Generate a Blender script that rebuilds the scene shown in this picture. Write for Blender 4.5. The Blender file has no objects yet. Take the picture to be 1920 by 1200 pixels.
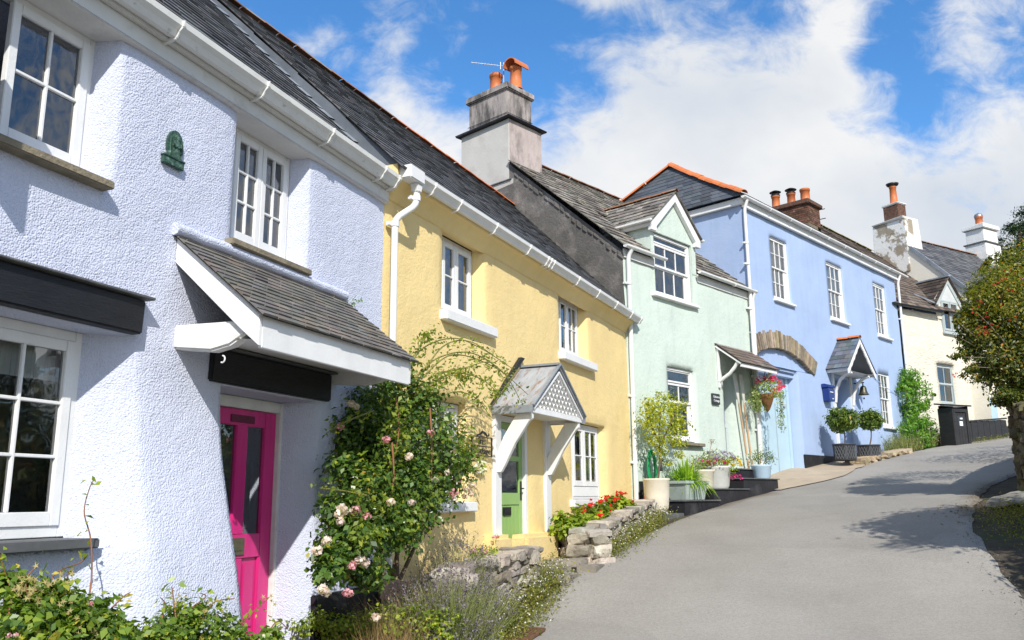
import bpy, bmesh, math, random
import numpy as np
from mathutils import Vector, Matrix, noise as mnoise
R = math.radians
sc = bpy.context.scene
COL = sc.collection
# ------------------------------------------------------------------ camera (eye at the origin)
FPX, PITCH, ROLL = 1600.0, math.atan(338/1600.0), 0.010
cam = bpy.data.cameras.new('camera'); cam_ob = bpy.data.objects.new('camera', cam); COL.objects.link(cam_ob)
cam.sensor_width = 36.0; cam.lens = FPX/1920*36; cam.clip_start = 0.05; cam.clip_end = 3000
cam_ob.matrix_world = Matrix.Rotation(math.pi/2+PITCH, 4, 'X') @ Matrix.Rotation(-ROLL, 4, 'Z')
sc.camera = cam_ob
# ------------------------------------------------------------------ light
SUN_AZ, SUN_EL = 168.0, 39.0          # azimuth clockwise from +Y (the view direction), elevation
to_sun = Vector((math.sin(R(SUN_AZ))*math.cos(R(SUN_EL)), math.cos(R(SUN_AZ))*math.cos(R(SUN_EL)), math.sin(R(SUN_EL))))
sl = bpy.data.lights.new('sun', 'SUN'); sl.energy = 4.5; sl.angle = R(0.53); sl.color = (1.0, 0.955, 0.88)
so = bpy.data.objects.new('sun', sl); COL.objects.link(so)
so.rotation_euler = to_sun.to_track_quat('Z', 'Y').to_euler(); so.location = to_sun*60
sc.view_settings.view_transform = 'Standard'; sc.view_settings.look = 'None'
sc.view_settings.exposure = 0.25; sc.view_settings.gamma = 1.0
sc.cycles.max_bounces = 6; sc.cycles.diffuse_bounces = 3; sc.cycles.transparent_max_bounces = 8
sc.cycles.use_denoising = True
world = bpy.data.worlds.new('World'); sc.world = world; world.use_nodes = True
def build_world():
    nt = world.node_tree; N = nt.nodes; Lk = nt.links
    for n in list(N): N.remove(n)
    def nd(t, **k):
        n = N.new(t)
        for a, b in k.items(): setattr(n, a, b)
        return n
    def mth(op, a, b=None, c=None):
        n = nd('ShaderNodeMath', operation=op)
        for i, x in enumerate((a, b, c)):
            if x is None: continue
            if isinstance(x, (int, float)): n.inputs[i].default_value = x
            else: Lk.new(x, n.inputs[i])
        return n.outputs[0]
    sky = nd('ShaderNodeTexSky', sky_type='NISHITA'); sky.sun_disc = False
    sky.sun_elevation = R(SUN_EL); sky.sun_rotation = R(SUN_AZ); sky.air_density = 1.0; sky.dust_density = 0.3; sky.ozone_density = 4.0
    hs = nd('ShaderNodeHueSaturation'); hs.inputs['Saturation'].default_value = 1.22; hs.inputs['Value'].default_value = 1.55
    Lk.new(sky.outputs[0], hs.inputs['Color'])
    tc = nd('ShaderNodeTexCoord'); sep = nd('ShaderNodeSeparateXYZ'); Lk.new(tc.outputs['Generated'], sep.inputs[0])
    # dome coordinates: direction over the horizon, in azimuth-like and height-like terms
    yy = mth('MAXIMUM', mth('ABSOLUTE', sep.outputs[1]), 0.12)
    px = mth('DIVIDE', sep.outputs[0], yy); pz = mth('DIVIDE', sep.outputs[2], yy)
    cb = nd('ShaderNodeCombineXYZ'); Lk.new(px, cb.inputs[0]); Lk.new(mth('MULTIPLY', pz, 1.25), cb.inputs[1])
    def fbm(scale, detail, rough, off, dist=0.0):
        mp = nd('ShaderNodeMapping'); mp.inputs['Location'].default_value = off; Lk.new(cb.outputs[0], mp.inputs[0])
        n = nd('ShaderNodeTexNoise'); n.inputs['Scale'].default_value = scale; n.inputs['Detail'].default_value = detail
        n.inputs['Roughness'].default_value = rough; n.inputs['Distortion'].default_value = dist
        Lk.new(mp.outputs[0], n.inputs['Vector']); return n.outputs['Fac']
    def blob(cx, cz, rx, rz, amp, cur):
        a = mth('DIVIDE', mth('SUBTRACT', px, cx), rx); b = mth('DIVIDE', mth('SUBTRACT', pz, cz), rz)
        d = mth('ADD', mth('MULTIPLY', a, a), mth('MULTIPLY', b, b))
        g = mth('MULTIPLY', mth('EXPONENT', mth('MULTIPLY', d, -1.0)), amp)
        return g if cur is None else mth('ADD', cur, g)
    cov = None
    for (cx, cz, rx, rz, amp) in CLOUD: cov = blob(cx, cz, rx, rz, amp, cov)
    n1 = fbm(4.2, 9.0, 0.60, (3.1, 1.7, 0.4), 0.25); n2 = fbm(15.0, 7.0, 0.62, (7.7, 2.2, 1.4), 0.5)
    d = mth('ADD', mth('ADD', mth('MULTIPLY', n1, 0.80), mth('MULTIPLY', n2, 0.55)), mth('ADD', mth('MULTIPLY', cov, 0.50), mth('MULTIPLY', mth('LESS_THAN', sep.outputs[1], -0.15), 0.10)))  # last term adds cloud behind the camera to whiten the fill light
    mr = nd('ShaderNodeMapRange', interpolation_type='SMOOTHSTEP'); Lk.new(d, mr.inputs[0])
    mr.inputs[1].default_value = 0.645; mr.inputs[2].default_value = 0.97; mr.inputs[3].default_value = 0.0; mr.inputs[4].default_value = 0.97
    sh = fbm(3.0, 5.0, 0.5, (1.3, 5.0, 2.0))
    cr = nd('ShaderNodeValToRGB'); e = cr.color_ramp.elements
    e[0].position = 0.36; e[0].color = (4.9, 5.25, 5.75, 1); e[1].position = 0.60; e[1].color = (6.6, 6.62, 6.6, 1)
    Lk.new(sh, cr.inputs[0])
    mx = nd('ShaderNodeMix', data_type='RGBA'); Lk.new(mr.outputs[0], mx.inputs[0])
    Lk.new(hs.outputs[0], mx.inputs[6]); Lk.new(cr.outputs[0], mx.inputs[7])
    bg = nd('ShaderNodeBackground'); bg.inputs['Strength'].default_value = 0.118; Lk.new(mx.outputs[2], bg.inputs[0])
    out = nd('ShaderNodeOutputWorld'); Lk.new(bg.outputs[0], out.inputs[0])
# banks of cloud: x/y and z/y of the direction, radii, weight
CLOUD = [(2.6,.8,1.4,.9,.5),(.24,.41,.16,.13,.80),(.17,.30,.26,.11,.7),(.44,.34,.20,.11,.55),(.64,.44,.07,.15,.5),(.33,.50,.10,.06,.22),(.52,.53,.045,.08,-.16),(.02,.22,.2,.10,.5),(.55,.2,.3,.1,.5),  # first bank is added out of view so window panes reflect paler sky
         (-.16,.60,.055,.04,.20),(-.185,.53,.05,.035,.14),(-.13,.48,.055,.03,.18),(-.24,.575,.04,.03,.12),(-.07,.45,.07,.03,.22),(-.12,.41,.07,.03,.22),(-.05,.625,.035,.03,.26),(.14,.64,.06,.03,.45),(.06,.57,.05,.03,.12),
         (.43,.62,.05,.03,.30),(.41,.56,.04,.05,.22),(.59,.60,.06,.04,.22),(.57,.53,.04,.04,.15),
         (.015,.525,.06,.045,-.30),(-.2,.6,.09,.08,-.10),(.10,.53,.05,.03,-.16),(.02,.61,.05,.03,-.20),(.45,.545,.035,.025,-.26),(.525,.475,.035,.05,-.34),(.505,.61,.045,.04,-.26),(.27,.66,.08,.03,-.2),(.085,.60,.05,.045,-.22)]
build_world()
# ------------------------------------------------------------------ helpers
class Fr:
    """a facade frame: u along the wall (uphill), w out towards the street, z up (0 = eye level)"""
    def __init__(s, o, az):
        s.o = Vector((o[0], o[1], 0)); a = R(az); s.az = az
        s.u = Vector((math.sin(a), math.cos(a), 0)); s.n = Vector((math.cos(a), -math.sin(a), 0))
        s.rot = math.pi/2-a
    def pt(s, u, w, z): return s.o+s.u*u+s.n*w+Vector((0, 0, z))
    def P(s, px, py, w=0.0):
        r = ray(px, py); t = (s.o+s.n*w).dot(s.n)/r.dot(s.n); d = r*t-s.o
        return d.dot(s.u), d.z
    def Q(s, px, py, w=0.0):
        u, z = s.P(px, py, w); return s.pt(u, w, z)
def ray(px, py):
    x, y = px-960, 600-py; c, s_ = math.cos(ROLL), math.sin(ROLL); x, y = c*x+s_*y, -s_*x+c*y
    cp, sp = math.cos(PITCH), math.sin(PITCH)
    return Vector((x, FPX*cp-y*sp, FPX*sp+y*cp))
def at(px, py, Y):
    r = ray(px, py); return r*(Y/r.y)
L = Fr((-1.38924, 8.87426), 21.1)
Y = Fr((-1.38924, 8.87426), 24.8)
M = Fr((2.28090, 16.81717), 42.5)
B = Fr((5.88516, 20.75053), 43.4)
C = Fr((13.43654, 28.73589), 58.0)
W0 = Fr((0, 0), 90)                     # plain world axes: u=x, w=-y
MW = {}
def props(o, label=None, cat=None, group=None, kind=None):
    for k, v in (('label', label), ('category', cat), ('group', group), ('kind', kind)):
        if v: o[k] = v
def thing(name, label, cat, loc, rotz=0.0, group=None):
    o = bpy.data.objects.new(name, None); COL.objects.link(o); o.empty_display_size = 0.2
    o.location = loc; o.rotation_euler = (0, 0, rotz); props(o, label, cat, group)
    MW[o.name] = Matrix.Translation(Vector(loc)) @ Matrix.Rotation(rotz, 4, 'Z'); return o
def copy_tree(o, loc, rotz, label):
    MWn = Matrix.Translation(Vector(loc)) @ Matrix.Rotation(rotz, 4, 'Z')
    def rec(x, par):
        c = x.copy(); COL.objects.link(c)
        if par: c.parent = par
        MW[c.name] = MWn
        for k in list(x.children): rec(k, c)
        return c
    c = rec(o, None); c.location = loc; c.rotation_euler = (0, 0, rotz); c['label'] = label; return c
class MB:
    def __init__(s, fr=W0): s.v = []; s.f = []; s.mi = []; s.t = []; s.sm = []; s.fr = fr; s.cur = 0; s.tone = (1, 1, 1); s.smooth = False
    def p(s, u, w, z): s.v.append(tuple(s.fr.pt(u, w, z))); return len(s.v)-1
    def pw(s, v): s.v.append((v[0], v[1], v[2])); return len(s.v)-1
    def face(s, idx, tone=None): s.f.append(tuple(idx)); s.mi.append(s.cur); s.t.append(tone or s.tone); s.sm.append(s.smooth)
    def quad(s, *pts): s.face([s.p(*q) for q in pts])
    def quadw(s, *pts): s.face([s.pw(q) for q in pts])
    def box(s, u0, u1, w0, w1, z0, z1, jit=0.0):
        j = lambda: random.uniform(-jit, jit) if jit else 0
        i = [s.p(u+j(), w+j(), z+j()) for u in (u0, u1) for w in (w0, w1) for z in (z0, z1)]
        for q in ((0,1,3,2),(4,6,7,5),(0,4,5,1),(2,3,7,6),(0,2,6,4),(1,5,7,3)): s.face([i[k] for k in q])
    def boxw(s, c, ax, ay, az):
        c = Vector(c); ax = Vector(ax); ay = Vector(ay); az = Vector(az)
        i = [s.pw(c+ax*a+ay*b+az*d) for a in (-1, 1) for b in (-1, 1) for d in (-1, 1)]
        for q in ((0,1,3,2),(4,6,7,5),(0,4,5,1),(2,3,7,6),(0,2,6,4),(1,5,7,3)): s.face([i[k] for k in q])
    def bar(s, a, b, wd, dp, up=(0, 0, 1)):
        """rectangular bar between two (u,w,z) points"""
        A, Bp = s.fr.pt(*a), s.fr.pt(*b); d = Bp-A; l = d.length; d = d/l
        x = d.cross(Vector(up))
        if x.length < 1e-4: x = s.fr.u.copy()
        x.normalize(); y = x.cross(d)
        s.boxw((A+Bp)/2, d*(l/2), x*(wd/2), y*(dp/2))
    def prism(s, poly, a, b, plane='uz'):
        """polygon in (u,z) pulled from w=a to w=b; 'wz' pulls along u; 'uw' pulls along z"""
        f = {'uz': lambda q, t: (q[0], t, q[1]), 'wz': lambda q, t: (t, q[0], q[1]), 'uw': lambda q, t: (q[0], q[1], t)}[plane]
        A = [s.p(*f(q, a)) for q in poly]; Bq = [s.p(*f(q, b)) for q in poly]; n = len(poly)
        s.face(A); s.face(Bq[::-1])
        for k in range(n): s.face((A[k], Bq[k], Bq[(k+1) % n], A[(k+1) % n]))
    def tubew(s, pts, r, n=8, caps=True):
        pts = [Vector(q) for q in pts]; rings = []; prev = None
        for k, q in enumerate(pts):
            d = (pts[min(k+1, len(pts)-1)]-pts[max(k-1, 0)]).normalized()
            x = d.orthogonal().normalized() if prev is None else (prev-d*prev.dot(d)).normalized()
            prev = x; y = d.cross(x); rr = r[k] if isinstance(r, (list, tuple)) else r
            rings.append([s.pw(q+(x*math.cos(2*math.pi*i/n)+y*math.sin(2*math.pi*i/n))*rr) for i in range(n)])
        sm = s.smooth; s.smooth = True
        for a, b in zip(rings, rings[1:]):
            for i in range(n): s.face((a[i], a[(i+1) % n], b[(i+1) % n], b[i]))
        s.smooth = sm
        if caps: s.face([s.pw(s.v[i]) for i in rings[0][::-1]]); s.face([s.pw(s.v[i]) for i in rings[-1]])
    def tube(s, pts, r, n=8): s.tubew([s.fr.pt(*q) for q in pts], r, n)
    def lathe(s, c, prof, n=20, caps=True):
        c = Vector(c); rings = [[s.pw(c+Vector((math.cos(2*math.pi*i/n)*r, math.sin(2*math.pi*i/n)*r, z))) for i in range(n)] for r, z in prof]
        sm = s.smooth; s.smooth = True
        for a, b in zip(rings, rings[1:]):
            for i in range(n): s.face((a[i], a[(i+1) % n], b[(i+1) % n], b[i]))
        s.smooth = sm
        if caps: s.face([s.pw(s.v[i]) for i in rings[0][::-1]]); s.face([s.pw(s.v[i]) for i in rings[-1]])
    def build(s, name, mats, parent=None, loc=None, bevel=0.0, fix=True, kind=None, disp=None):
        if not isinstance(mats, (list, tuple)): mats = [mats]
        me = bpy.data.meshes.new(name)
        if parent is not None: T = MW[parent.name]
        elif loc is not None: T = Matrix.Translation(Vector(loc))
        else: T = Matrix.Identity(4)
        inv = np.array(T.inverted()); V = np.array(s.v, dtype=float)
        V = V @ inv[:3, :3].T + inv[:3, 3]
        me.from_pydata(V.tolist(), [], s.f)
        for m in mats: me.materials.append(m)
        me.polygons.foreach_set('material_index', s.mi); me.polygons.foreach_set('use_smooth', s.sm)
        at_ = me.attributes.new('tone', 'FLOAT_COLOR', 'CORNER')
        tl = np.ones((len(me.loops), 4), dtype=np.float32)
        lens = np.array([len(f) for f in s.f]); tl[:, :3] = np.repeat(np.array(s.t, dtype=np.float32), lens, axis=0)
        at_.data.foreach_set('color', tl.ravel())
        if fix or bevel:
            bm = bmesh.new(); bm.from_mesh(me)
            if fix: bmesh.ops.recalc_face_normals(bm, faces=bm.faces[:])
            if bevel:
                bmesh.ops.bevel(bm, geom=[e for e in bm.edges if len(e.link_faces) == 2 and e.calc_face_angle(0) > 0.6], offset=bevel, segments=2, affect='EDGES', clamp_overlap=True)
            bm.to_mesh(me); bm.free()
        o = bpy.data.objects.new(name, me); COL.objects.link(o)
        if parent is not None: o.parent = parent
        elif loc is not None: o.location = loc
        MW[o.name] = T
        if kind: o['kind'] = kind
        return o
# ------------------------------------------------------------------ materials
def mat(name, col, rough=0.7, var=0.12, vs=2.5, bump=0.0, bs=60.0, tone=False, spec=0.3, metal=0.0, col2=None, c2s=1.5, c2p=(0.5, 0.65), stretch=(1, 1, 1), lump=0.0, ls=6.0, vor=False, fine=0.0, streak=0.0, crack=0.0, fine2=0.0):
    m = bpy.data.materials.new(name); m.use_nodes = True; nt = m.node_tree; N = nt.nodes; Lk = nt.links
    b = N['Principled BSDF']; b.inputs['Roughness'].default_value = rough; b.inputs['Metallic'].default_value = metal
    b.inputs['Specular IOR Level'].default_value = spec
    tc = N.new('ShaderNodeTexCoord'); mp = N.new('ShaderNodeMapping'); mp.inputs['Scale'].default_value = stretch; Lk.new(tc.outputs['Object'], mp.inputs[0])
    def ns(scale, det=5, rg=0.6, off=0.0):
        n = N.new('ShaderNodeTexNoise'); n.inputs['Scale'].default_value = scale; n.inputs['Detail'].default_value = det; n.inputs['Roughness'].default_value = rg
        if off:
            q = N.new('ShaderNodeMapping'); q.inputs['Location'].default_value = (off, off*1.7, off*.6); q.inputs['Scale'].default_value = stretch; Lk.new(tc.outputs['Object'], q.inputs[0]); Lk.new(q.outputs[0], n.inputs['Vector'])
        else: Lk.new(mp.outputs[0], n.inputs['Vector'])
        return n.outputs['Fac']
    cr = N.new('ShaderNodeValToRGB'); e = cr.color_ramp.elements
    e[0].position = 0.3; e[0].color = tuple(max(0, c*(1-var)) for c in col)+(1,)
    e[1].position = 0.7; e[1].color = tuple(min(1, c*(1+var*.6)) for c in col)+(1,)
    Lk.new(ns(vs), cr.inputs[0]); cur = cr.outputs[0]
    if col2:
        r2 = N.new('ShaderNodeMapRange'); r2.inputs[1].default_value = c2p[0]; r2.inputs[2].default_value = c2p[1]; Lk.new(ns(c2s, 7, 0.65, 3.3), r2.inputs[0])
        mx = N.new('ShaderNodeMix'); mx.data_type = 'RGBA'; Lk.new(r2.outputs[0], mx.inputs[0]); Lk.new(cur, mx.inputs[6]); mx.inputs[7].default_value = tuple(col2)+(1,); cur = mx.outputs[2]
    if fine:
        r3 = N.new('ShaderNodeMapRange'); r3.inputs[1].default_value = .3; r3.inputs[2].default_value = .7; r3.inputs[3].default_value = 1-fine; r3.inputs[4].default_value = 1+fine; Lk.new(ns(90, 3, .7, 1.1), r3.inputs[0])
        mu = N.new('ShaderNodeMix'); mu.data_type = 'RGBA'; mu.blend_type = 'MULTIPLY'; mu.inputs[0].default_value = 1; Lk.new(cur, mu.inputs[6]); Lk.new(r3.outputs[0], mu.inputs[7]); cur = mu.outputs[2]
    def mulfac(out, lo, hi, a, b, tint=None):
        nonlocal cur
        r4 = N.new('ShaderNodeMapRange'); r4.inputs[1].default_value = lo; r4.inputs[2].default_value = hi; r4.inputs[3].default_value = a; r4.inputs[4].default_value = b; Lk.new(out, r4.inputs[0])
        mu = N.new('ShaderNodeMix'); mu.data_type = 'RGBA'; mu.blend_type = 'MULTIPLY'; mu.inputs[0].default_value = 1; Lk.new(cur, mu.inputs[6]); Lk.new(r4.outputs[0], mu.inputs[7]); cur = mu.outputs[2]
    if fine2: mulfac(ns(30, 3, .7, 4.7), .3, .7, 1-fine2, 1+fine2)
    if streak:      # rain streaks: noise drawn out down the wall
        q = N.new('ShaderNodeMapping'); q.inputs['Scale'].default_value = (5.5, 5.5, .45); Lk.new(tc.outputs['Object'], q.inputs[0])
        n = N.new('ShaderNodeTexNoise'); n.inputs['Scale'].default_value = 1.0; n.inputs['Detail'].default_value = 6; n.inputs['Roughness'].default_value = .65; Lk.new(q.outputs[0], n.inputs['Vector']); mulfac(n.outputs['Fac'], .50, .74, 1.0, 1-streak)
        mulfac(ns(.8, 6, .7, 6.1), .35, .7, 1-streak*.35, 1.0)
    if crack:
        q = N.new('ShaderNodeTexNoise'); q.inputs['Scale'].default_value = 1.2; q.inputs['Detail'].default_value = 5; Lk.new(tc.outputs['Object'], q.inputs['Vector'])
        mv = N.new('ShaderNodeMix'); mv.data_type = 'RGBA'; mv.inputs[0].default_value = .35; Lk.new(tc.outputs['Object'], mv.inputs[6]); Lk.new(q.outputs['Color'], mv.inputs[7])
        v = N.new('ShaderNodeTexVoronoi'); v.feature = 'DISTANCE_TO_EDGE'; v.inputs['Scale'].default_value = .55; Lk.new(mv.outputs[2], v.inputs['Vector']); mulfac(v.outputs['Distance'], .0, .008, 1-crack, 1.0)
        v2 = N.new('ShaderNodeTexVoronoi'); v2.inputs['Scale'].default_value = .42; Lk.new(mv.outputs[2], v2.inputs['Vector']); sx = N.new('ShaderNodeSeparateColor'); Lk.new(v2.outputs['Color'], sx.inputs[0]); mulfac(sx.outputs[0], 0, 1, .93, 1.06)
    if tone:
        a = N.new('ShaderNodeAttribute'); a.attribute_name = 'tone'
        mu = N.new('ShaderNodeMix'); mu.data_type = 'RGBA'; mu.blend_type = 'MULTIPLY'; mu.inputs[0].default_value = 1; Lk.new(cur, mu.inputs[6]); Lk.new(a.outputs['Color'], mu.inputs[7]); cur = mu.outputs[2]
    Lk.new(cur, b.inputs['Base Color'])
    nrm = None
    if lump:
        bp = N.new('ShaderNodeBump'); bp.inputs['Distance'].default_value = lump; bp.inputs['Strength'].default_value = 1.0; Lk.new(ns(ls, 4, .55, 9.1), bp.inputs['Height']); nrm = bp.outputs[0]
    if bump:
        bp = N.new('ShaderNodeBump'); bp.inputs['Distance'].default_value = bump; bp.inputs['Strength'].default_value = 1.0
        if vor:
            v = N.new('ShaderNodeTexVoronoi'); v.feature = 'SMOOTH_F1'; v.inputs['Scale'].default_value = bs; v.inputs['Smoothness'].default_value = .6; Lk.new(tc.outputs['Object'], v.inputs['Vector'])
            ad = N.new('ShaderNodeMath'); ad.operation = 'SUBTRACT'; Lk.new(ns(bs*.7, 4, .6, 2.2), ad.inputs[0]); Lk.new(v.outputs['Distance'], ad.inputs[1]); h = ad.outputs[0]
        else: h = ns(bs, 4, 0.6, 2.2)
        Lk.new(h, bp.inputs['Height'])
        if nrm: Lk.new(nrm, bp.inputs['Normal'])
        nrm = bp.outputs[0]
    if nrm: Lk.new(nrm, b.inputs['Normal'])
    return m
def leafmat(name, stops, rough=0.42, trans=0.35, spec=0.45):
    if 'leaf' in name and 'conifer' not in name: stops = [(p, tuple(min(.62, v*g) for v, g in zip(c, (1.55, 1.5, 1.35)))) for p, c in stops]
    m = bpy.data.materials.new(name); m.use_nodes = True; nt = m.node_tree; N = nt.nodes; Lk = nt.links
    b = N['Principled BSDF']; b.inputs['Roughness'].default_value = rough; b.inputs['Specular IOR Level'].default_value = spec
    a = N.new('ShaderNodeAttribute'); a.attribute_name = 'tone'; sp = N.new('ShaderNodeSeparateColor'); Lk.new(a.outputs['Color'], sp.inputs[0])
    cr = N.new('ShaderNodeValToRGB'); el = cr.color_ramp.elements
    while len(el) < len(stops): el.new(0.5)
    for e, (p, c) in zip(el, stops): e.position = p; e.color = tuple(c)+(1,)
    Lk.new(sp.outputs[0], cr.inputs[0]); Lk.new(cr.outputs[0], b.inputs['Base Color'])
    tr = N.new('ShaderNodeBsdfTranslucent'); mxc = N.new('ShaderNodeMix'); mxc.data_type = 'RGBA'; mxc.blend_type = 'MULTIPLY'; mxc.inputs[0].default_value = 1
    Lk.new(cr.outputs[0], mxc.inputs[6]); mxc.inputs[7].default_value = (1.5, 1.6, .7, 1); Lk.new(mxc.outputs[2], tr.inputs[0])
    ms = N.new('ShaderNodeMixShader'); ms.inputs[0].default_value = trans; Lk.new(b.outputs[0], ms.inputs[1]); Lk.new(tr.outputs[0], ms.inputs[2])
    Lk.new(ms.outputs[0], N['Material Output'].inputs[0]); return m
def glassmat():
    m = bpy.data.materials.new('window_glass'); m.use_nodes = True; nt = m.node_tree; N = nt.nodes; Lk = nt.links
    for n in list(N):
        if n.type != 'OUTPUT_MATERIAL': N.remove(n)
    t = N.new('ShaderNodeBsdfTransparent'); t.inputs[0].default_value = (.80, .83, .82, 1)
    g = N.new('ShaderNodeBsdfGlossy'); g.inputs['Roughness'].default_value = 0.03; g.inputs[0].default_value = (.95, .97, 1, 1)
    bp = N.new('ShaderNodeBump'); bp.inputs['Distance'].default_value = .004; n = N.new('ShaderNodeTexNoise'); n.inputs['Scale'].default_value = 3.0
    tc = N.new('ShaderNodeTexCoord'); Lk.new(tc.outputs['Object'], n.inputs['Vector']); Lk.new(n.outputs['Fac'], bp.inputs['Height']); Lk.new(bp.outputs[0], g.inputs['Normal'])
    fr = N.new('ShaderNodeFresnel'); fr.inputs[0].default_value = 1.55
    ad = N.new('ShaderNodeMath'); ad.operation = 'MULTIPLY_ADD'; ad.inputs[1].default_value = 1.2; ad.inputs[2].default_value = 0.09; Lk.new(fr.outputs[0], ad.inputs[0])
    ms = N.new('ShaderNodeMixShader'); Lk.new(ad.outputs[0], ms.inputs[0]); Lk.new(t.outputs[0], ms.inputs[1]); Lk.new(g.outputs[0], ms.inputs[2])
    Lk.new(ms.outputs[0], N['Material Output'].inputs[0]); return m
m_glass = glassmat()
m_lilac = mat('lilac_roughcast', (.59, .625, .755), .88, .05, 1.2, bump=.0062, bs=78, vor=True, lump=.010, ls=11, fine=.06, streak=.05)
m_yellow = mat('yellow_render', (.82, .635, .30), .85, .06, 1.5, bump=.007, bs=36, lump=.008, ls=9, fine=.03, col2=(.76, .575, .255), c2s=.9, c2p=(.56, .75), streak=.06)
m_mint = mat('mint_render', (.575, .66, .59), .85, .05, 1.0, bump=.008, bs=18, lump=.012, ls=5, fine=.02, col2=(.53, .62, .545), c2s=.7, c2p=(.55, .8), streak=.09)
m_blue = mat('blue_render', (.36, .468, .68), .85, .07, .7, bump=.004, bs=20, lump=.008, ls=4, fine=.02, col2=(.41, .51, .70), c2s=.6, c2p=(.5, .8), streak=.07)
m_cream = mat('cream_stone_paint', (.70, .655, .55), .85, .08, 3, bump=.028, bs=7, lump=.022, ls=3, stretch=(1, 1, 2.6))
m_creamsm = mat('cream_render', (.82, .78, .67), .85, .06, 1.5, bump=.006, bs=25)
m_white = mat('white_gloss_paint', (.78, .78, .77), .5, .06, 4, bump=.002, bs=40, streak=.07)
m_whitew = mat('white_weathered_paint', (.74, .73, .70), .6, .10, 5, bump=.006, bs=22, stretch=(1, 1, 1), col2=(.55, .53, .48), c2s=6, c2p=(.62, .75))
m_soffit = mat('pale_soffit_paint', (.66, .65, .62), .6, .10, 3, bump=.003, bs=30, col2=(.45, .43, .39), c2s=3, c2p=(.58, .75))
m_gutw = mat('gutter_plastic_white', (.76, .76, .75), .4, .06, 3, streak=.08)
m_gutold = mat('gutter_plastic_weathered', (.70, .70, .67), .5, .08, 4, col2=(.26, .27, .17), c2s=9, c2p=(.60, .76), stretch=(1, 1, 1.5))
m_black = mat('black_painted_timber', (.016, .017, .020), .5, .3, 4, bump=.006, bs=18, stretch=(1, 1, 4))
m_plinth = mat('black_plinth_paint', (.022, .022, .026), .5, .3, 3, bump=.008, bs=12, col2=(.07, .07, .075), c2s=2, c2p=(.55, .8))
m_slate = mat('dark_slate', (.105, .105, .108), .6, .25, 5, bump=.003, bs=30, tone=True, col2=(.12, .115, .10), c2s=2.5, c2p=(.58, .78))
m_slateold = mat('weathered_slate', (.21, .19, .165), .8, .3, 5, bump=.005, bs=28, tone=True, col2=(.40, .37, .31), c2s=3.5, c2p=(.50, .72))
m_slatebr = mat('brown_slate', (.135, .105, .085), .8, .3, 4, bump=.005, bs=28, tone=True, col2=(.24, .20, .155), c2s=2.5, c2p=(.52, .75))
m_slateporch = mat('porch_slate', (.15, .142, .13), .7, .25, 6, bump=.004, bs=35, tone=True, col2=(.24, .20, .165), c2s=5, c2p=(.5, .7))
m_slatehip = mat('blue_grey_slate', (.088, .098, .112), .55, .2, 4, bump=.002, bs=30, tone=True)
m_leadup = mat('shaded_lead', (.13, .145, .165), .5, .25, 3, bump=.003, bs=10, metal=.2)  # lead colour darkened to stand for shade under the slate overhang
m_lead = mat('lead_flashing', (.27, .30, .335), .45, .2, 3, bump=.003, bs=10, metal=.25, col2=(.40, .43, .46), c2s=2.5, c2p=(.45, .7))
m_terra = mat('terracotta', (.62, .185, .06), .65, .15, 6, bump=.002, bs=40, tone=True)
m_terraold = mat('lichened_ridge', (.34, .15, .075), .8, .3, 5, bump=.008, bs=25, tone=True, col2=(.25, .23, .17), c2s=6, c2p=(.5, .62))
m_pot = mat('chimney_pot_clay', (.56, .17, .06), .5, .2, 5, bump=.002, bs=30, tone=True)
m_chim = mat('grimy_render', (.40, .355, .33), .9, .25, 3, bump=.012, bs=15, stretch=(1, 1, .28), col2=(.095, .088, .084), c2s=4.0, c2p=(.40, .60), fine=.12)
m_chimlow = mat('pale_render', (.56, .54, .50), .9, .08, 2, bump=.004, bs=18, col2=(.47, .43, .40), c2s=2, c2p=(.5, .75))
m_chimpink = mat('pinkish_render', (.47, .40, .375), .9, .15, 3, bump=.012, bs=14, col2=(.26, .22, .21), c2s=3.5, c2p=(.5, .7), stretch=(1, 1, .5))
m_gable = mat('dark_grey_render', (.125, .117, .108), .95, .25, 1.6, bump=.012, bs=18, lump=.02, ls=5, col2=(.25, .23, .21), c2s=2.2, c2p=(.48, .70), fine=.25)
m_patchy = mat('patchy_whitewash', (.34, .29, .22), .9, .15, 4, bump=.01, bs=12, col2=(.76, .75, .72), c2s=1.6, c2p=(.47, .52))
m_whitewash = mat('whitewash', (.77, .76, .73), .9, .08, 3, bump=.008, bs=14)
m_pink = mat('pink_gloss_paint', (.68, .028, .225), .34, .10, 3, spec=.5, bump=.0008, bs=60, stretch=(6, 6, .6), streak=.07)
m_green = mat('sage_green_paint', (.27, .44, .145), .4, .05, 4, spec=.4)
m_lavdoor = mat('pale_lavender_paint', (.47, .50, .72), .4, .05, 4)
m_garage = mat('pale_blue_paint', (.42, .57, .66), .5, .05, 3, bump=.001, bs=20)
m_greysash = mat('grey_green_paint', (.42, .47, .47), .5, .06, 4)
m_iron = mat('black_iron', (.012, .012, .013), .45, .2, 9, spec=.5)
m_brass = mat('weathered_brass', (.20, .19, .12), .45, .2, 9, metal=.6)
m_verdi = mat('verdigris_bronze', (.045, .10, .078), .6, .35, 25, bump=.01, bs=45, metal=.2, col2=(.17, .29, .225), c2s=22, c2p=(.5, .65))
m_room = mat('dim_room_wall', (.36, .365, .37), .9, .2, 1.5)
m_curtain = mat('white_curtain', (.72, .71, .68), .9, .08, 9, stretch=(14, 14, .3))
m_beige = mat('beige_curtain', (.50, .42, .28), .9, .1, 9, stretch=(14, 14, .3))
m_stonesill = mat('lichened_stone', (.24, .205, .145), .9, .3, 7, bump=.012, bs=30, col2=(.60, .26, .02), c2s=5, c2p=(.66, .70))
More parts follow.
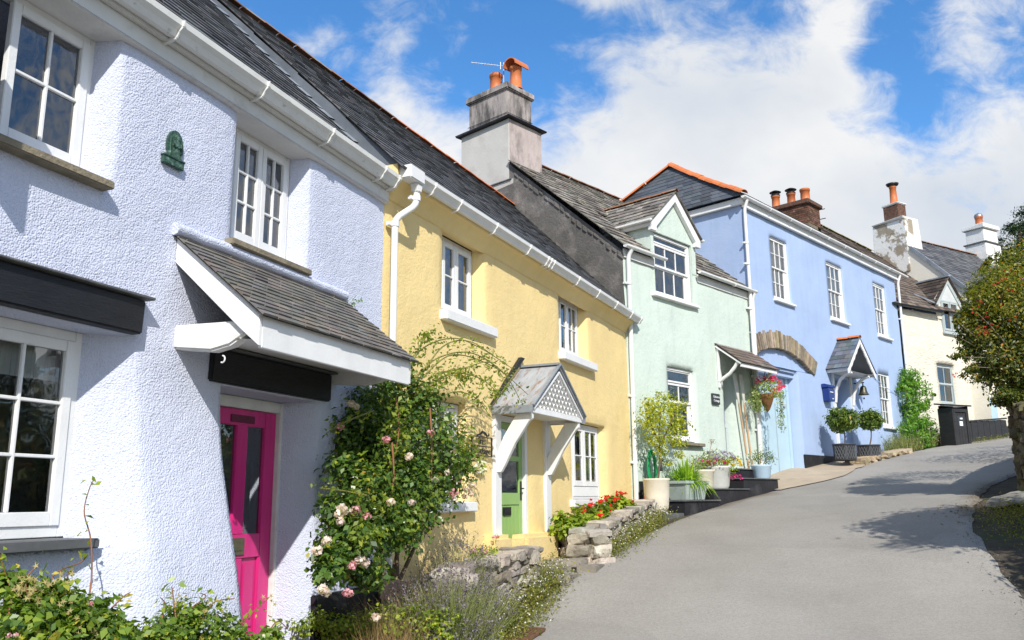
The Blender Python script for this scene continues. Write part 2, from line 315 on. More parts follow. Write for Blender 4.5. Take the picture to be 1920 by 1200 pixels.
m_slab = mat('slate_slab', (.115, .118, .122), .6, .25, 4, bump=.004, bs=16, col2=(.20, .195, .18), c2s=3, c2p=(.5, .7))
m_wallstone = mat('rubble_limestone', (.33, .30, .265), .9, .3, 5, bump=.025, bs=9, tone=True, col2=(.52, .49, .44), c2s=4, c2p=(.5, .7), fine=.15)
m_mossstone = mat('mossy_stone', (.135, .11, .075), .9, .3, 5, bump=.03, bs=9, tone=True, col2=(.11, .13, .04), c2s=3, c2p=(.5, .7))
m_mortar = mat('earth_mortar', (.20, .165, .12), .95, .3, 6, bump=.02, bs=16)
m_arch = mat('arch_stone', (.31, .262, .20), .9, .35, 7, bump=.012, bs=18, tone=True, stretch=(1, 1, 1))
m_brick = mat('old_brick', (.135, .072, .05), .9, .35, 9, bump=.012, bs=22, tone=True, col2=(.30, .26, .20), c2s=9, c2p=(.60, .72))
m_pottery = mat('cream_stone_pot', (.66, .61, .50), .8, .08, 6, bump=.003, bs=50)
m_greypot = mat('grey_green_planter', (.36, .42, .40), .6, .12, 5)
m_palepot = mat('pale_grey_pot', (.58, .59, .56), .7, .12, 5, bump=.002, bs=30)
m_bluepot = mat('powder_blue_pot', (.44, .58, .70), .5, .06, 5)
m_leadpot = mat('lead_planter', (.052, .056, .063), .5, .25, 6, bump=.003, bs=25)
m_leadhi = mat('lead_planter_worn', (.11, .115, .125), .5, .2, 6)
m_soil = mat('dark_soil', (.045, .032, .022), .95, .3, 9, bump=.02, bs=30)
m_wood = mat('ash_wood', (.50, .33, .19), .6, .2, 3, stretch=(8, 8, .6))
m_oarw = mat('oar_white', (.62, .61, .56), .6, .12, 5)
m_wicker = mat('wicker', (.22, .105, .04), .9, .35, 20, bump=.02, bs=60, stretch=(1, 1, 2.5))
m_postbox = mat('royal_blue_enamel', (.010, .036, .19), .4, .06, 5, spec=.5)
m_bell = mat('bronze_bell', (.09, .088, .06), .45, .3, 8, metal=.7)
m_hose = mat('green_hose', (.01, .30, .10), .35, .1, 8, spec=.5)
m_bin = mat('charcoal_board', (.030, .030, .032), .7, .25, 3, bump=.004, bs=12, stretch=(1, 1, 4))
m_signslate = mat('sign_slate', (.04, .047, .055), .5, .15, 9)
m_signwhite = mat('sign_lettering', (.80, .80, .80), .5, .02, 9)
m_red = mat('red_plastic', (.55, .02, .015), .4, .1, 9)
m_bark = mat('bark', (.12, .085, .055), .9, .3, 12, bump=.01, bs=40)
m_cane = mat('rose_cane', (.26, .115, .055), .7, .3, 9)
m_gcane = mat('green_cane', (.20, .20, .06), .7, .3, 9)
m_deadstem = mat('dry_stem', (.30, .22, .13), .9, .3, 9)
m_asphalt = mat('asphalt', (.282, .263, .233), .9, .12, .7, bump=.006, bs=130, fine=.20, col2=(.315, .297, .268), c2s=.35, c2p=(.42, .7), lump=.004, ls=1.2, tone=True, crack=.035, fine2=.12)
m_earth = mat('verge_earth', (.075, .062, .045), .95, .35, 3, bump=.03, bs=14, col2=(.06, .07, .028), c2s=1.5, c2p=(.5, .7), fine=.3)
m_concrete = mat('apron_concrete', (.42, .34, .25), .9, .15, 1.5, bump=.006, bs=30, fine=.12, col2=(.33, .28, .21), c2s=2, c2p=(.5, .7))
m_flag = mat('flagstone', (.28, .25, .21), .85, .2, 4, bump=.01, bs=14, col2=(.15, .14, .13), c2s=4, c2p=(.5, .7))
m_rust = mat('rusty_grate', (.16, .085, .045), .8, .3, 20, bump=.004, bs=60)
m_apple = mat('green_apple', (.50, .52, .03), .35, .15, 15, spec=.5)
m_steel = mat('galvanised_steel', (.35, .36, .37), .4, .15, 10, metal=.7)
# leaves
m_rose = leafmat('rose_leaf', [(0, (.018, .042, .010)), (.45, (.052, .105, .018)), (.8, (.12, .18, .024)), (1, (.30, .28, .035))], .35, .3, .5)
m_rosey = leafmat('rose_young_leaf', [(0, (.05, .085, .014)), (.5, (.13, .18, .022)), (.85, (.24, .27, .035)), (1, (.34, .16, .05))], .45, .4)
m_fgrose = leafmat('shrub_rose_leaf', [(0, (.030, .065, .014)), (.4, (.085, .15, .022)), (.8, (.20, .26, .032)), (1, (.40, .32, .06))], .35, .35, .5)
m_lav = leafmat('lavender_leaf', [(0, (.06, .075, .032)), (.5, (.13, .155, .06)), (1, (.23, .24, .10))], .7, .2, .2)
m_lavfl = leafmat('lavender_flower', [(0, (.10, .085, .10)), (.5, (.20, .17, .20)), (1, (.33, .30, .31))], .9, .15, .1)
m_dry = leafmat('dry_grass', [(0, (.16, .10, .045)), (.5, (.30, .20, .09)), (1, (.42, .32, .16))], .8, .25, .1)
m_lime = leafmat('yellow_green_leaf', [(0, (.09, .12, .010)), (.4, (.24, .27, .018)), (.8, (.40, .40, .03)), (1, (.55, .48, .06))], .45, .4)
m_ger = leafmat('geranium_leaf', [(0, (.06, .11, .012)), (.5, (.17, .24, .02)), (.85, (.30, .34, .035)), (1, (.45, .36, .04))], .5, .35)
m_strap = leafmat('strap_leaf', [(0, (.05, .12, .012)), (.5, (.16, .29, .025)), (.9, (.30, .40, .05)), (1, (.42, .33, .15))], .4, .4)
m_topi = leafmat('bay_leaf', [(0, (.025, .055, .012)), (.5, (.075, .125, .018)), (.9, (.17, .21, .03)), (1, (.26, .18, .05))], .35, .25, .5)
m_vine = leafmat('creeper_leaf', [(0, (.030, .085, .012)), (.5, (.085, .20, .020)), (1, (.20, .34, .04))], .45, .35)
m_bush = leafmat('fuchsia_leaf', [(0, (.014, .026, .008)), (.35, (.045, .070, .012)), (.7, (.13, .135, .018)), (.9, (.27, .21, .03)), (1, (.32, .10, .025))], .42, .3)
m_pine = leafmat('conifer_leaf', [(0, (.010, .024, .010)), (.5, (.024, .052, .016)), (1, (.055, .09, .025))], .6, .15, .2)
m_weed = leafmat('weed_leaf', [(0, (.055, .075, .018)), (.5, (.13, .145, .03)), (.85, (.22, .20, .05)), (1, (.34, .20, .07))], .7, .3, .2)
m_trail = leafmat('ivy_leaf', [(0, (.06, .10, .03)), (.5, (.16, .22, .07)), (1, (.38, .40, .18))], .5, .3)
def petal(name, a, b): return leafmat(name, [(0, a), (1, b)], .6, .35, .2)
m_fpink = petal('pale_rose_petal', (.72, .56, .55), (.85, .76, .72)); m_frose = petal('pink_rose_petal', (.66, .27, .36), (.80, .50, .54))
m_fred = petal('scarlet_petal', (.62, .012, .010), (.80, .06, .03)); m_fmag = petal('magenta_petal', (.50, .02, .20), (.75, .10, .36))
m_fhot = petal('hot_pink_petal', (.75, .04, .20), (.85, .14, .30)); m_fwhite = petal('white_petal', (.70, .70, .66), (.86, .85, .82))
m_fyel = petal('yellow_petal', (.70, .46, .02), (.80, .62, .06)); m_flil = petal('lilac_petal', (.30, .25, .50), (.50, .46, .66)); m_star = petal('straw_star', (.30, .235, .09), (.50, .42, .19))
m_fred2 = petal('crimson_petal', (.50, .02, .03), (.70, .08, .06))
# ------------------------------------------------------------------ terrain height (thin-plate fit through surveyed points)
GP = np.array([(-.2,9.3,-1.36),(.2,10.2,-1.24),(.56,11,-.98),(1.05,12,-.85),(2.6,15.4,-.46),(4.2,17.6,-.15),(6.0,19.7,.18),(6.76,20.5,.34),(8.0,21.8,.60),(10.27,24.2,1.01),(13.4,27.6,1.54),
    (17,30.2,2.02),(8,14,-.06),(5.6,9.75,-1.2),(6.95,13,-.28),(0,6,-1.5),(0,0,-1.62),(4,0,-1.62),(6.5,5,-1.45),(-2,5,-1.42),(-1.6,7,-1.35),(22,34,2.7),(32,42,3.9),(14.5,20.5,1.1),(26,30,2.7),
    (-6,12,-.6),(-1,20,.4),(4,27,1.2),(10,36,2.2),(12,10,-.4),(14,2,-.9),(-9,0,-1.5),(2,-12,-2.6),(-12,-10,-2.4),(16,-8,-2.2),(45,46,5.2),(40,20,3.0),(30,60,5.0),(-20,40,1.5),(-30,10,-.5)])
def tps_fit():
    n = len(GP); d = np.linalg.norm(GP[:, None, :2]-GP[None, :, :2], axis=2); K = np.where(d > 0, d*d*np.log(d+1e-9), 0)+np.eye(n)*.6
    Pm = np.c_[np.ones(n), GP[:, :2]]; A = np.zeros((n+3, n+3)); A[:n, :n] = K; A[:n, n:] = Pm; A[n:, :n] = Pm.T
    return np.linalg.solve(A, np.r_[GP[:, 2], 0, 0, 0])
TW = tps_fit()
def gza(x, y):
    x = np.asarray(x, float); y = np.asarray(y, float)
    d = np.sqrt((x[..., None]-GP[:, 0])**2+(y[..., None]-GP[:, 1])**2); K = np.where(d > 0, d*d*np.log(d+1e-9), 0)
    return K@TW[:-3]+TW[-3]+TW[-2]*x+TW[-1]*y
def gz(x, y): return float(gza(x, y))
def gq(fr, u, w): q = fr.pt(u, w, 0); return gz(q.x, q.y)
def on_ground(fr, u, w, dz=0.0): q = fr.pt(u, w, 0); q.z = gz(q.x, q.y)+dz; return q
def resample(poly, step):
    P_ = [Vector((a, b, 0)) for a, b in poly]; out = []
    for k in range(len(P_)-1):
        p0 = P_[max(k-1, 0)]; p1 = P_[k]; p2 = P_[k+1]; p3 = P_[min(k+2, len(P_)-1)]; n = max(1, int((p2-p1).length/step))
        for i in range(n):
            t = i/n; out.append(.5*((2*p1)+(p2-p0)*t+(2*p0-5*p1+4*p2-p3)*t*t+(3*p1-p0-3*p2+p3)*t**3))
    out.append(P_[-1]); return out
def ground_sheet():
    xs = np.r_[np.linspace(-300, -20, 15)[:-1], np.arange(-20, 40, .5), np.linspace(40, 320, 15)]
    ys = np.r_[np.linspace(-300, -14, 15)[:-1], np.arange(-14, 46, .5), np.linspace(46, 340, 15)]
    X, Yv = np.meshgrid(xs, ys); cx = np.clip(X, -28, 44); cy = np.clip(Yv, -12, 58); Z = gza(cx, cy)
    Z = Z-.04-np.clip(np.hypot(X-cx, Yv-cy), 0, 400)*.004
    v = np.stack([X.ravel(), Yv.ravel(), Z.ravel()], 1); nx, ny = len(xs), len(ys)
    f = [(j*nx+i, j*nx+i+1, (j+1)*nx+i+1, (j+1)*nx+i) for j in range(ny-1) for i in range(nx-1)]
    mb = MB(); mb.v = v.tolist(); mb.f = f; mb.mi = [0]*len(f); mb.t = [(1, 1, 1)]*len(f); mb.sm = [True]*len(f)
    mb.build('ground', m_earth, kind='structure', fix=False)
ground_sheet()
ROADL = [(-1.6,-8),(-1.3,0),(-1.15,4),(-.75,7.2),(-.22,9.3),(.2,10.2),(.56,11),(1.05,12),(2.6,15.4),(4.2,17.75),(6.0,19.75),(6.9,20.7),(8.0,21.8),(10.27,24.2),(13.4,27.4),(17,29.9),(22,33.6),(30,39)]
ROADR = [(4.0,-8),(4.6,0),(4.9,4),(5.2,7.2),(5.6,9.6),(5.9,10.6),(6.2,11.5),(6.5,12.4),(7.6,14.3),(8.6,15.8),(9.9,17.3),(10.6,18),(11.5,18.9),(13.4,20.7),(16.2,23.2),(19.3,25.8),(24,29.5),(32,35)]
def ribbon(name, left, right, dz, m, n=36, step=.22):
    """road sheet between two edge lines; grit and soil stain its margins"""
    mb = MB(); rows = []; mb.smooth = True; tint = []
    for k in range(len(left)-1):
        ns_ = max(2, int((Vector(left[k])-Vector(left[k+1])).length/step)); rows += [(k, i/ns_) for i in range(ns_)]
    def cat(poly, k, t):
        P_ = [Vector((a, b, 0)) for a, b in poly]; p0 = P_[max(k-1, 0)]; p1 = P_[k]; p2 = P_[k+1]; p3 = P_[min(k+2, len(P_)-1)]
        return .5*((2*p1)+(p2-p0)*t+(2*p0-5*p1+4*p2-p3)*t*t+(3*p1-p0-3*p2+p3)*t**3)
    grid = []
    for k, t in rows:
        a = cat(left, k, t); b = cat(right, k, t); row = []
        a = a+Vector((mnoise.noise((a.x*1.7, a.y*1.7, 1))*.07+mnoise.noise((a.x*6, a.y*6, 1))*.03, mnoise.noise((a.x*1.7, a.y*1.7, 4))*.07, 0)); b = b+Vector((mnoise.noise((b.x*1.7, b.y*1.7, 2))*.10+mnoise.noise((b.x*6, b.y*6, 1))*.05, 0, 0))
        for i in range(n+1):
            f = i/n; f = f*f*(3-2*f)*.5+f*.5; q = a.lerp(b, f); e = min(i, n-i); q.z = gz(q.x, q.y)+dz-(.03 if e == 0 else 0); row.append(mb.pw(q))
            d = min((q-a).length, (q-b).length); s = max(0, 1-d/(.34+.30*mnoise.noise((q.x*1.3, q.y*1.3, 8))+.2*mnoise.noise((q.x*5, q.y*5, 3))+1e-3)) if d < .9 else 0; s = min(1, s*1.3)
            w = 1+.05*mnoise.noise((q.x*.5, q.y*.25, 5))+.04*mnoise.noise((q.x*2.2, q.y*.8, 6)); tint.append((w*(1-.38*s), w*(1-.46*s), w*(1-.56*s)))
        grid.append(row)
    for r0, r1 in zip(grid, grid[1:]):
        for i in range(n): mb.face((r0[i], r0[i+1], r1[i+1], r1[i]))
    o = mb.build(name, m, kind='structure', fix=False); me = o.data; li = np.zeros(len(me.loops), np.int32); me.loops.foreach_get('vertex_index', li)
    c = np.ones((len(li), 4), np.float32); c[:, :3] = np.array(tint, np.float32)[li]; me.attributes['tone'].data.foreach_set('color', c.ravel()); return o
ribbon('road', ROADL, ROADR, .0, m_asphalt)
# ------------------------------------------------------------------ building pieces
def wall_grid(mb, fr, u0, u1, z0, z1, ops, wf, step=.1, amp=.012, seed=0, rnd=.025):
    """wall sheet with openings (dict u0,u1,z0,z1,d,sl,sr,st,sb): depth d and how far each reveal splays in"""
    us = set(np.round(np.linspace(u0, u1, max(2, int((u1-u0)/step)+1)), 4)); zs = set(np.round(np.linspace(z0, z1, max(2, int((z1-z0)/step)+1)), 4))
    def add(S, a, lo, hi):
        S.difference_update({x for x in S if abs(x-a) < step*.35 and lo < x < hi}); S.add(round(a, 4))
    for o in ops:
        for a in (o['u0'], o['u1']):
            if u0 < a < u1: add(us, a, u0, u1)
        for a in (o['z0'], o['z1']):
            if z0 < a < z1: add(zs, a, z0, z1)
    us = sorted(us); zs = sorted(zs)
    def W(u, z):
        w = wf(u, z)+amp*(mnoise.noise((u*.9+seed, z*.9, seed*1.3))+.5*mnoise.noise((u*2.7+seed, z*2.7, 7)))
        for o in ops:
            d = math.hypot(max(o['u0']-u, 0, u-o['u1']), max(o['z0']-z, 0, z-o['z1']))
            if d < .3: w -= rnd*math.exp(-(d/.06)**2)
        return w
    I = {}
    def vid(i, j):
        if (i, j) not in I: I[(i, j)] = mb.p(us[i], W(us[i], zs[j]), zs[j])
        return I[(i, j)]
    def inside(u, z): 
        for o in ops:
            if o['u0'] < u < o['u1'] and o['z0'] < z < o['z1'] and ('fn' not in o or o['fn'](u, z)): return True
        return False
    mb.smooth = True
    hole = {}
    for i in range(len(us)-1):
        for j in range(len(zs)-1):
            h = inside((us[i]+us[i+1])/2, (zs[j]+zs[j+1])/2); hole[(i, j)] = h
            if not h: mb.face((vid(i, j), vid(i+1, j), vid(i+1, j+1), vid(i, j+1)))
    for o in ops:
        if 'fn' in o: continue
        i0, i1 = [min(range(len(us)), key=lambda k: abs(us[k]-a)) for a in (o['u0'], o['u1'])]; j0, j1 = [min(range(len(zs)), key=lambda k: abs(zs[k]-a)) for a in (o['z0'], o['z1'])]
        cu, cz = (o['u0']+o['u1'])/2, (o['z0']+o['z1'])/2; d = o.get('d', .15)
        def inn(u, z):
            tu = (u-o['u0'])/(o['u1']-o['u0']); tz = (z-o['z0'])/(o['z1']-o['z0'])
            uu = (o['u0']+o.get('sl', .03))*(1-tu)+(o['u1']-o.get('sr', .03))*tu; zz = (o['z0']+o.get('sb', 0))*(1-tz)+(o['z1']-o.get('st', 0))*tz
            return mb.p(uu, -d, zz)
        loop = [(i, j0) for i in range(i0, i1)]+[(i1, j) for j in range(j0, j1)]+[(i, j1) for i in range(i1, i0, -1)]+[(i0, j) for j in range(j1, j0, -1)]
        outer = [vid(*q) for q in loop]; inner = [inn(us[q[0]], zs[q[1]]) for q in loop]; n = len(loop)
        for k in range(n):
            mb.smooth = loop[k][0] == loop[(k+1) % n][0]
            mb.face((outer[k], outer[(k+1) % n], inner[(k+1) % n], inner[k]))
        mb.smooth = True
    mb.smooth = False
def slates(mb, bl, br, tl, tr, rows, sw, th=.014, tone=(.7, 1.25), back=True, jit=.006, seed=1, warm=.06):
    """courses of overlapping slates over the patch bl-br-tl-tr (world points)"""
    rg = random.Random(seed); bl, br, tl, tr = map(Vector, (bl, br, tl, tr))
    n = (br-bl).cross(tl-bl).normalized()
    if n.z < 0: n = -n
    S = lambda a, b: (bl.lerp(br, a)).lerp(tl.lerp(tr, a), b)
    if back: mb.quadw(*(q-n*.012 for q in (bl, br, tr, tl)))
    for r in range(rows):
        b0 = r/rows; b1 = min(1, (r+1.25)/rows); ln = (S(1, b0)-S(0, b0)).length; k = max(1, round(ln/sw)); off = .5/k if r % 2 else 0
        edges = [0]+[x for x in (off+i/k for i in range(0 if off else 1, k+1)) if 1e-3 < x < 1-1e-3]+[1]
        for a0, a1 in zip(edges, edges[1:]):
            g = .0016/ln*2; j = rg.uniform(-jit, jit)/max((S(.5, 1)-S(.5, 0)).length, .1); lift = th*rg.uniform(.8, 1.35)
            q = [S(a0+g, b0+j)+n*lift, S(a1-g, b0+j)+n*(lift+rg.uniform(-.002, .002)), S(a1-g, b1), S(a0+g, b1)]
            lo = [S(a0+g, b0+j)-n*.004, S(a1-g, b0+j)-n*.004]
            t = rg.uniform(*tone); tn = (t*(1+rg.uniform(-warm, warm)), t, t*(1+rg.uniform(-warm, warm))); mb.tone = tn
            i = [mb.pw(x) for x in q+lo]
            mb.face((i[0], i[1], i[2], i[3])); mb.face((i[0], i[4], i[5], i[1])); mb.face((i[0], i[3], i[4])); mb.face((i[1], i[5], i[2]))
    mb.tone = (1, 1, 1)
def ridge_tiles(mb, a, b, r=.11, ln=.42, tone=(.8, 1.15), seed=0, arc=1.25, sag=0.0):
    rg = random.Random(seed); a, b = Vector(a), Vector(b); d = b-a; n = max(1, round(d.length/ln)); d.normalize()
    x = d.cross(Vector((0, 0, 1))).normalized(); up = x.cross(d)
    for k in range(n):
        p0 = a.lerp(b, k/n)+up*rg.uniform(-.008, .008)+Vector((0, 0, -sag*math.sin(math.pi*k/n))); p1 = a.lerp(b, (k+.97)/n)+up*rg.uniform(-.008, .008)+Vector((0, 0, -sag*math.sin(math.pi*(k+1)/n)))
        t = rg.uniform(*tone); mb.tone = (t, t*rg.uniform(.92, 1.05), t); m_ = 7
        rings = []
        for p_, rr in ((p0, r*1.0), (p1, r*1.0), (p1, r*.8), (p0, r*.8)):
            rings.append([mb.pw(p_+(x*math.sin(arc*(2*i/(m_-1)-1))+up*(math.cos(arc*(2*i/(m_-1)-1))-.75))*rr) for i in range(m_)])
        for q in range(4):
            A, B2 = rings[q], rings[(q+1) % 4]
            for i in range(m_-1): mb.face((A[i], A[i+1], B2[i+1], B2[i]))
    mb.tone = (1, 1, 1)
def gutter(fr, parent, u0, u1, w, z, r=.06, m=None, brk=(), ogee=False, name='gutter'):
    """half-round or moulded gutter whose back top edge runs at (w,z); brackets are its sub-parts"""
    if ogee: prof = [(0, 0), (0, -.11), (.03, -.125), (.065, -.12), (.085, -.075), (.12, -.045), (.125, 0), (.113, 0), (.108, -.035), (.078, -.065), (.06, -.105), (.012, -.105), (.012, 0)]
    else:
        o = [(r-math.cos(t)*r, -math.sin(t)*r*1.05) for t in np.linspace(0, math.pi, 11)]; i = [(r-math.cos(t)*(r-.006), -math.sin(t)*(r-.006)*1.05) for t in np.linspace(math.pi, 0, 11)]; prof = o+i
    mb = MB(fr); n = len(prof); A = [mb.p(u0, w+a, z+b) for a, b in prof]; Bq = [mb.p(u1, w+a, z+b) for a, b in prof]
    mb.smooth = not ogee
    for k in range(n): mb.face((A[k], A[(k+1) % n], Bq[(k+1) % n], Bq[k]))
    mb.smooth = False
    h = n//2+1 if ogee else 11
    for u in (u0, u1): mb.face([mb.p(u+(.002 if u == u0 else -.002), w+a, z+b) for a, b in prof[:h if not ogee else 7]])
    g = mb.build(name, m or m_gutw, parent)
    if brk:
        for u in brk:
            b = MB(fr); pr = [(a*1.0, b_*1.0) for a, b_ in (prof[:7] if ogee else prof[:11])]
            pts = [(u, w+a+(0.006 if a > r else -.0), z+b_-.006) for a, b_ in pr]
            for q0, q1 in zip(pts, pts[1:]): b.bar(q0, q1, .028, .012, up=fr.u)
            if ogee: b.bar((u, w+.05, z-.13), (u, w-.1, z-.155), .03, .022, up=fr.u)
            b.build('gutter_bracket', m or m_gutw, g)
    return g
def downpipe(fr, parent, pts, r=.036, clips=(), m=None):
    mb = MB(fr); q = [fr.pt(*p) for p in pts]; P2 = []
    for k, p in enumerate(q):
        if 0 < k < len(q)-1:
            a = (q[k-1]-p); b = (q[k+1]-p); e = min(.06, a.length*.4, b.length*.4); P2 += [p+a.normalized()*e, p+a.normalized()*e*.3+b.normalized()*e*.3, p+b.normalized()*e]
        else: P2.append(p)
    mb.tubew(P2, r, 12); o = mb.build('downpipe', m or m_gutw, parent)
    for (u, w, z) in clips:
        c = MB(fr); c.lathe(fr.pt(u, w, z-.03), [(r*1.22, 0), (r*1.22, .06)], 12); c.box(u-r*1.9, u+r*1.9, w-r*1.8, w-r*.6, z-.02, z+.02); c.build('pipe_collar', m or m_gutw, o)
    return o
def window(fr, parent, u0, u1, z0, z1, w, sash, m=None, fw=.05, dep=.07, curt=None, name='window', room=.9, sill=None, msill=None, bar=.022, back=None):
    """sash: list of (u0,u1,z0,z1,cols,rows,stile,woff); frame + sashes are one mesh; panes, sill, curtain and room are sub-parts"""
    m = m or m_white; mb = MB(fr); g = MB(fr)
    mb.box(u0, u0+fw, w-dep, w+.0, z0, z1); mb.box(u1-fw, u1, w-dep, w, z0, z1); mb.box(u0+fw, u1-fw, w-dep, w-.002, z1-fw, z1); mb.box(u0+fw, u1-fw, w-dep, w-.002, z0, z0+fw)
    for (a, b, c, d, nc, nr, st, wo) in sash:
        ww = w+wo; q = .045
        sl_, sr_, stt, sb = st if isinstance(st, tuple) else (st, st, st, st*1.3)
        mb.box(a, a+sl_, ww-q, ww, c, d); mb.box(b-sr_, b, ww-q, ww, c, d); mb.box(a+sl_, b-sr_, ww-q, ww-.0015, d-stt, d); mb.box(a+sl_, b-sr_, ww-q, ww-.0015, c, c+sb)
        ia, ib, ic, id_ = a+sl_, b-sr_, c+sb, d-stt
        for i in range(1, nc):
            x = ia+(ib-ia)*i/nc; mb.box(x-bar/2, x+bar/2, ww-q+.008, ww-.006, ic, id_)
        for j in range(1, nr):
            zz = ic+(id_-ic)*j/nr; mb.box(ia, ib, ww-q+.01, ww-.0075, zz-bar/2, zz+bar/2)
        g.quad((ia, ww-q*.6, ic), (ib, ww-q*.6, ic), (ib, ww-q*.6, id_), (ia, ww-q*.6, id_))
    o = mb.build(name, m, parent, bevel=.004)
    g.build('pane', m_glass, o, fix=False)
    if room:
        rb = MB(fr); a, b, c, d = u0+fw*.5, u1-fw*.5, z0+fw*.5, z1-fw*.5; k = .25
        f4 = [(a, w-dep+.005, c), (b, w-dep+.005, c), (b, w-dep+.005, d), (a, w-dep+.005, d)]; b4 = [(a-k, w-room, c-k), (b+k, w-room, c-k), (b+k, w-room, d+k), (a-k, w-room, d+k)]
        for i in range(4): rb.quad(f4[i], f4[(i+1) % 4], b4[(i+1) % 4], b4[i])
        rb.quad(*b4); rb.build('room_lining', m_room, o, fix=False)
    if curt:
        cb = MB(fr)
        for (a, b, c, d, mm) in curt:
            n = max(4, int((b-a)/.025)); cw = w-dep-.05
            for i in range(n):
                ua, ub = a+(b-a)*i/n, a+(b-a)*(i+1)/n; wa, wb = cw+.014*math.sin(i*1.9), cw+.014*math.sin((i+1)*1.9)
                cb.smooth = True; cb.quad((ua, wa, c), (ub, wb, c), (ub, wb, d), (ua, wa, d))
        cb.build('curtain', curt[0][4], o, fix=False)
    if sill:
        s_ = MB(fr); a, b, c, d, wi, wo = sill; n = max(2, int((b-a)/.12)); rg = random.Random(int(a*100))
        s_.box(a, b, wi, wo, c, d); s_.build('sill', msill or m, o, bevel=.012 if msill is None else .008)
    return o
def sashes(u0, u1, z0, z1, cols, rt, rb, zm, fw=.05, st=.045):
    return [(u0+fw, u1-fw, zm-.02, z1-fw, cols, rt, st, -.012), (u0+fw, u1-fw, z0+fw, zm+.02, cols, rb, st, -.040)]
def casements(u0, u1, z0, z1, splits, cols, rows, fw=.05, st=.055):
    xs = [u0+fw]+list(splits)+[u1-fw]
    return [(a+.002, b-.002, z0+fw, z1-fw, c, rows, (st, st, st, st*1.25), .012) for a, b, c in zip(xs, xs[1:], cols)]
def text_mesh(txt, size, ext, spacing=1.0):
    cu = bpy.data.curves.new('lettering', 'FONT'); cu.body = txt; cu.size = size; cu.extrude = ext; cu.align_x = 'CENTER'; cu.align_y = 'CENTER'; cu.resolution_u = 3; cu.space_character = spacing
    ob = bpy.data.objects.new('lettering_source', cu); COL.objects.link(ob); dg = bpy.context.evaluated_depsgraph_get(); dg.update()
    me = bpy.data.meshes.new_from_object(ob.evaluated_get(dg)); bpy.data.objects.remove(ob); bpy.data.curves.remove(cu)
    V = [tuple(v.co) for v in me.vertices]; F = [tuple(p.vertices) for p in me.polygons]; bpy.data.meshes.remove(me); return V, F
def lettering(name, fr, parent, txt, u, w, z, size, ext, m, sx=1.0):
    V, F = text_mesh(txt, size, ext); mb = MB(fr); i = [mb.p(u+a*sx, w+c, z+b) for a, b, c in V]
    for f in F: mb.face([i[k] for k in f])
    return mb.build(name, m, parent, fix=False)
def stones(mb, base, top, wd, seed=0, course=.16, ln=(.18, .38), depth=.3, rough=.03):
    """rubble facing: base/top are lists of world points along the wall foot and head; wd is the outward unit vector"""
    rg = random.Random(seed); wd = Vector(wd); n = len(base)
    cum = [0]
    for a, b in zip(base, base[1:]): cum.append(cum[-1]+(Vector(b)-Vector(a)).length)
    def PT(s, t):
        s = min(max(s, 0), cum[-1]-1e-6); k = max(i for i in range(n-1) if cum[i] <= s); f = (s-cum[k])/(cum[k+1]-cum[k])
        return Vector(base[k]).lerp(Vector(base[k+1]), f).lerp(Vector(top[k]).lerp(Vector(top[k+1]), f), t)
    H = max((Vector(a)-Vector(b)).length for a, b in zip(base, top)); rows = max(1, round(H/course))
    for r in range(rows):
        s = -rg.uniform(0, .1)
        while s < cum[-1]:
            l = rg.uniform(*ln); t0, t1 = r/rows, (r+1)/rows; j = rg.uniform(-.25, .25)/rows
            c = PT(s+l/2, (t0+t1)/2+j*.5); hh = (PT(s+l/2, t1)-PT(s+l/2, t0)).length*rg.uniform(.9, 1.15)
            d = (PT(s+l, .5)-PT(s, .5)); d = d.normalized() if d.length > 1e-4 else Vector((1, 0, 0)); up = wd.cross(d); up = up if up.z > 0 else -up
            stone(mb, c+wd*rg.uniform(-.03, .02)-wd*depth*.5, d*l*.53, up*hh*.53, wd*depth*.5, rough, rg); s += l*rg.uniform(.92, 1.0)
def stone(mb, c, ax, ay, az, rough, rg):
    """quarried lump: a box cut by a handful of random planes, then roughened"""
    n = 6; idx = {}; off = (rg.uniform(0, 50), rg.uniform(0, 50), rg.uniform(0, 50)); t = rg.uniform(.62, 1.3); mb.tone = (t*rg.uniform(.96, 1.08), t, t*rg.uniform(.88, 1.04)); mb.smooth = False
    cuts = []
    for k in range(9):
        d = Vector((rg.gauss(0, 1), rg.gauss(0, 1), rg.gauss(0, 1))).normalized(); m1 = abs(d.x)+abs(d.y)+abs(d.z); cuts.append((d, m1*rg.uniform(.62, .86)))
    def V(i, j, k):
        q = (i, j, k)
        if q not in idx:
            p = Vector((2*i/n-1, 2*j/n-1, 2*k/n-1))
            for d, h in cuts:
                e = p.dot(d)-h
                if e > 0: p = p-d*e
            w = c+ax*p.x+ay*p.y+az*p.z; nv = mnoise.noise_vector((w.x*6+off[0], w.y*6+off[1], w.z*6+off[2])); nv2 = mnoise.noise_vector((w.x*22+off[1], w.y*22+off[2], w.z*22)); idx[q] = mb.pw(w+Vector(nv)*rough*.7+Vector(nv2)*rough*.30)
        return idx[q]
    for i in range(n):
        for j in range(n):
            for f in ((lambda a, b: V(a, b, 0)), (lambda a, b: V(a, b, n)), (lambda a, b: V(0, a, b)), (lambda a, b: V(n, a, b)), (lambda a, b: V(a, 0, b)), (lambda a, b: V(a, n, b))):
                mb.face((f(i, j), f(i+1, j), f(i+1, j+1), f(i, j+1)))
    mb.tone = (1, 1, 1)
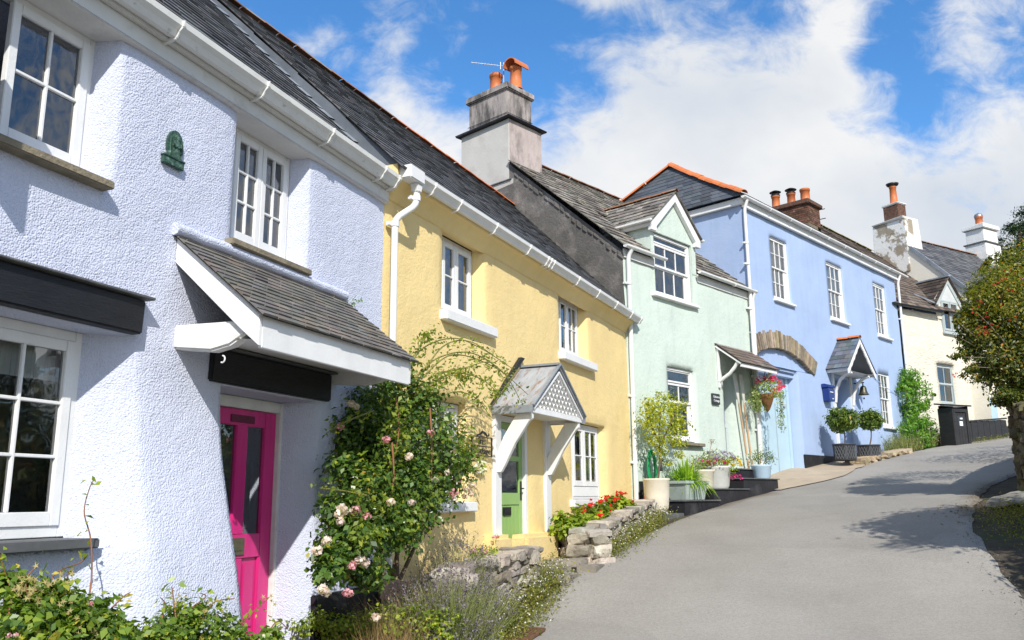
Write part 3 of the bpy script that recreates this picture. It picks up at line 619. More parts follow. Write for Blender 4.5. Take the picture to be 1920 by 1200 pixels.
# ------------------------------------------------------------------ foliage helpers (numpy)
def mesh_np(name, V, F4, tone, mats, parent=None, loc=None, kind=None, smooth=False, mi=None):
    V = np.asarray(V, float)
    T = MW[parent.name] if parent is not None else (Matrix.Translation(Vector(loc)) if loc is not None else Matrix.Identity(4))
    inv = np.array(T.inverted()); V = V@inv[:3, :3].T+inv[:3, 3]
    me = bpy.data.meshes.new(name); nf = len(F4); k = F4.shape[1]
    me.vertices.add(len(V)); me.vertices.foreach_set('co', V.ravel()); me.loops.add(nf*k); me.loops.foreach_set('vertex_index', F4.ravel().astype(np.int32))
    me.polygons.add(nf); me.polygons.foreach_set('loop_start', np.arange(0, nf*k, k, dtype=np.int32)); me.polygons.foreach_set('loop_total', np.full(nf, k, dtype=np.int32))
    for m in (mats if isinstance(mats, (list, tuple)) else [mats]): me.materials.append(m)
    if mi is not None: me.polygons.foreach_set('material_index', np.asarray(mi, dtype=np.int32))
    me.update(calc_edges=True)
    a = me.attributes.new('tone', 'FLOAT_COLOR', 'CORNER'); tl = np.ones((nf*k, 4), np.float32); tl[:, 0] = np.repeat(tone, k); a.data.foreach_set('color', tl.ravel())
    me.validate()
    o = bpy.data.objects.new(name, me); COL.objects.link(o)
    if parent is not None: o.parent = parent
    elif loc is not None: o.location = loc
    MW[o.name] = T
    if kind: o['kind'] = kind
    return o
def unit(a): return a/np.maximum(np.linalg.norm(a, axis=-1, keepdims=True), 1e-9)
def leafgeo(rng, P_, size, ratio=.5, out=None, up=.4, fold=.25, tone=None):
    """diamond leaves, folded along the midrib: returns verts, quads, tone"""
    n = len(P_); size = np.broadcast_to(np.asarray(size, float), (n,))*rng.uniform(.5, 1.4, n)
    nr = rng.normal(size=(n, 3)); nr = unit(nr)
    if out is not None: nr = unit(nr*.75+out*.8)
    nr[:, 2] += up; nr = unit(nr)
    t = unit(np.cross(nr, rng.normal(size=(n, 3)))); b = np.cross(nr, t)
    L2 = size[:, None]*t*.5; Wd = size[:, None]*b*ratio*.5; fd = nr*size[:, None]*ratio*fold
    V = np.stack([P_-L2, P_+Wd+fd-L2*.1, P_+L2-fd*.3, P_-Wd+fd-L2*.1], 1).reshape(-1, 3)
    F_ = np.arange(4*n).reshape(n, 4)
    if tone is None: tone = np.clip(rng.beta(2.0, 2.6, n), 0, 1)
    return V, F_, tone
def clumps(rng, blobs, per=40, spread=.16, shell=.35):
    """leaf positions gathered in sprays on and inside ellipsoids (cx,cy,cz,rx,ry,rz,n)"""
    P_ = []; O_ = []; T_ = []
    for (cx, cy, cz, rx, ry, rz, n) in blobs:
        k = max(1, int(n/per)); d = unit(rng.normal(size=(k, 3))); r = rng.uniform(shell, 1, k)**.6
        cc = d*r[:, None]; idx = rng.integers(0, k, n); q = cc[idx]+rng.normal(size=(n, 3))*spread
        q = q+0; tb = rng.uniform(-.16, .16, k)[idx]
        P_.append(np.array([cx, cy, cz])+q*np.array([rx, ry, rz])); O_.append(unit(q)); T_.append(np.clip(rng.beta(2.2, 2.8, n)+tb, 0, 1))
    return np.concatenate(P_), np.concatenate(O_), np.concatenate(T_)
def foliage(name, seed, blobs, size, m, parent, per=40, spread=.16, shell=.35, ratio=.5, up=.4, zmin=None, fold=.25):
    rng = np.random.default_rng(seed); P_, O_, T_ = clumps(rng, blobs, per, spread, shell)
    if zmin is not None: P_[:, 2] = np.maximum(P_[:, 2], zmin+rng.uniform(0, .05, len(P_)))
    V, F_, T_ = leafgeo(rng, P_, size, ratio, O_, up, fold, T_); return mesh_np(name, V, F_, T_, m, parent)
def petals(rng, centers, r, n, flat=.8):
    """little balls of petals round each centre"""
    P_ = []; O_ = []
    for c, rr in zip(centers, np.broadcast_to(r, (len(centers),))):
        d = unit(rng.normal(size=(n, 3))); P_.append(np.asarray(c)+d*rr*rng.uniform(.45, 1, (n, 1))*np.array([1, 1, flat])); O_.append(d)
    return np.concatenate(P_), np.concatenate(O_)
def flowers(name, seed, centers, r, m, parent, n=22, psize=.9, flat=.8, merge=2.6, cap=100):
    """blossoms: centres close together make one flower head, each head a mesh of its own (past cap the rest share one)"""
    rng = np.random.default_rng(seed); C_ = [np.array(c) for c in centers]; heads = []
    for c in C_:
        for h in heads:
            if min(np.linalg.norm(c-q) for q in h) < merge*r: h.append(c); break
        else: heads.append([c])
    groups = heads[:cap]; rest = heads[cap:]
    if rest: groups.append([c for h in rest for c in h])
    for gi, h in enumerate(groups):
        P_, O_ = petals(rng, h, r, n, flat); sz = np.full(len(P_), r*psize)
        nr = unit(O_+rng.normal(size=O_.shape)*.35); t = unit(np.cross(nr, rng.normal(size=O_.shape))); b = np.cross(nr, t)
        V = np.stack([P_-t*sz[:, None]*.5, P_+b*sz[:, None]*.45+nr*sz[:, None]*.12, P_+t*sz[:, None]*.5, P_-b*sz[:, None]*.45+nr*sz[:, None]*.12], 1).reshape(-1, 3)
        mesh_np(name, V, np.arange(len(V)).reshape(-1, 4), rng.uniform(0, 1, len(P_)), m, parent, kind='stuff' if gi >= cap else None)
def blades(name, seed, base, tip, wid, m, parent, seg=3, bend=.25, kind=None, loc=None):
    """thin curved blades from base to tip (arrays)"""
    rng = np.random.default_rng(seed); base = np.asarray(base); tip = np.asarray(tip); n = len(base); d = tip-base; ln = np.linalg.norm(d, axis=1, keepdims=True)
    side = unit(np.cross(d, rng.normal(size=(n, 3))))*np.broadcast_to(np.asarray(wid, float).reshape(-1, 1), (n, 1)); hor = rng.normal(size=(n, 3)); hor[:, 2] = -.3
    bd = hor*ln*bend*.3; V = np.zeros((n, seg+1, 2, 3))
    for s in range(seg+1):
        t = s/seg; c = base+d*t+bd*(t*t); wv = side*(1-t*.85)*.5; V[:, s, 0] = c-wv; V[:, s, 1] = c+wv
    idx = np.arange(n*(seg+1)*2).reshape(n, seg+1, 2); F_ = np.stack([idx[:, :-1, 0], idx[:, :-1, 1], idx[:, 1:, 1], idx[:, 1:, 0]], -1).reshape(-1, 4)
    return mesh_np(name, V.reshape(-1, 3), F_, np.repeat(np.clip(rng.beta(2, 2, n), 0, 1), seg), m, parent, loc=loc, kind=kind)
def arc_pts(a, b, lift, n=12, side=(0, 0, 0)):
    a, b, s = Vector(a), Vector(b), Vector(side); return [a.lerp(b, t)+Vector((0, 0, lift*4*t*(1-t)))+s*(4*t*(1-t)) for t in [i/n for i in range(n+1)]]
def along(pts, rng, n, jit):
    P_ = np.array([tuple(p) for p in pts]); t = rng.uniform(0, len(P_)-1.001, n); i = t.astype(int); f = (t-i)[:, None]; return P_[i]*(1-f)+P_[i+1]*f+rng.normal(size=(n, 3))*jit
#@@PART2
# ================================================================== LILAC COTTAGE
def lilac():
    h = thing('cottage', 'lilac roughcast cottage with a pink door under a slate porch, nearest the street corner', 'house', L.pt(-2.6, 0, -1.35), L.rot)
    def wf(u, z):
        t = min(1, max(0, (.95-z)/2.2)); t = t*t*(3-2*t); a = min(1, max(0, (u+3.75)/.5)); a = a*a*(3-2*a); b = 1 if u < -2.2 else max(0, 1-(u+2.2)/.4)
        low = .03*max(0, -z) if u > -1.8 else 0
        return .36*t*a*b+low
    ops = [dict(u0=-5.2, u1=-3.67, z0=2.12, z1=3.2, d=.2, sr=.055), dict(u0=-2.45, u1=-1.38, z0=2.08, z1=3.2, d=.2, sl=.18, sr=.05),
           dict(u0=-5.2, u1=-3.32, z0=-.27, z1=1.13, d=.25, sr=.23), dict(u0=-2.44, u1=-1.14, z0=-1.6, z1=.90, d=.36, sl=.10, sr=.06)]
    mb = MB(L); wall_grid(mb, L, -5.6, 0.0, -1.7, 3.2, ops, wf, step=.07, amp=.014, seed=3, rnd=.012)
    mb.quad((0, 0, -1.7), (0, -4.6, -1.7), (0, -4.6, 3.3), (0, 0, 3.3)); mb.quad((-5.6, 0, -1.7), (-5.6, -4.6, -1.7), (-5.6, -4.6, 3.3), (-5.6, 0, 3.3))
    mb.quad((-5.6, -4.6, -1.7), (0, -4.6, -1.7), (0, -4.6, 3.4), (-5.6, -4.6, 3.4)); mb.quad((-5.6, .06, 3.2), (0, .06, 3.2), (0, -4.6, 3.2), (-5.6, -4.6, 3.2)); mb.prism([(-.03, 3.2), (-4.6, 3.2), (-2.5, 5.4)], -5.6, -5.58, 'wz')
    wall = mb.build('wall', m_lilac, h, fix=False)
    mb = MB(L); mb.box(-1.14, .0, -.05, .075, -1.8, -.80); mb.build('plinth', m_plinth, h, bevel=.01)
    # wall plate, soffit and fascia
    mb = MB(L); mb.box(-5.6, 0.02, -.24, .05, 3.188, 3.34); f_ = mb.build('wall_plate', m_soffit, h, bevel=.006)
    mb = MB(L); mb.box(-5.6, .03, .051, .10, 3.328, 3.48); mb.build('fascia', m_soffit, h, bevel=.006)
    gutter(L, h, -5.6, .0, .096, 3.47, m=m_gutold, brk=[-5.2, -4.35, -3.35, -2.35, -1.35, -.35, -.06], ogee=True)
    mb = MB(L); a = 1.05; d = 2.9
    slates(mb, L.pt(-5.7, .13, 3.41), L.pt(.0, .13, 3.41), L.pt(-5.7, -d, 3.41+a*(d+.13)), L.pt(0, -d, 3.41+a*(d+.13)), 24, .21, th=.016, tone=(.55, 1.6), seed=11)
    roof = mb.build('roof', m_slate, h, fix=False)
    # lead flashing against the taller neighbour: upstand and stepped soakers on the slates
    mb = MB(L)
    for k in range(19):
        w0, w1 = .14-k*.16, .14-(k+1)*.16; z0, z1 = 3.41+a*(.13-w0), 3.41+a*(.13-w1); lo = .02+.012*(k % 2)
        mb.tone = (random.uniform(.85, 1.15),)*3; mb.quad((-.125+random.uniform(-.012, .012), w0, z0+.036), (.0, w0, z0+lo+.03), (.0, w1-.02, z1+lo+.03), (-.125, w1-.02, z1+.036))
    mb.cur = 1; mb.tone = (1, 1, 1)
    for k in range(5):
        w0, w1 = .16-k*.68, .16-(k+1)*.68; z0, z1 = 3.41+a*(.13-w0), 3.41+a*(.13-w1); mb.quad((-.012-.004*(k % 2), w0, z0-.02), (-.012-.004*(k % 2), w1-.02, z1-.02), (-.008, w1-.02, 3.56+.997*(.26-w1)-.025), (-.008, w0, 3.56+.997*(.26-w0)-.025))
        mb.cur = 1
    mb.build('flashing', [m_lead, m_leadup], roof, fix=False)
    # windows
    u0, u1 = -5.0, -3.71; z0, z1 = 2.17, 3.19
    w1 = window(L, h, u0, u1, z0, z1, -.2, [(-4.36, -3.76, z0+.05, z1-.05, 2, 2, (.06, .07, .06, .08), .012)], sill=(-5.1, -3.71, 2.05, 2.105, -.2, .095), msill=m_stonesill, fw=.05, name='upper_casement_window')
    mb = MB(L)     # the other leaf stands open, hinged on its far side
    mm = L.pt(-4.98, -.18, 0); ax = (L.n*.995-L.u*-.10).normalized(); fr2 = Fr((mm.x, mm.y), math.degrees(math.atan2(ax.x, ax.y)))
    mb = MB(fr2); g = MB(fr2)
    for q in ((0, .065, z0+.05, z1-.05), (.535, .60, z0+.05, z1-.05), (.065, .535, z0+.05, z0+.14), (.065, .535, z1-.12, z1-.05), (.29, .31, z0+.14, z1-.12)): mb.box(q[0], q[1], -.022, .022, q[2], q[3])
    mb.box(.065, .535, -.014, .014, 2.655, 2.678); g.quad((.065, 0, z0+.14), (.535, 0, z0+.14), (.535, 0, z1-.12), (.065, 0, z1-.12))
    lf = mb.build('open_casement', m_white, w1, bevel=.004)
    g.build('pane', m_glass, w1, fix=False)
    mb = MB(fr2); mb.tubew([fr2.pt(.50+.03*math.cos(t)*(1-t/9), .045, 2.62+.03*math.sin(t)*(1-t/9)+t*.004) for t in [i*.5 for i in range(15)]], .005, 6); mb.tubew([fr2.pt(.50, .045, 2.68), fr2.pt(.50, .05, 2.75), fr2.pt(.56, .03, 2.76)], .006, 6); mb.build('casement_handle', m_iron, w1)
    window(L, h, -2.26, -1.43, 2.15, 3.19, -.2, casements(-2.26, -1.43, 2.15, 3.19, [-1.845], [2, 2], 3, fw=.045, st=.06), sill=(-2.5, -1.41, 2.02, 2.075, -.2, .085), msill=m_stonesill, name='upper_casement_window')
    u0, u1 = -5.15, -3.53; z0, z1 = -.20, 1.13
    window(L, h, u0, u1, z0, z1, -.25, casements(u0, u1, z0, z1, [-4.35], [2, 2], 3, fw=.07, st=.07), sill=(-5.2, -3.6, -.265, -.205, -.26, .12), msill=m_slab, fw=.07, name='lower_casement_window', curt=[(-5.08, -3.60, .80, 1.08, m_curtain)])  # curtain strip added to lighten the dark panes, standing for the pale interior
    mb = MB(L); n = 30
    for k in range(n):    # a timber beam, adzed a little uneven
        pass
    mb.box(-5.4, -3.34, -.26, .075, 1.135, 1.375, jit=.006); b = mb.build('window_lintel', m_black, h, bevel=.012)
    mb = MB(L); mb.box(-5.4, -3.29, -.05, .115, 1.378, 1.396, jit=.004); mb.build('drip_slate', m_slab, b, bevel=.004)
    mb = MB(L); mb.box(-2.6, -.98, -.355, .05, .915, 1.17, jit=.008); b = mb.build('door_lintel', m_black, h, bevel=.012)
    mb = MB(L); mb.box(-2.58, -.93, -.02, .09, 1.173, 1.19, jit=.003); mb.build('drip_slate', m_slab, b, bevel=.004)
    # door
    mb = MB(L); mb.box(-1.225, -1.11, -.44, -.325, -1.5, .895); mb.box(-2.3, -1.225, -.44, -.33, .80, .895); mb.box(-2.42, -2.22, -.44, -.325, -1.5, .80); mb.build('door_frame', m_whitew, h, bevel=.006)
    mb = MB(L); u0, u1, z0, z1, w = -2.22, -1.228, -1.28, .795, -.37
    for q in ((u0, u0+.13, z0, z1), (u1-.155, u1, z0, z1), (u0+.13, u1-.155, .655, z1), (u0+.13, u1-.155, -.46, -.26), (u0+.13, u1-.155, z0, -1.08), (-1.765, -1.615, -.26, .655), (-1.765, -1.615, -1.08, -.46)): mb.box(q[0], q[1], w-.045, w, q[2], q[3])
    for (a, b_) in ((u0+.13, -1.765), (-1.615, u1-.155)):
        mb.box(a, b_, w-.04, w-.022, -1.08, -.46); mb.box(a+.05, b_-.05, w-.022, w-.008, -1.03, -.51)
        for t in (.012,): mb.box(a, a+t, w-.02, w-.004, -1.08, -.46); mb.box(b_-t, b_, w-.02, w-.004, -1.08, -.46)
    dr = mb.build('door', m_pink, h, bevel=.005)
    mb = MB(L)
    for (a, b_) in ((u0+.13, -1.765), (-1.615, u1-.155)): mb.quad((a, w-.025, -.26), (b_, w-.025, -.26), (b_, w-.025, .655), (a, w-.025, .655))
    mb.build('door_pane', m_glass, dr, fix=False)
    mb = MB(L); mb.quad((-2.4, -.8, -1.4), (-1.0, -.8, -1.4), (-1.0, -.8, 1), (-2.4, -.8, 1)); mb.build('hall_lining', m_room, dr, fix=False)
    mb = MB(L); mb.box(-1.83, -1.60, w, w+.012, -.43, -.29); mb.box(-1.80, -1.63, w+.012, w+.018, -.395, -.325); mb.build('letter_plate', m_brass, dr, bevel=.003)
    mb = MB(L); mb.box(-1.86, -1.54, w, w+.008, .68, .745); mb.build('name_plate', mat('dark_enamel_plate', (.16, .02, .055), .4, .3, 30), dr, bevel=.003)
    mb = MB(L); mb.box(-1.185, -1.135, -.325, -.29, .30, .46); mb.lathe(L.pt(-1.16, -.288, .36), [(.0, 0), (.014, 0), (.014, .012)], 10); mb.build('doorbell', m_iron, h, bevel=.008)
    # porch canopy
    a0, a1, zt, zb, wp = -3.02, -.79, 1.95, 1.31, .78; sl_ = (zt-zb)/wp
    mb = MB(L); slates(mb, L.pt(a0-.03, wp+.05, zb-.04), L.pt(a1+.05, wp+.05, zb-.04), L.pt(a0-.03, -.02, zt+.015), L.pt(a1+.05, -.02, zt+.015), 14, .17, th=.011, tone=(.78, 1.18), seed=5, warm=.08)
    cn = mb.build('porch_roof', m_slateporch, h, fix=False)
    for q in (a0, a1-.035): mb = MB(L); mb.prism([(0, zt-.02), (wp, zb-.03), (wp, zb-.25), (.62, zb-.25+.13), (0, zt-.21)], q, q+.035, 'wz'); mb.build('bargeboard', m_white, cn, bevel=.004)
    mb = MB(L); mb.box(a0+.036, a1-.036, wp-.03, wp+.003, zb-.26, zb-.035); mb.build('porch_fascia', m_white, cn, bevel=.004)
    mb = MB(L); mb.quad((a0+.04, wp-.035, zb-.20), (a1-.04, wp-.035, zb-.20), (a1-.04, 0, zb-.10), (a0+.04, 0, zb-.10)); mb.build('porch_soffit', m_soffit, cn, fix=False)
    for k, uu in enumerate((a0+.04, a1-.14)):
        mb = MB(L); pr = [(-.05, 1.10), (.34, 1.06), (.50, 1.085), (.66, 1.17), (.72, 1.24), (.60, 1.262), (-.05, 1.275)]; mb.prism([(q+random.uniform(-.004, .004), z+random.uniform(-.006, .006)) for q, z in pr], uu, uu+.11, 'wz'); mb.build('porch_bracket', m_whitew, cn, bevel=.016)
    mb = MB(L); mb.tubew([L.pt(a0+.10, .40+.022*math.sin(t), 1.025-.025*math.cos(t)*-1-.02) for t in [i*.45 for i in range(9)]], .006, 6); mb.build('hook', m_white, cn)
    # mortar fillet over the porch head
    mb = MB(L); mb.tubew([L.pt(a0-.05+i*(a1-a0+.1)/16, .015, zt+.035+.012*mnoise.noise((i*.8, 0, 0))) for i in range(17)], .05, 8); mb.build('mortar_fillet', m_lilac, wall)
    return h
H_LILAC = lilac()
def plaque():
    t = thing('wall_plaque', 'small green bronze relief of a robed figure in a niche on the lilac wall', 'plaque', L.pt(-3.13, .03, 2.42), L.rot)
    z0 = 2.505; mb = MB(L); c = -3.125; pol = [(c-.06, z0), (c+.06, z0)]+[(c+.082*math.cos(a), z0+.10+.125*math.sin(a)) for a in np.linspace(-.3, math.pi+.3, 14)]
    mb.prism(pol, .0, .025); mb.box(c-.115, c+.09, .0, .035, z0-.065, z0); mb.box(c-.12, c+.095, .0, .042, z0-.010, z0+.005); mb.build('backplate', m_verdi, t, bevel=.004)
    mb = MB(L); w0, w1 = .020, .042     # robed figure in low relief: robe, shoulders, head, folds and two posts
    mb.prism([(c-.036, z0), (c+.036, z0), (c+.024, z0+.085), (c+.036, z0+.120), (c+.014, z0+.145), (c-.014, z0+.145), (c-.036, z0+.120), (c-.024, z0+.085)], w0, w1)
    mb.prism([(c+.019*math.cos(a), z0+.166+.023*math.sin(a)) for a in np.linspace(0, 5.8, 12)], w0, w1+.004)
    for s in (-1, 1):
        mb.tube([(c+s*.033, w1, z0+.118), (c+s*.030, w1+.008, z0+.085), (c+s*.006, w1+.010, z0+.088)], [.009, .009, .007], 6); mb.tube([(c+s*.058, .028, z0+.01), (c+s*.058, .028, z0+.16)], .007, 6)
    for k in range(5): u = c-.026+k*.013; mb.tube([(u*1.0, w1, z0+.004), (c+(u-c)*.55, w1+.002, z0+.08)], .0045, 5)
    mb.build('relief_figure', m_verdi, t)
plaque()
# ================================================================== YELLOW COTTAGE
def yellow():
    h = thing('cottage', 'yellow rendered cottage with a green door below a small latticed gable porch', 'house', Y.pt(4.3, 0, -.8), Y.rot)
    U1 = 8.76
    wf = lambda u, z: .02*max(0, .2-z)*.6
    ops = [dict(u0=1.33, u1=2.43, z0=2.25, z1=3.30, d=.15, sl=.16, sr=.06), dict(u0=5.17, u1=6.47, z0=2.33, z1=3.37, d=.15, sl=.28, sr=.07),
           dict(u0=.72, u1=1.97, z0=-.03, z1=1.18, d=.12, sr=.03), dict(u0=5.60, u1=7.32, z0=0, z1=1.27, d=.12, sl=.2, sr=.12), dict(u0=2.86, u1=3.79, z0=-1.3, z1=1.14, d=.09, sl=.01, sr=.01)]
    mb = MB(Y); wall_grid(mb, Y, 0, U1, -1.6, 3.42, ops, wf, step=.1, amp=.012, seed=8)
    mb.quad((0, 0, -1.6), (0, -5.8, -1.6), (0, -5.8, 3.5), (0, 0, 3.5)); mb.quad((0, -5.8, -1.6), (U1, -5.8, -1.6), (U1, -5.8, 3.5), (0, -5.8, 3.5)); mb.prism([(0, 3.5), (-5.8, 3.5), (-2.9, 6.5)], 0.004, .03, 'wz')
    # coved cornice
    co = [(-.02, 3.265), (.010, 3.27), (.022, 3.29), (.042, 3.33), (.07, 3.37), (.105, 3.41), (.14, 3.44), (.16, 3.45), (.178, 3.455), (.18, 3.62), (-.05, 3.62)]; rows = []
    mb.smooth = True; ua = np.linspace(-.02, U1, 60)
    for u in ua: rows.append([mb.p(u, w+.005*mnoise.noise((u*1.3, z*3, 4)), z+.012*mnoise.noise((u*.8, 2, 9))) for w, z in co])
    for a, b in zip(rows, rows[1:]):
        for i in range(len(co)-1): mb.face((a[i], b[i], b[i+1], a[i+1]))
    mb.smooth = False; mb.face(rows[0]); mb.face(rows[-1][::-1])
    wall = mb.build('wall', m_yellow, h, fix=False)
    mb = MB(Y); mb.box(3.20, 4.32, -.05, .25, -1.3, -.45, jit=.01); mb.build('step_pier', m_yellow, h, bevel=.05)
    mb = MB(Y); mb.box(2.36, 2.97, -.05, .16, -1.3, -.44, jit=.01); mb.build('step_pier', m_yellow, h, bevel=.05)
    g = gutter(Y, h, .12, 9.02, .172, 3.60, brk=[.62, 1.25, 2.25, 3.35, 4.02, 4.14, 4.26, 5.35, 6.35, 7.35, 8.3, 8.9], ogee=True)
    mb = MB(Y); mb.box(.03, .33, .165, .325, 3.46, 3.615); mb.prism([(.2, 3.46), (.33, 3.46), (.30, 3.36), (.23, 3.36)], .20, .30); mb.build('gutter_outlet', m_gutw, g, bevel=.012)
    downpipe(Y, h, [(.27, .25, 3.42), (.27, .25, 3.22), (.09, .09, 3.03), (.09, .09, -1.2)], .038, clips=[(.27, .25, 3.30), (.09, .09, 2.97), (.09, .09, 1.2)])
    mb = MB(Y); zr, dr_ = 6.71, 2.9; bl, br, tl, tr = Y.pt(-.06, .26, 3.56), Y.pt(8.95, .26, 3.56), Y.pt(-.06, -dr_, zr), Y.pt(9.75, -dr_, zr)
    slates(mb, bl, br, tl, tr, 26, .24, th=.015, tone=(.55, 1.45), seed=21); mb.quadw(tl, tr, Y.pt(9.7, -6, 3.7), Y.pt(-.06, -6, 3.7)); roof = mb.build('roof', m_slate, h, fix=False)
    mb = MB(Y); ridge_tiles(mb, Y.pt(-.06, -dr_, zr+.05), Y.pt(4.6, -dr_, zr+.03), .10, .40, (.55, 1.2), 3); mb.build('old_ridge_tiles', m_terraold, roof)
    mb = MB(Y); ridge_tiles(mb, Y.pt(4.6, -dr_, zr+.03), Y.pt(9.72, -dr_, zr+.03), .10, .45, (.85, 1.15), 4); mb.build('ridge_tiles', m_terra, roof)
    cs = casements
    window(Y, h, 1.50, 2.36, 2.29, 3.285, -.15, cs(1.50, 2.36, 2.29, 3.285, [1.90], [1, 1], 2, fw=.05, st=.065), curt=[(1.56, 1.75, 2.33, 3.24, m_beige), (2.16, 2.31, 2.33, 3.24, m_beige)], sill=(1.26, 2.66, 2.13, 2.26, -.16, .10), name='upper_casement_window')
    window(Y, h, 5.46, 6.40, 2.36, 3.36, -.15, cs(5.46, 6.40, 2.36, 3.36, [5.86], [1, 2], 2, fw=.05, st=.06), curt=[(5.9, 6.34, 2.4, 3.3, m_beige)], sill=(5.08, 6.68, 2.20, 2.335, -.16, .11), name='upper_casement_window')
    window(Y, h, .75, 1.935, -.02, 1.17, -.12, cs(.75, 1.935, -.02, 1.17, [1.34], [2, 2], 2, fw=.06, st=.06), curt=[(.8, 1.88, .05, 1.1, m_curtain)], sill=(.66, 2.03, -.13, -.015, -.13, .11), name='lower_casement_window')
    sh = [(5.93, 6.42, .22, 1.21, 1, 2, .07, .012), (6.44, 7.13, .22, 1.21, 2, 2, .065, .012)]
    w3 = window(Y, h, 5.86, 7.20, .0, 1.26, -.12, sh, curt=[(5.98, 6.28, .2, 1.2, m_curtain), (6.75, 7.12, .2, 1.2, m_beige)], sill=(5.42, 7.32, -.12, .0, -.13, .09), name='lower_casement_window')
    mb = MB(Y); mb.box(5.92, 7.14, -.16, -.118, .052, .215); mb.build('window_apron', m_white, w3, bevel=.004)
    # door, posts, porch
    mb = MB(Y); mb.box(2.86, 2.93, -.14, -.01, -1.0, 1.13); mb.box(3.71, 3.79, -.14, .0, -1.0, 1.13); mb.box(2.93, 3.71, -.14, -.012, 1.05, 1.13); mb.build('door_frame', m_white, h, bevel=.005)
    mb = MB(Y); u0, u1, w = 2.935, 3.705, -.05
    for q in ((u0, u0+.10, -.75, 1.045), (u1-.10, u1, -.75, 1.045), (u0+.1, u1-.1, .96, 1.045), (u0+.1, u1-.1, .53, .60), (u0+.1, u1-.1, -.06, .10), (u0+.1, u1-.1, -.75, -.64), (3.305, 3.335, .60, .96)): mb.box(q[0], q[1], w-.045, w, q[2], q[3])
    for k in range(5): a = u0+.102+k*.114; mb.box(a, a+.110, w-.035, w-.012, -.64, -.06)
    dr = mb.build('door', m_green, h, bevel=.004)
    mb = MB(Y)
    for q in ((u0+.1, u1-.1, .10, .53), (u0+.1, u1-.1, .60, .96)): mb.quad((q[0], w-.02, q[2]), (q[1], w-.02, q[2]), (q[1], w-.02, q[3]), (q[0], w-.02, q[3]))
    mb.build('door_pane', m_glass, dr, fix=False)
    mb = MB(Y); mb.box(2.9, 3.78, -.75, -.73, -.8, 1.1); mb.build('hall_lining', m_room, dr)
    mb = MB(Y); mb.box(u0+.14, u0+.39, w-.011, w+.006, -.20, -.09); mb.box(u0+.17, u0+.36, w+.006, w+.012, -.175, -.115); mb.build('letter_plate', m_iron, dr, bevel=.002)
    mb = MB(Y); mb.box(u1-.075, u1-.035, w, w+.012, .0, .26); mb.tube([(u1-.055, w+.01, .16), (u1-.055, w+.05, .16), (u1-.14, w+.05, .155)], .009, 7); mb.build('handle', m_iron, dr)
    for a, b in ((2.65, 2.845), (4.37, 4.56)):
        mb = MB(Y); mb.box(a, b, -.02, .045, -.46, 1.20); mb.build('porch_post', m_white, h, bevel=.006)
    c, ap, zb, wp, hw = 3.62, 1.83, 1.22, .56, .93
    mb = MB(Y)
    for s in (-1, 1):
        mb.prism([(c, ap+.035), (c+s*(hw+.06), zb-.015), (c+s*(hw+.06), zb-.05), (c, ap-.005)][::1], -.02, wp+.03)
    pr = mb.build('porch_roof', mat('porch_zinc_weathered', (.34, .36, .38), .6, .2, 5, bump=.003, bs=20, col2=(.25, .17, .13), c2s=7, c2p=(.52, .64), stretch=(.6, 2.2, .6)), h, bevel=.003)
    mb = MB(Y); mb.box(c-hw-.07, c-hw-.045, -.02, wp+.035, zb-.11, zb-.01); mb.box(c+hw+.045, c+hw+.07, -.02, wp+.035, zb-.11, zb-.01)
    for s in (-1, 1): mb.bar((c, wp+.034, ap+.04), (c+s*(hw+.05), wp+.034, zb-.01), .02, .05, up=Y.n)
    mb.bar((c, -.02, ap+.045), (c, wp+.04, ap+.045), .12, .03); mb.build('porch_flashing', m_lead, pr)
    mb = MB(Y); mb.prism([(c-.1, ap+.17), (c+.02, ap+.17), (c-hw-.10, zb+.03), (c-hw-.16, zb-.02)], .0, .05); mb.build('side_flashing', m_black, pr)
    mb = MB(Y); sl2 = (ap-zb)/hw
    for s in (-1, 1): mb.bar((c, wp-.01, ap-.075), (c+s*(hw-.02), wp-.01, zb-.055), .035, .075, up=Y.n)
    mb.box(c-hw+.02, c+hw-.02, wp-.03, wp+.006, zb-.105, zb-.03); mb.box(c-hw+.02, c-hw+.06, 0, wp-.03, zb-.105, zb-.03); mb.box(c+hw-.06, c+hw-.02, 0, wp-.03, zb-.105, zb-.03); mb.build('porch_frame', m_white, pr, bevel=.004)
    mb = MB(Y)
    def clip(u_, z_): return z_ > zb-.03 and z_ < ap-.09-abs(u_-c)*sl2
    for s in (-1, 1):
        for k in range(-14, 15):
            x0 = c+k*.135; pts = [(x0+s*t*.70, zb-.06+t*.72) for t in np.linspace(0, 1.1, 120)]; ins = [q for q in pts if clip(*q)]
            if len(ins) > 6: mb.bar((ins[0][0], wp-.012-.009*s, ins[0][1]), (ins[-1][0], wp-.012-.009*s, ins[-1][1]), .0085, .043, up=Y.n)
    mb.build('porch_lattice', m_white, pr)
    for uu in (2.70, 4.42):
        mb = MB(Y); prf = [(.04, .36), (.04, .60), (.14, .82), (.34, 1.12), (.55, 1.12), (.55, 1.04), (.50, 1.0), (.30, .72), (.16, .46), (.10, .36)]; mb.prism(prf, uu, uu+.075, 'wz'); mb.build('porch_bracket', m_white, pr, bevel=.006)
    mb = MB(Y); mb.quad((c-hw+.05, wp-.03, zb-.06), (c+hw-.05, wp-.03, zb-.06), (c+hw-.05, 0, zb-.06), (c-hw+.05, 0, zb-.06)); mb.build('porch_soffit', m_white, pr, fix=False)
    return h
H_YELLOW = yellow()
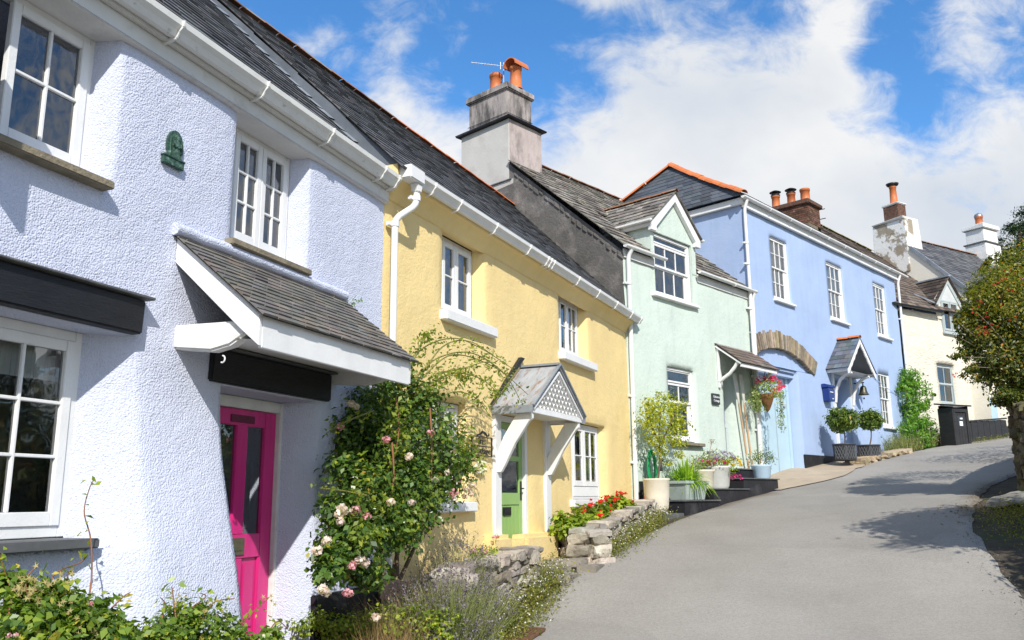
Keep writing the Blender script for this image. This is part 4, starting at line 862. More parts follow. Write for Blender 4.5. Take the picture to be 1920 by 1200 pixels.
def iron_sign():
    t = thing('house_sign', 'open black iron house sign reading Iris Cottage on the yellow wall beside the porch', 'sign', Y.pt(2.27, .03, .55), Y.rot)
    a, b, z0, z1 = 1.99, 2.55, .555, .79; mb = MB(Y); w = .045
    for q in (((a, w, z0), (b, w, z0)), ((a, w, z1), (b, w, z1)), ((a, w, (z0+z1)/2), (b, w, (z0+z1)/2)), ((a, w, z0-.008), (a, w, z1+.008)), ((b, w, z0-.008), (b, w, z1+.008))): mb.bar(q[0], q[1], .012, .016, up=Y.n)
    mb.tube([(a+.13, w, z1), (a+.16, w, z1+.02), (a+.22, w, z1+.03), (a+.29, w, z1+.066), (a+.36, w, z1+.055), (a+.42, w, z1+.022), (a+.46, w, z1+.02), (a+.48, w, z1+.06)], [.011, .012, .014, .017, .018, .014, .011, .006], 7)
    for u in (a+.05, b-.05): mb.tube([(u, 0, z1), (u, w, z1)], .006, 6)
    mb.build('sign_frame', m_iron, t)
    lettering('lettering', Y, t, 'Iris', 2.27, w, .735, .125, .004, m_iron, 1.25); lettering('lettering', Y, t, 'Cottage', 2.27, w, .615, .125, .004, m_iron, 1.2)
    mb = MB(Y)
iron_sign()
def wall_ornament():
    rng = np.random.default_rng(4); c = [tuple(Y.pt(2.17+rng.uniform(-.12, .16), .05, .40+rng.uniform(-.07, .07))) for _ in range(26)]
    t = thing('shell_ornament', 'small white shell wall ornament below the iron sign on the yellow wall', 'ornament', Y.pt(2.2, .03, .33), Y.rot)
    flowers('shell', 6, c[:14], .035, m_fwhite, t, 10, 1.0); mb = MB(Y); mb.tubew([Y.pt(2.2+.11*math.cos(a), .035, .40+.06*math.sin(a)) for a in np.linspace(0, 6.28, 18)], .012, 6); mb.build('ring', m_palepot, t)
wall_ornament()
# ================================================================== MINT COTTAGE
def clump_pot(mb, c, r0, r1, h, tone=1.0, kind='plain'):
    mb.tone = (tone, tone, tone)
    mb.lathe(c, [(r0*1.12, 0), (r0*1.12, .05), (r0, .06), (r1, h-.10), (r1*1.12, h-.09), (r1*1.16, h-.03), (r1*1.12, h), (r1*.85, h), (r1*.8, h-.25)], 18, caps=False); mb.tone = (1, 1, 1)
def mint():
    h = thing('cottage', 'pale mint green cottage with a gabled dormer and a pair of oars at its door', 'house', M.pt(2.8, 0, .1), M.rot)
    U1 = 5.62; ea = 5.03; D = 3.9; zr = 8.5; dz = (zr-ea)/(D+.12)
    ops = [dict(u0=1.50, u1=2.56, z0=1.18, z1=2.76, d=.12, sl=.02, sr=.02), dict(u0=3.86, u1=4.36, z0=.2, z1=2.86, d=.28, sl=.02, sr=.02), dict(u0=1.16, u1=2.72, z0=4.26, z1=5.03, d=.10)]
    ops[2].update(z1=5.5, fn=lambda u, z: True)
    mb = MB(M); wall_grid(mb, M, 0, U1, -.9, 5.03, ops, lambda u, z: 0, step=.14, amp=.018, seed=5, rnd=.012)
    # dormer front above the eaves, with its gable
    d0, d1, ze, ap = 1.06, 2.90, 5.92, 6.72; cc = (d0+d1)/2
    for q in ((d0, 1.16, 5.0, 5.68), (2.72, d1, 5.0, 5.68)): mb.quad((q[0], 0.004, q[2]), (q[1], 0.004, q[2]), (q[1], 0.004, q[3]), (q[0], 0.004, q[3]))
    i = [mb.p(*q) for q in ((d0, .004, 5.68), (d1, .004, 5.68), (d1, .004, ze), (cc, .004, ap-.02), (d0, .004, ze))]; mb.face(i)
    mb.quad((1.16, .004, 5.68), (2.72, .004, 5.68), (2.72, -.10, 5.68), (1.16, -.10, 5.68)); mb.quad((1.16, .002, 4.26), (1.16, .002, 5.68), (1.16, -.10, 5.68), (1.16, -.10, 4.26)); mb.quad((2.72, .002, 4.26), (2.72, .002, 5.68), (2.72, -.10, 5.68), (2.72, -.10, 4.26)); mb.quad((1.16, .002, 4.26), (2.72, .002, 4.26), (2.72, -.1, 4.26), (1.16, -.1, 4.26))
    for u in (d0, d1): mb.face([mb.p(u, .004, ea+.05), mb.p(u, .004, ze+.02), mb.p(u, -(ze-ea)/dz, ze+.02)])
    wall = mb.build('wall', m_mint, h, fix=False)
    # gable towards the yellow cottage
    mb = MB(M); G = [(0.0, -1.0), (.0, ea-.05), (-D, zr-.05), (-2*D, ea-.05), (-2*D, -1.0)]; n = 40
    gv = [mb.p(-.005, w, z) for w, z in G]; mb.face(gv); mb.build('gable_wall', m_gable, h, fix=False)
    mb = MB(M)
    for k in range(20):  # ragged mortar along the verge
        t = k/26; w = -D*t; z = ea-.05+(zr-ea)*t; mb.tone = (1, 1, 1); mb.boxw(M.pt(-.012, w-.05, z-.09+random.uniform(-.03, .03)), M.u*.022, (M.n*-1+Vector((0, 0, dz))).normalized()*random.uniform(.05, .10), Vector((0, 0, random.uniform(.03, .07))))
    mb.build('verge_mortar', m_gable, h, bevel=.01)
    # roof
    mb = MB(M)
    dq = 3.10; zq = ea+.02+dz*(.14+dq); slates(mb, M.pt(-.10, .14, ea+.02), M.pt(d0+.02, .14, ea+.02), M.pt(-.10, -dq, zq), M.pt(d0+.02, -dq, zq), 17, .24, th=.03, tone=(.5, 1.5), seed=31, jit=.02)
    slates(mb, M.pt(d1-.02, .14, ea+.02), M.pt(U1-.02, .14, ea+.02), M.pt(d1-.02, -D, zr), M.pt(U1-.02, -D, zr), 21, .24, th=.03, tone=(.5, 1.5), seed=32, jit=.02)
    wt = -1.5; zt_ = ea+.02+dz*(.14-wt); slates(mb, M.pt(d0+.02, wt, zt_), M.pt(d1-.02, wt, zt_), M.pt(d0+.02, -D, zr), M.pt(d1-.02, -D, zr), 12, .24, th=.03, tone=(.5, 1.5), seed=33, jit=.02)
    mb.quad((1.17, -D, zr), (U1, -D, zr), (U1, -2*D-.1, ea), (1.17, -2*D-.1, ea)); mb.quad((-.05, -4.76, zr-.86*dz), (1.17, -4.76, zr-.86*dz), (1.17, -2*D-.1, ea), (-.05, -2*D-.1, ea))
    roof = mb.build('roof', m_slateold, h, fix=False)
    mb = MB(M); ridge_tiles(mb, M.pt(1.0, -D, zr+.05), M.pt(U1, -D, zr+.05), .09, .4, (.6, 1.2), 9); mb.build('ridge_tiles', m_terraold, roof)
    gutter(M, h, -.12, 1.38, .10, 5.06, r=.055, m=m_gutw); gutter(M, h, d1-.12, U1-.1, .10, 5.06, r=.055, m=m_gutw, brk=[4.4])
    for q in ((.0, d0+.05), (d1, U1)): mb = MB(M); mb.box(q[0], q[1], .005, .035, 4.84, 5.03); mb.build('fascia', m_soffit, h, bevel=.004)
    downpipe(M, h, [(.10, .155, 5.0), (.09, .07, 4.86), (.04, .07, -.25)], .045, clips=[(.07, .07, 4.3), (.06, .07, 2.0), (.05, .07, .7)])
    downpipe(M, h, [(5.42, .155, 5.0), (5.42, .09, 4.86), (5.25, .09, .3)], .045, clips=[(5.38, .09, 4.0), (5.3, .09, 1.6)])
    # dormer roof
    dm = MB(M); b1 = -(ze+.0-ea)/dz-.2; b2 = -(ap-ea)/dz-.15; ov = .14
    slates(dm, M.pt(d0-.13, b1, ze-.06), M.pt(d0-.13, ov, ze-.06), M.pt(cc, b2, ap+.05), M.pt(cc, ov, ap+.05), 7, .22, th=.024, tone=(.5, 1.4), seed=41, jit=.02); slates(dm, M.pt(d1+.13, ov, ze-.06), M.pt(d1+.13, b1, ze-.06), M.pt(cc, ov, ap+.05), M.pt(cc, b2, ap+.05), 7, .22, th=.024, tone=(.5, 1.4), seed=42, jit=.02)
    dr = dm.build('dormer_roof', m_slateold, h, fix=False)
    mb = MB(M); ridge_tiles(mb, M.pt(cc, ov+.02, ap+.085), M.pt(cc, b2, ap+.085), .085, .36, (.7, 1.2), 12); mb.build('dormer_ridge_tiles', m_terraold, dr)
    mb = MB(M)
    for s in (-1, 1): x = cc+s*(cc-d0+.09); mb.prism([(cc, ap+.01), (x, ze-.09), (x-s*.0, ze-.27), (x-s*.20, ze-.27), (x-s*.20, ze-.16), (cc, ap-.20)], .006, .10)
    mb.build('dormer_bargeboard', m_white, dr, bevel=.004)
    gutter(M, dr, 0, 0.001, 0, 0) if False else None
    for u, s in ((d0-.17, 1), (d1+.17, -1)):
        mb = MB(M); mb.bar((u, .16, ze-.08), (u, b1+.1, ze-.08), .07, .06); mb.bar((u+s*.08, .10, ze-.14), (u+s*.08, b1+.1, ze-.14), .05, .10)
        mb.build('dormer_gutter', m_gutold, dr, bevel=.015)
    mb = MB(M); mb.bar((d0-.06, -.95, ea+.02+dz*1.09+.03), (d0-.10, b2+.05, ap-.02), .16, .02); mb.build('valley_lead', m_lead, dr)
    window(M, h, 1.19, 2.69, 4.28, 5.66, -.05, [(1.25, 2.63, 4.92, 5.44, 3, 1, (.04, .06, .05, .05), -.012), (1.25, 2.63, 4.33, 4.94, 3, 1, (.04, .13, .045, .06), -.045), (1.25, 2.63, 5.46, 5.62, 1, 1, .03, -.02)], sill=(1.0, 2.84, 4.20, 4.275, -.1, .09), curt=[(1.3, 2.55, 4.92, 5.06, m_curtain)], name='dormer_sash_window', fw=.06)
    window(M, h, 1.51, 2.55, 1.20, 2.75, -.06, [(1.56, 2.50, 2.00, 2.42, 2, 1, (.03, .05, .045, .05), -.012), (1.56, 2.50, 1.25, 2.02, 2, 1, (.03, .11, .045, .07), -.045), (1.56, 2.5, 2.44, 2.70, 1, 1, .03, -.02)], sill=(1.46, 2.72, 1.10, 1.165, -.1, .10), msill=m_stonesill, name='sash_window', fw=.05)
    mb = MB(M); mb.box(3.88, 4.36, -.34, -.285, .2, 2.84); d = mb.build('door', m_lavdoor, h, bevel=.004)
    mb = MB(M); mb.box(4.0, 4.28, -.284, -.28, 1.75, 2.6); mb.build('door_pane', m_glass, d)
    mb = MB(M); mb.box(3.93, 4.35, -.284, -.265, 1.62, 1.70); mb.box(3.93, 4.35, -.284, -.27, 2.1, 2.14); mb.build('door_rail', m_lavdoor, d)
    c0, c1 = 3.60, 5.36; mb = MB(M); slates(mb, M.pt(c0-.05, .66, 3.0), M.pt(c1+.07, .66, 3.0), M.pt(c0-.05, 0, 3.52), M.pt(c1+.07, 0, 3.52), 5, .34, th=.012, tone=(.8, 1.3), seed=51, warm=.12); cn = mb.build('porch_roof', m_slatebr, h, fix=False)
    mb = MB(M)
    for u in (c0, c1-.05): mb.bar((u+.02, .0, 3.44), (u+.02, .62, 2.97), .04, .11, up=M.u)
    mb.box(c0, c1, .58, .62, 2.90, 3.0); mb.box(c0, c1, .001, .04, 3.40, 3.50); mb.build('porch_frame', m_white, cn, bevel=.004)
    for u in (c0+.0, c1-.06):
        mb = MB(M); mb.tube([(u+.03, .03, 2.62), (u+.03, .16, 2.70), (u+.03, .30, 2.78), (u+.03, .44, 2.92), (u+.03, .52, 3.03)], .042, 8); mb.box(u, u+.06, .004, .05, 2.48, 3.44); mb.build('porch_bracket', m_white, cn)
    mb = MB(M); mb.box(.25, 3.84, -.03, .045, -.9, .34); mb.box(4.38, 5.3, -.03, .045, -.4, .62); mb.build('plinth', m_plinth, h, bevel=.006)
    mb = MB(M); mb.box(4.05, 4.38, .06, .30, .41, .62); mb.build('threshold', m_plinth, h, bevel=.006)
    # chimney on the gable
    ch = MB(M); x0, x1, y0, y1 = -.015, 1.16, -3.12, -4.75
    ch.box(x0, x1, y1, y0, 7.38, 8.92); c = ch.build('chimney_base', m_chimlow, h, bevel=.015)
    mb = MB(M); mb.box(x0+.02, x1+.003, y1-.003, y0+.004, 7.6, 8.9); mb.build('chimney_weathered_side', m_chimpink, c)
    mb = MB(M); mb.box(x0-.10, x1+.11, y1-.10, y0+.11, 8.92, 8.95, jit=.02); mb.box(x0+.02, x1-.06, y1+.05, y0-.05, 8.951, 8.99); mb.build('slate_drip_course', m_plinth, c, bevel=.006)
    mb = MB(M); mb.box(x0+.12, x1-.16, y1+.16, y0-.16, 9.0, 9.80); mb.build('chimney_stack', m_chim, c, bevel=.015)
    mb = MB(M); mb.box(x0+.06, x1-.09, y1+.09, y0-.09, 9.78, 9.95, jit=.012); mb.build('chimney_cap', m_chim, c, bevel=.03)
    mb = MB(M); mb.tubew([M.pt(x0+.10, y1+.14, 9.16), M.pt(x0+.105, y0-.14, 9.16), M.pt(x1-.15, y0-.145, 9.16)], .008, 6); mb.build('aerial_strap', m_iron, c)
    mb = MB(M); clump_pot(mb, M.pt(.46, -3.98, 9.93), .155, .15, .60); mb.build('chimney_pot', m_pot, c)
    pc = M.pt(.52, -3.36, 9.93); mb = MB(M); clump_pot(mb, pc, .15, .135, .60, 1.0)
    hb = MB(M); cx = pc+Vector((0, 0, .56)); ax = M.n; n_ = 11
    for k in range(n_-1):
        a0, a1 = -.1+3.34*k/(n_-1), -.1+3.34*(k+1)/(n_-1); f = lambda a, s, r: cx+M.u*(s*.85)+M.n*(math.cos(a)*r*.95)+Vector((0, 0, math.sin(a)*r*.9+.02))
        mb.quadw(f(a0, -.28, .22), f(a1, -.28, .22), f(a1, .30, .22), f(a0, .30, .22)); mb.quadw(f(a0, -.28, .19), f(a1, -.28, .19), f(a1, .30, .19), f(a0, .30, .19)); mb.quadw(f(a0, .30, .22), f(a1, .30, .22), f(a1, .30, .19), f(a0, .30, .19)); mb.quadw(f(a0, -.28, .22), f(a1, -.28, .22), f(a1, -.28, .19), f(a0, -.28, .19))
    mb.build('hooded_chimney_pot', m_pot, c)
    mb = MB(M); mb.box(-.045, .05, -4.75, -3.05, 7.355, 7.378); mb.build('chimney_ledge', m_slab, c); mb = MB(M); mb.box(-.008, .05, -4.7, -3.0, 7.10, 7.352, jit=.02); mb.build('render_patch', m_chimlow, c)
    return h
H_MINT = mint()
def aerial():
    b = M.pt(.40, -3.66, 9.93); t = thing('tv_aerial', 'thin television aerial on the tall grey chimney of the mint cottage', 'aerial', b, 0)
    mb = MB(); top = b+Vector((0, 0, .80)); mb.tubew([b, top], .014, 6); d = (M.n*-1*.60-M.u*.80).normalized(); s = (M.u*1-M.n*.35).normalized(); a0 = top+Vector((0, 0, -.10))
    mb.tubew([a0-d*.15, a0+d*.82+Vector((0, 0, .03))], .009, 6)
    for k in range(9): q = a0+d*(.16+k*.078)+Vector((0, 0, .003*k)); mb.tubew([q-Vector((0, 0, .05))-s*.02, q+Vector((0, 0, .05))+s*.02], .006, 5)
    for k in (-.05, .08): q = a0+d*k; mb.tubew([q-Vector((0, 0, .10)), q+Vector((0, 0, .10))], .02, 6)
    mb.build('antenna', m_steel, t)
aerial()
def mint_sign():
    t = thing('house_sign', 'small dark slate house sign lettered in white on the mint wall beside the door', 'sign', M.pt(3.38, .0, 2.09), M.rot)
    mb = MB(M); mb.box(3.24, 3.56, .004, .05, 2.08, 2.32); mb.build('slate_plate', m_signslate, t, bevel=.004)
    lettering('lettering', M, t, 'Osborne', 3.40, .053, 2.245, .075, .002, m_signwhite, 1.05); lettering('lettering', M, t, 'Cottage', 3.40, .053, 2.16, .075, .002, m_signwhite, 1.05)
mint_sign()
def oars():
    for k, (u0, u1, lab) in enumerate(((4.50, 4.20, 'left of two wooden oars leaning blade up beside the mint cottage door'), (4.66, 4.50, 'right of two wooden oars leaning blade up beside the mint cottage door'))):
        a = M.pt(u0+.05, .16, .45); b = M.pt(u1+.02, .10, 2.86); d = (b-a).normalized(); t = thing('oar', lab, 'oar', a, 0, 'oars leaning by the mint door')
        mb = MB(); mb.tubew([a, a.lerp(b, .72)], [.026, .024], 9); mb.build('shaft', m_wood, t)
        s = d.cross(M.n).normalized(); mb = MB(); q = [(.70, .022), (.76, .04), (.84, .075), (.97, .08), (1.0, .07)]
        for z in (-.009, .009):
            pass
        L_ = [a.lerp(b, f)-s*w for f, w in q]; R_ = [a.lerp(b, f)+s*w for f, w in q]; A = [mb.pw(p+M.n*.012) for p in L_+R_[::-1]]; Bq = [mb.pw(p-M.n*.012) for p in L_+R_[::-1]]; mb.face(A); mb.face(Bq[::-1])
        for i in range(len(A)): mb.face((A[i], Bq[i], Bq[(i+1) % len(A)], A[(i+1) % len(A)]))
        mb.build('blade', m_oarw, t, bevel=.004)
        mb = MB(); p = a.lerp(b, .20); mb.tubew([p-d*.05, p+d*.05], .032, 9); mb.build('leather_collar', m_oarw, t)
oars()
# ================================================================== BLUE HOUSE
def blue():
    h = thing('house', 'tall periwinkle blue house with a stone garage arch and a gabled slate porch', 'house', B.pt(5, 0, 1.0), B.rot)
    U1 = 10.55; ze = 7.42; zr = 9.42; D = 2.6
    wins = [(1.46, 2.45, 5.11, 6.86), (4.99, 6.08, 5.10, 6.85), (8.56, 9.55, 5.08, 6.84), (8.26, 9.17, 2.14, 3.88)]
    ops = [dict(u0=a, u1=b, z0=c, z1=d, d=.08, sl=0, sr=0) for a, b, c, d in wins]+[dict(u0=4.80, u1=5.78, z0=.6, z1=3.36, d=.35, sl=0, sr=0)]
    ops.append(dict(u0=.06, u1=2.50, z0=-.3, z1=3.30, d=.30, sr=.06))
    cu, hw, zs, rise = 1.62, 1.86, 3.30, .50; rad = (hw*hw+rise*rise)/(2*rise); zc = zs+rise-rad
    inarc = lambda u, z: (u-cu)**2+(z-zc)**2 < (rad+.06)**2 and z > zs
    ops.append(dict(u0=-.0, u1=cu+hw, z0=3.30, z1=3.84, fn=inarc))
    mb = MB(B); wall_grid(mb, B, 0, U1, -.2, ze, ops, lambda u, z: 0, step=.12, amp=.014, seed=15, rnd=.008)
    for u in (0, U1): mb.quad((u, 0, -.2), (u, -6, -.2), (u, -6, ze), (u, 0, ze))
    mb.quad((-.2, -.10, 3.2), (3.6, -.10, 3.2), (3.6, -.10, 4.0), (-.2, -.10, 4.0)); mb.quad((2.50, -.10, 3.30), (3.6, -.10, 3.30), (3.6, .0, 3.30), (2.50, .0, 3.30))
    mb.build('wall', m_blue, h, fix=False)
    # stone arch: voussoirs
    mb = MB(B); rg = random.Random(3); n = 31; t0 = math.asin((.16-cu)/(rad+.2)); t1 = math.asin(1.02*hw/rad)
    for k in range(n):
        a0 = t0+(t1-t0)*k/n; a1 = t0+(t1-t0)*(k+1)/n-.004; r0 = rad-.02+rg.uniform(-.02, .01); r1 = rad+.43+rg.uniform(-.04, .04); w1 = .035+rg.uniform(-.012, .012); t = rg.uniform(.65, 1.35); mb.tone = (t*rg.uniform(.95, 1.1), t, t*rg.uniform(.8, 1.05))
        P4 = [(cu+math.sin(a)*r, zc+math.cos(a)*r) for a, r in ((a0, r0), (a1, r0), (a1, r1), (a0, r1))]; mb.prism(P4, -.12, w1)
    mb.tone = (1, 1, 1); mb.build('stone_arch', m_arch, h, bevel=.012)
    mb = MB(B); mb.box(.1, 2.5, -.28, -.12, 3.10, 3.22); mb.box(.08, 2.44, -.30, -.06, 3.22, 3.295); mb.build('garage_lintel', m_blue, h, bevel=.006)
    mb = MB(B)
    for k in range(3): a = .12+k*.765; mb.box(a, a+.758, -.35, -.31, .2, 3.10)
    mb.box(2.30, 2.43, -.345, -.27, .2, 3.10); g = mb.build('garage_door', m_garage, h, bevel=.004)
    mb = MB(B); mb.tube([(2.2, -.30, 2.35), (2.2, -.27, 2.35)], .03, 8); mb.box(2.1, 2.26, -.31, -.28, 2.35, 2.42); mb.tube([(1.67, -.3, .6), (1.67, -.3, 2.4)], .006, 5); mb.build('handle', m_greysash, g)
    # plinth
    mb = MB(B); mb.box(2.50, 4.70, -.05, .03, .3, 1.10, jit=.004); mb.box(5.80, 10.5, -.05, .03, .6, 1.25, jit=.004); mb.build('plinth', m_plinth, h, bevel=.008)
    for i, (a, b, c, d) in enumerate(wins):
        zm = (c+d)/2+.02; s = [(a+.03, b-.05, zm-.02, d-.06, 3, 2, (.03, .06, .045, .045), -.012), (a+.03, b-.05, c+.06, zm+.02, 3, 2, (.03, .16, .045, .06), -.035)]
        window(B, h, a, b, c, d, -.03, s, curt=[(a+.06, b-.06, c+.1, d-.1, m_curtain)], sill=(a-.06, b+.14, c-.07, c, -.06, .09), name='sash_window', fw=.045, bar=.024)
    # eaves, gutters, pipes
    mb = MB(B); mb.box(-.02, U1+.1, .02, .10, ze-.16, ze+.02); mb.box(-.02, U1+.1, .09, .12, ze-.02, ze+.05); mb.build('fascia', m_white, h, bevel=.004); mb = MB(B); mb.box(-.12, -.022, -5.9, .1, ze-.1, ze+.03); mb.build('fascia', m_white, h, bevel=.004)
    gutter(B, h, -.22, U1+.75, .12, ze+.07, r=.062, m=m_gutw, brk=[1.2, 2.4, 3.6, 4.8, 6, 7.2, 8.4, 9.6])
    Hs = Fr(tuple(B.pt(-.06, 0, 0))[:2], B.az-90); fr = Fr(tuple(B.pt(-.12, .18, 0))[:2], B.az-90)
    gutter(fr, h, -.02, 5.9, .0, ze+.07, r=.062, m=m_gutw, brk=[1.6, 3.2])
    downpipe(B, h, [(-.02, .19, ze), (-.02, .10, ze-.22), (-.08, .10, .4)], .042, clips=[(-.03, .10, 6.3), (-.05, .10, 5.75), (-.06, .10, 2.9), (-.07, .1, 4.6)])
    downpipe(B, h, [(10.62, .19, ze), (10.62, .09, ze-.25), (10.56, .09, 1.3)], .042, clips=[(10.6, .09, 5.9), (10.58, .09, 3.2)])
    # roof: hipped towards the mint cottage
    ap = B.pt(.95, -D, zr); mb = MB(B); e = ze+.10
    slates(mb, B.pt(-.22, -5.4, e), B.pt(-.22, .22, e), ap+B.n*-.02, ap+B.n*.02, 15, .30, th=.012, tone=(.75, 1.3), seed=61); slates(mb, B.pt(-.22, .22, e), B.pt(U1+.1, .22, e), ap, B.pt(U1+.1, -D, zr), 14, .30, th=.012, tone=(.75, 1.3), seed=62); mb.quadw(ap, B.pt(U1, -D, zr), B.pt(U1, -5.4, e), B.pt(-.22, -5.4, e))
    roof = mb.build('roof', m_slatehip, h, fix=False)
    mb = MB(B); ridge_tiles(mb, B.pt(-.26, .26, e+.06), ap+Vector((0, 0, .07)), .135, .34, (.9, 1.15), 71, sag=.05); ridge_tiles(mb, B.pt(-.26, -5.4, e+.05), ap+Vector((0, 0, .06)), .12, .85, (.9, 1.12), 72); ridge_tiles(mb, ap+Vector((0, 0, .06)), B.pt(9.0, -D, zr+.06), .12, .4, (.85, 1.15), 73); mb.build('ridge_tiles', m_terra, roof)
    # brick chimney with three pots
    u0, u1, d0, d1, zb = 9.0, 9.98, -2.15, -4.15, 9.75; mb = MB(B); mb.box(u0, u1, d1, d0, 8.3, zb-.25); c = mb.build('chimney_base', m_mortar, h, bevel=.01)
    mb = MB(B); rg = random.Random(5)
    for r in range(9):
        z = zb-.25+r*.078; 
        for face, a, b in (('l', d1, d0), ('f', u0, u1)):
            x = a-(.11 if r % 2 else 0)
            while x < b-.01:
                x1 = min(x+.22, b); xs = max(x, a); t = rg.uniform(.6, 1.4); mb.tone = (t, t*rg.uniform(.85, 1.1), t*rg.uniform(.85, 1.1))
                if x1-xs > .03:
                    if face == 'l': mb.box(u0-.008, u0+.09, xs+.006, x1-.006, z+.006, z+.072)
                    else: mb.box(max(xs, u0+.09)+.004, x1-.006, d0-.09, d0+.008, z+.006, z+.072)
                x += .22
    mb.tone = (.7, .7, .7); mb.box(u0+.01, u1-.01, d1, d0-.01, zb-.25, zb+.44); mb.tone = (1, 1, 1); mb.build('chimney_brickwork', m_brick, c)
    mb = MB(B); mb.box(u0-.09, u1+.09, d1-.09, d0+.09, zb+.45, zb+.62, jit=.015); mb.tone = (.9, .85, .8); mb.build('chimney_cap', m_brick, c, bevel=.03)
    for k, (dd, hh, capt) in enumerate(((-3.55, .62, 1), (-2.95, .56, 1), (-2.42, .58, 0))):
        q = B.pt(9.5, dd, zb+.6); mb = MB(B); clump_pot(mb, q, .15 if k != 2 else .17, .14 if k != 2 else .16, hh, (1.05, .75, .95)[k]); p = mb.build('chimney_pot', m_pot, c)
        if capt:
            mb = MB(B); z = hh
            for a in range(4): t = a*1.57+.4; mb.tubew([q+Vector((.13*math.cos(t), .13*math.sin(t), z)), q+Vector((.13*math.cos(t), .13*math.sin(t), z+.13))], .012, 5)
            mb.lathe(q, [(.14, z-.02), (.17, z-.02), (.17, z+.02), (.14, z+.02)], 16); mb.lathe(q, [(.0, z+.20), (.10, z+.185), (.21, z+.13), (.21, z+.115), (.0, z+.115)], 18, caps=False); mb.build('chimney_cowl', m_iron, p)
    mb = MB(B)
    for z in (9.72, 10.08): mb.tube([(u1-.05, -2.3, z+.1), (u1+.38, -2.1, z+.24)], .016, 6)
    mb.build('chimney_bracket', m_iron, c)
    # porch
    a, b, cx, ap2, zb2, wp = 4.35, 6.28, 5.31, 4.50, 3.56, .62; mb = MB(B)
    slates(mb, B.pt(a-.06, 0, zb2-.03), B.pt(a-.06, wp+.04, zb2-.03), B.pt(cx, 0, ap2), B.pt(cx, wp+.04, ap2), 7, .2, th=.01, tone=(.8, 1.9), seed=81, warm=.15); slates(mb, B.pt(b+.06, wp+.04, zb2-.03), B.pt(b+.06, 0, zb2-.03), B.pt(cx, wp+.04, ap2), B.pt(cx, 0, ap2), 7, .2, th=.01, tone=(.8, 1.9), seed=82)
    pr = mb.build('porch_roof', m_slatehip, h, fix=False)
    mb = MB(B); ridge_tiles(mb, B.pt(cx, wp+.05, ap2+.04), B.pt(cx, -.0, ap2+.04), .10, .33, (.95, 1.1), 83); mb.build('porch_ridge_tile', m_terra, pr)
    mb = MB(B)
    for s in (-1, 1):     # scalloped bargeboard
        hw2 = (b-a)/2+.03; top = [(cx, ap2-.03), (cx+s*hw2, zb2-.06)]; low = []
        for k in range(25): t = k/24; x = cx+s*hw2*(1-t); z = zb2-.06+(ap2-.03-zb2+.06)*t; low.append((x, z-.15-.035*abs(math.sin(t*math.pi*5))))
        mb.prism(top+low, wp-.01, wp+.025)
    mb.box(a+.02, a+.06, 0, wp-.01, zb2-.13, zb2-.04); mb.box(b-.06, b-.02, 0, wp-.01, zb2-.13, zb2-.04); mb.build('porch_bargeboard', m_white, pr, bevel=.004)
    for u in (4.62, 5.86):
        mb = MB(B); mb.tube([(u+.04, .05, 2.62), (u+.04, .10, 2.95), (u+.04, .24, 3.24), (u+.04, .42, 3.38), (u+.04, .58, 3.43)], .05, 8); mb.box(u, u+.08, .0, .06, 1.12 if u < 5 else 2.5, 3.50); mb.build('porch_bracket', m_white, pr)
    mb = MB(B); mb.quad((a+.05, 0, zb2-.1), (b-.05, 0, zb2-.1), (b-.05, wp-.02, zb2-.1), (a+.05, wp-.02, zb2-.1)); mb.build('porch_soffit', m_white, pr, fix=False)
    mb = MB(B); mb.box(4.80, 5.78, -.42, -.36, .6, 3.36); mb.build('door', m_blue, h, bevel=.004)
    mb = MB(B); mb.box(6.02, 6.14, .005, .03, 2.0, 2.18); mb.build('door_number_plate', m_cane, h, bevel=.003)
    mb = MB(B); mb.tubew([B.pt(6.6+k*.4, .02, 3.9-.09*k+.02*math.sin(k)) for k in range(11)], .008, 5); mb.build('cable', m_blue, h)
    return h
H_BLUE = blue()
def blue_fittings():
    t = thing('post_box', 'royal blue wall letter box beside the porch of the blue house', 'letter box', B.pt(4.1, 0, 2.55), B.rot); mb = MB(B)
    mb.prism([(3.95, 2.60), (4.31, 2.60), (4.35, 2.96), (3.91, 2.96)], .01, .19); b = mb.build('box', m_postbox, t, bevel=.01)
    mb = MB(B); mb.prism([(.005, 2.97), (.21, 2.97), (.21, 2.99), (.17, 3.05), (.10, 3.08), (.005, 3.08)], 3.88, 4.38, 'wz'); mb.build('lid', m_postbox, t, bevel=.012)
    mb = MB(B); mb.box(4.02, 4.22, .19, .196, 2.84, 2.865); mb.box(4.14, 4.22, .19, .195, 2.66, 2.685); mb.build('slot', m_signwhite, t)
    t = thing('door_bell', 'bronze hanging bell on a bracket beside the porch of the blue house', 'bell', B.pt(6.1, .0, 2.85), B.rot); q = B.pt(6.22, .26, 2.86); mb = MB(B)
    mb.lathe(q+Vector((0, 0, .08)), [(r_*.78, z_*.8) for r_, z_ in [(.20, 0), (.19, .02), (.155, .06), (.125, .16), (.115, .25), (.085, .31), (.03, .335), (.02, .36), (.03, .39), (.0, .40)]], 18, caps=False); mb.build('bell', m_bell, t)
    mb = MB(B); mb.tube([(6.22, .0, 3.30), (6.22, .30, 3.30)], .018, 6); mb.tube([(6.22, .26, 3.30), (6.22, .26, 3.24)], .012, 6); mb.build('bracket', m_iron, t)
    mb = MB(B); mb.lathe(q+Vector((0, 0, -.06)), [(.0, 0), (.025, .02), (.025, .05), (.0, .07)], 8, caps=False); mb.build('clapper', m_bell, t)
blue_fittings()
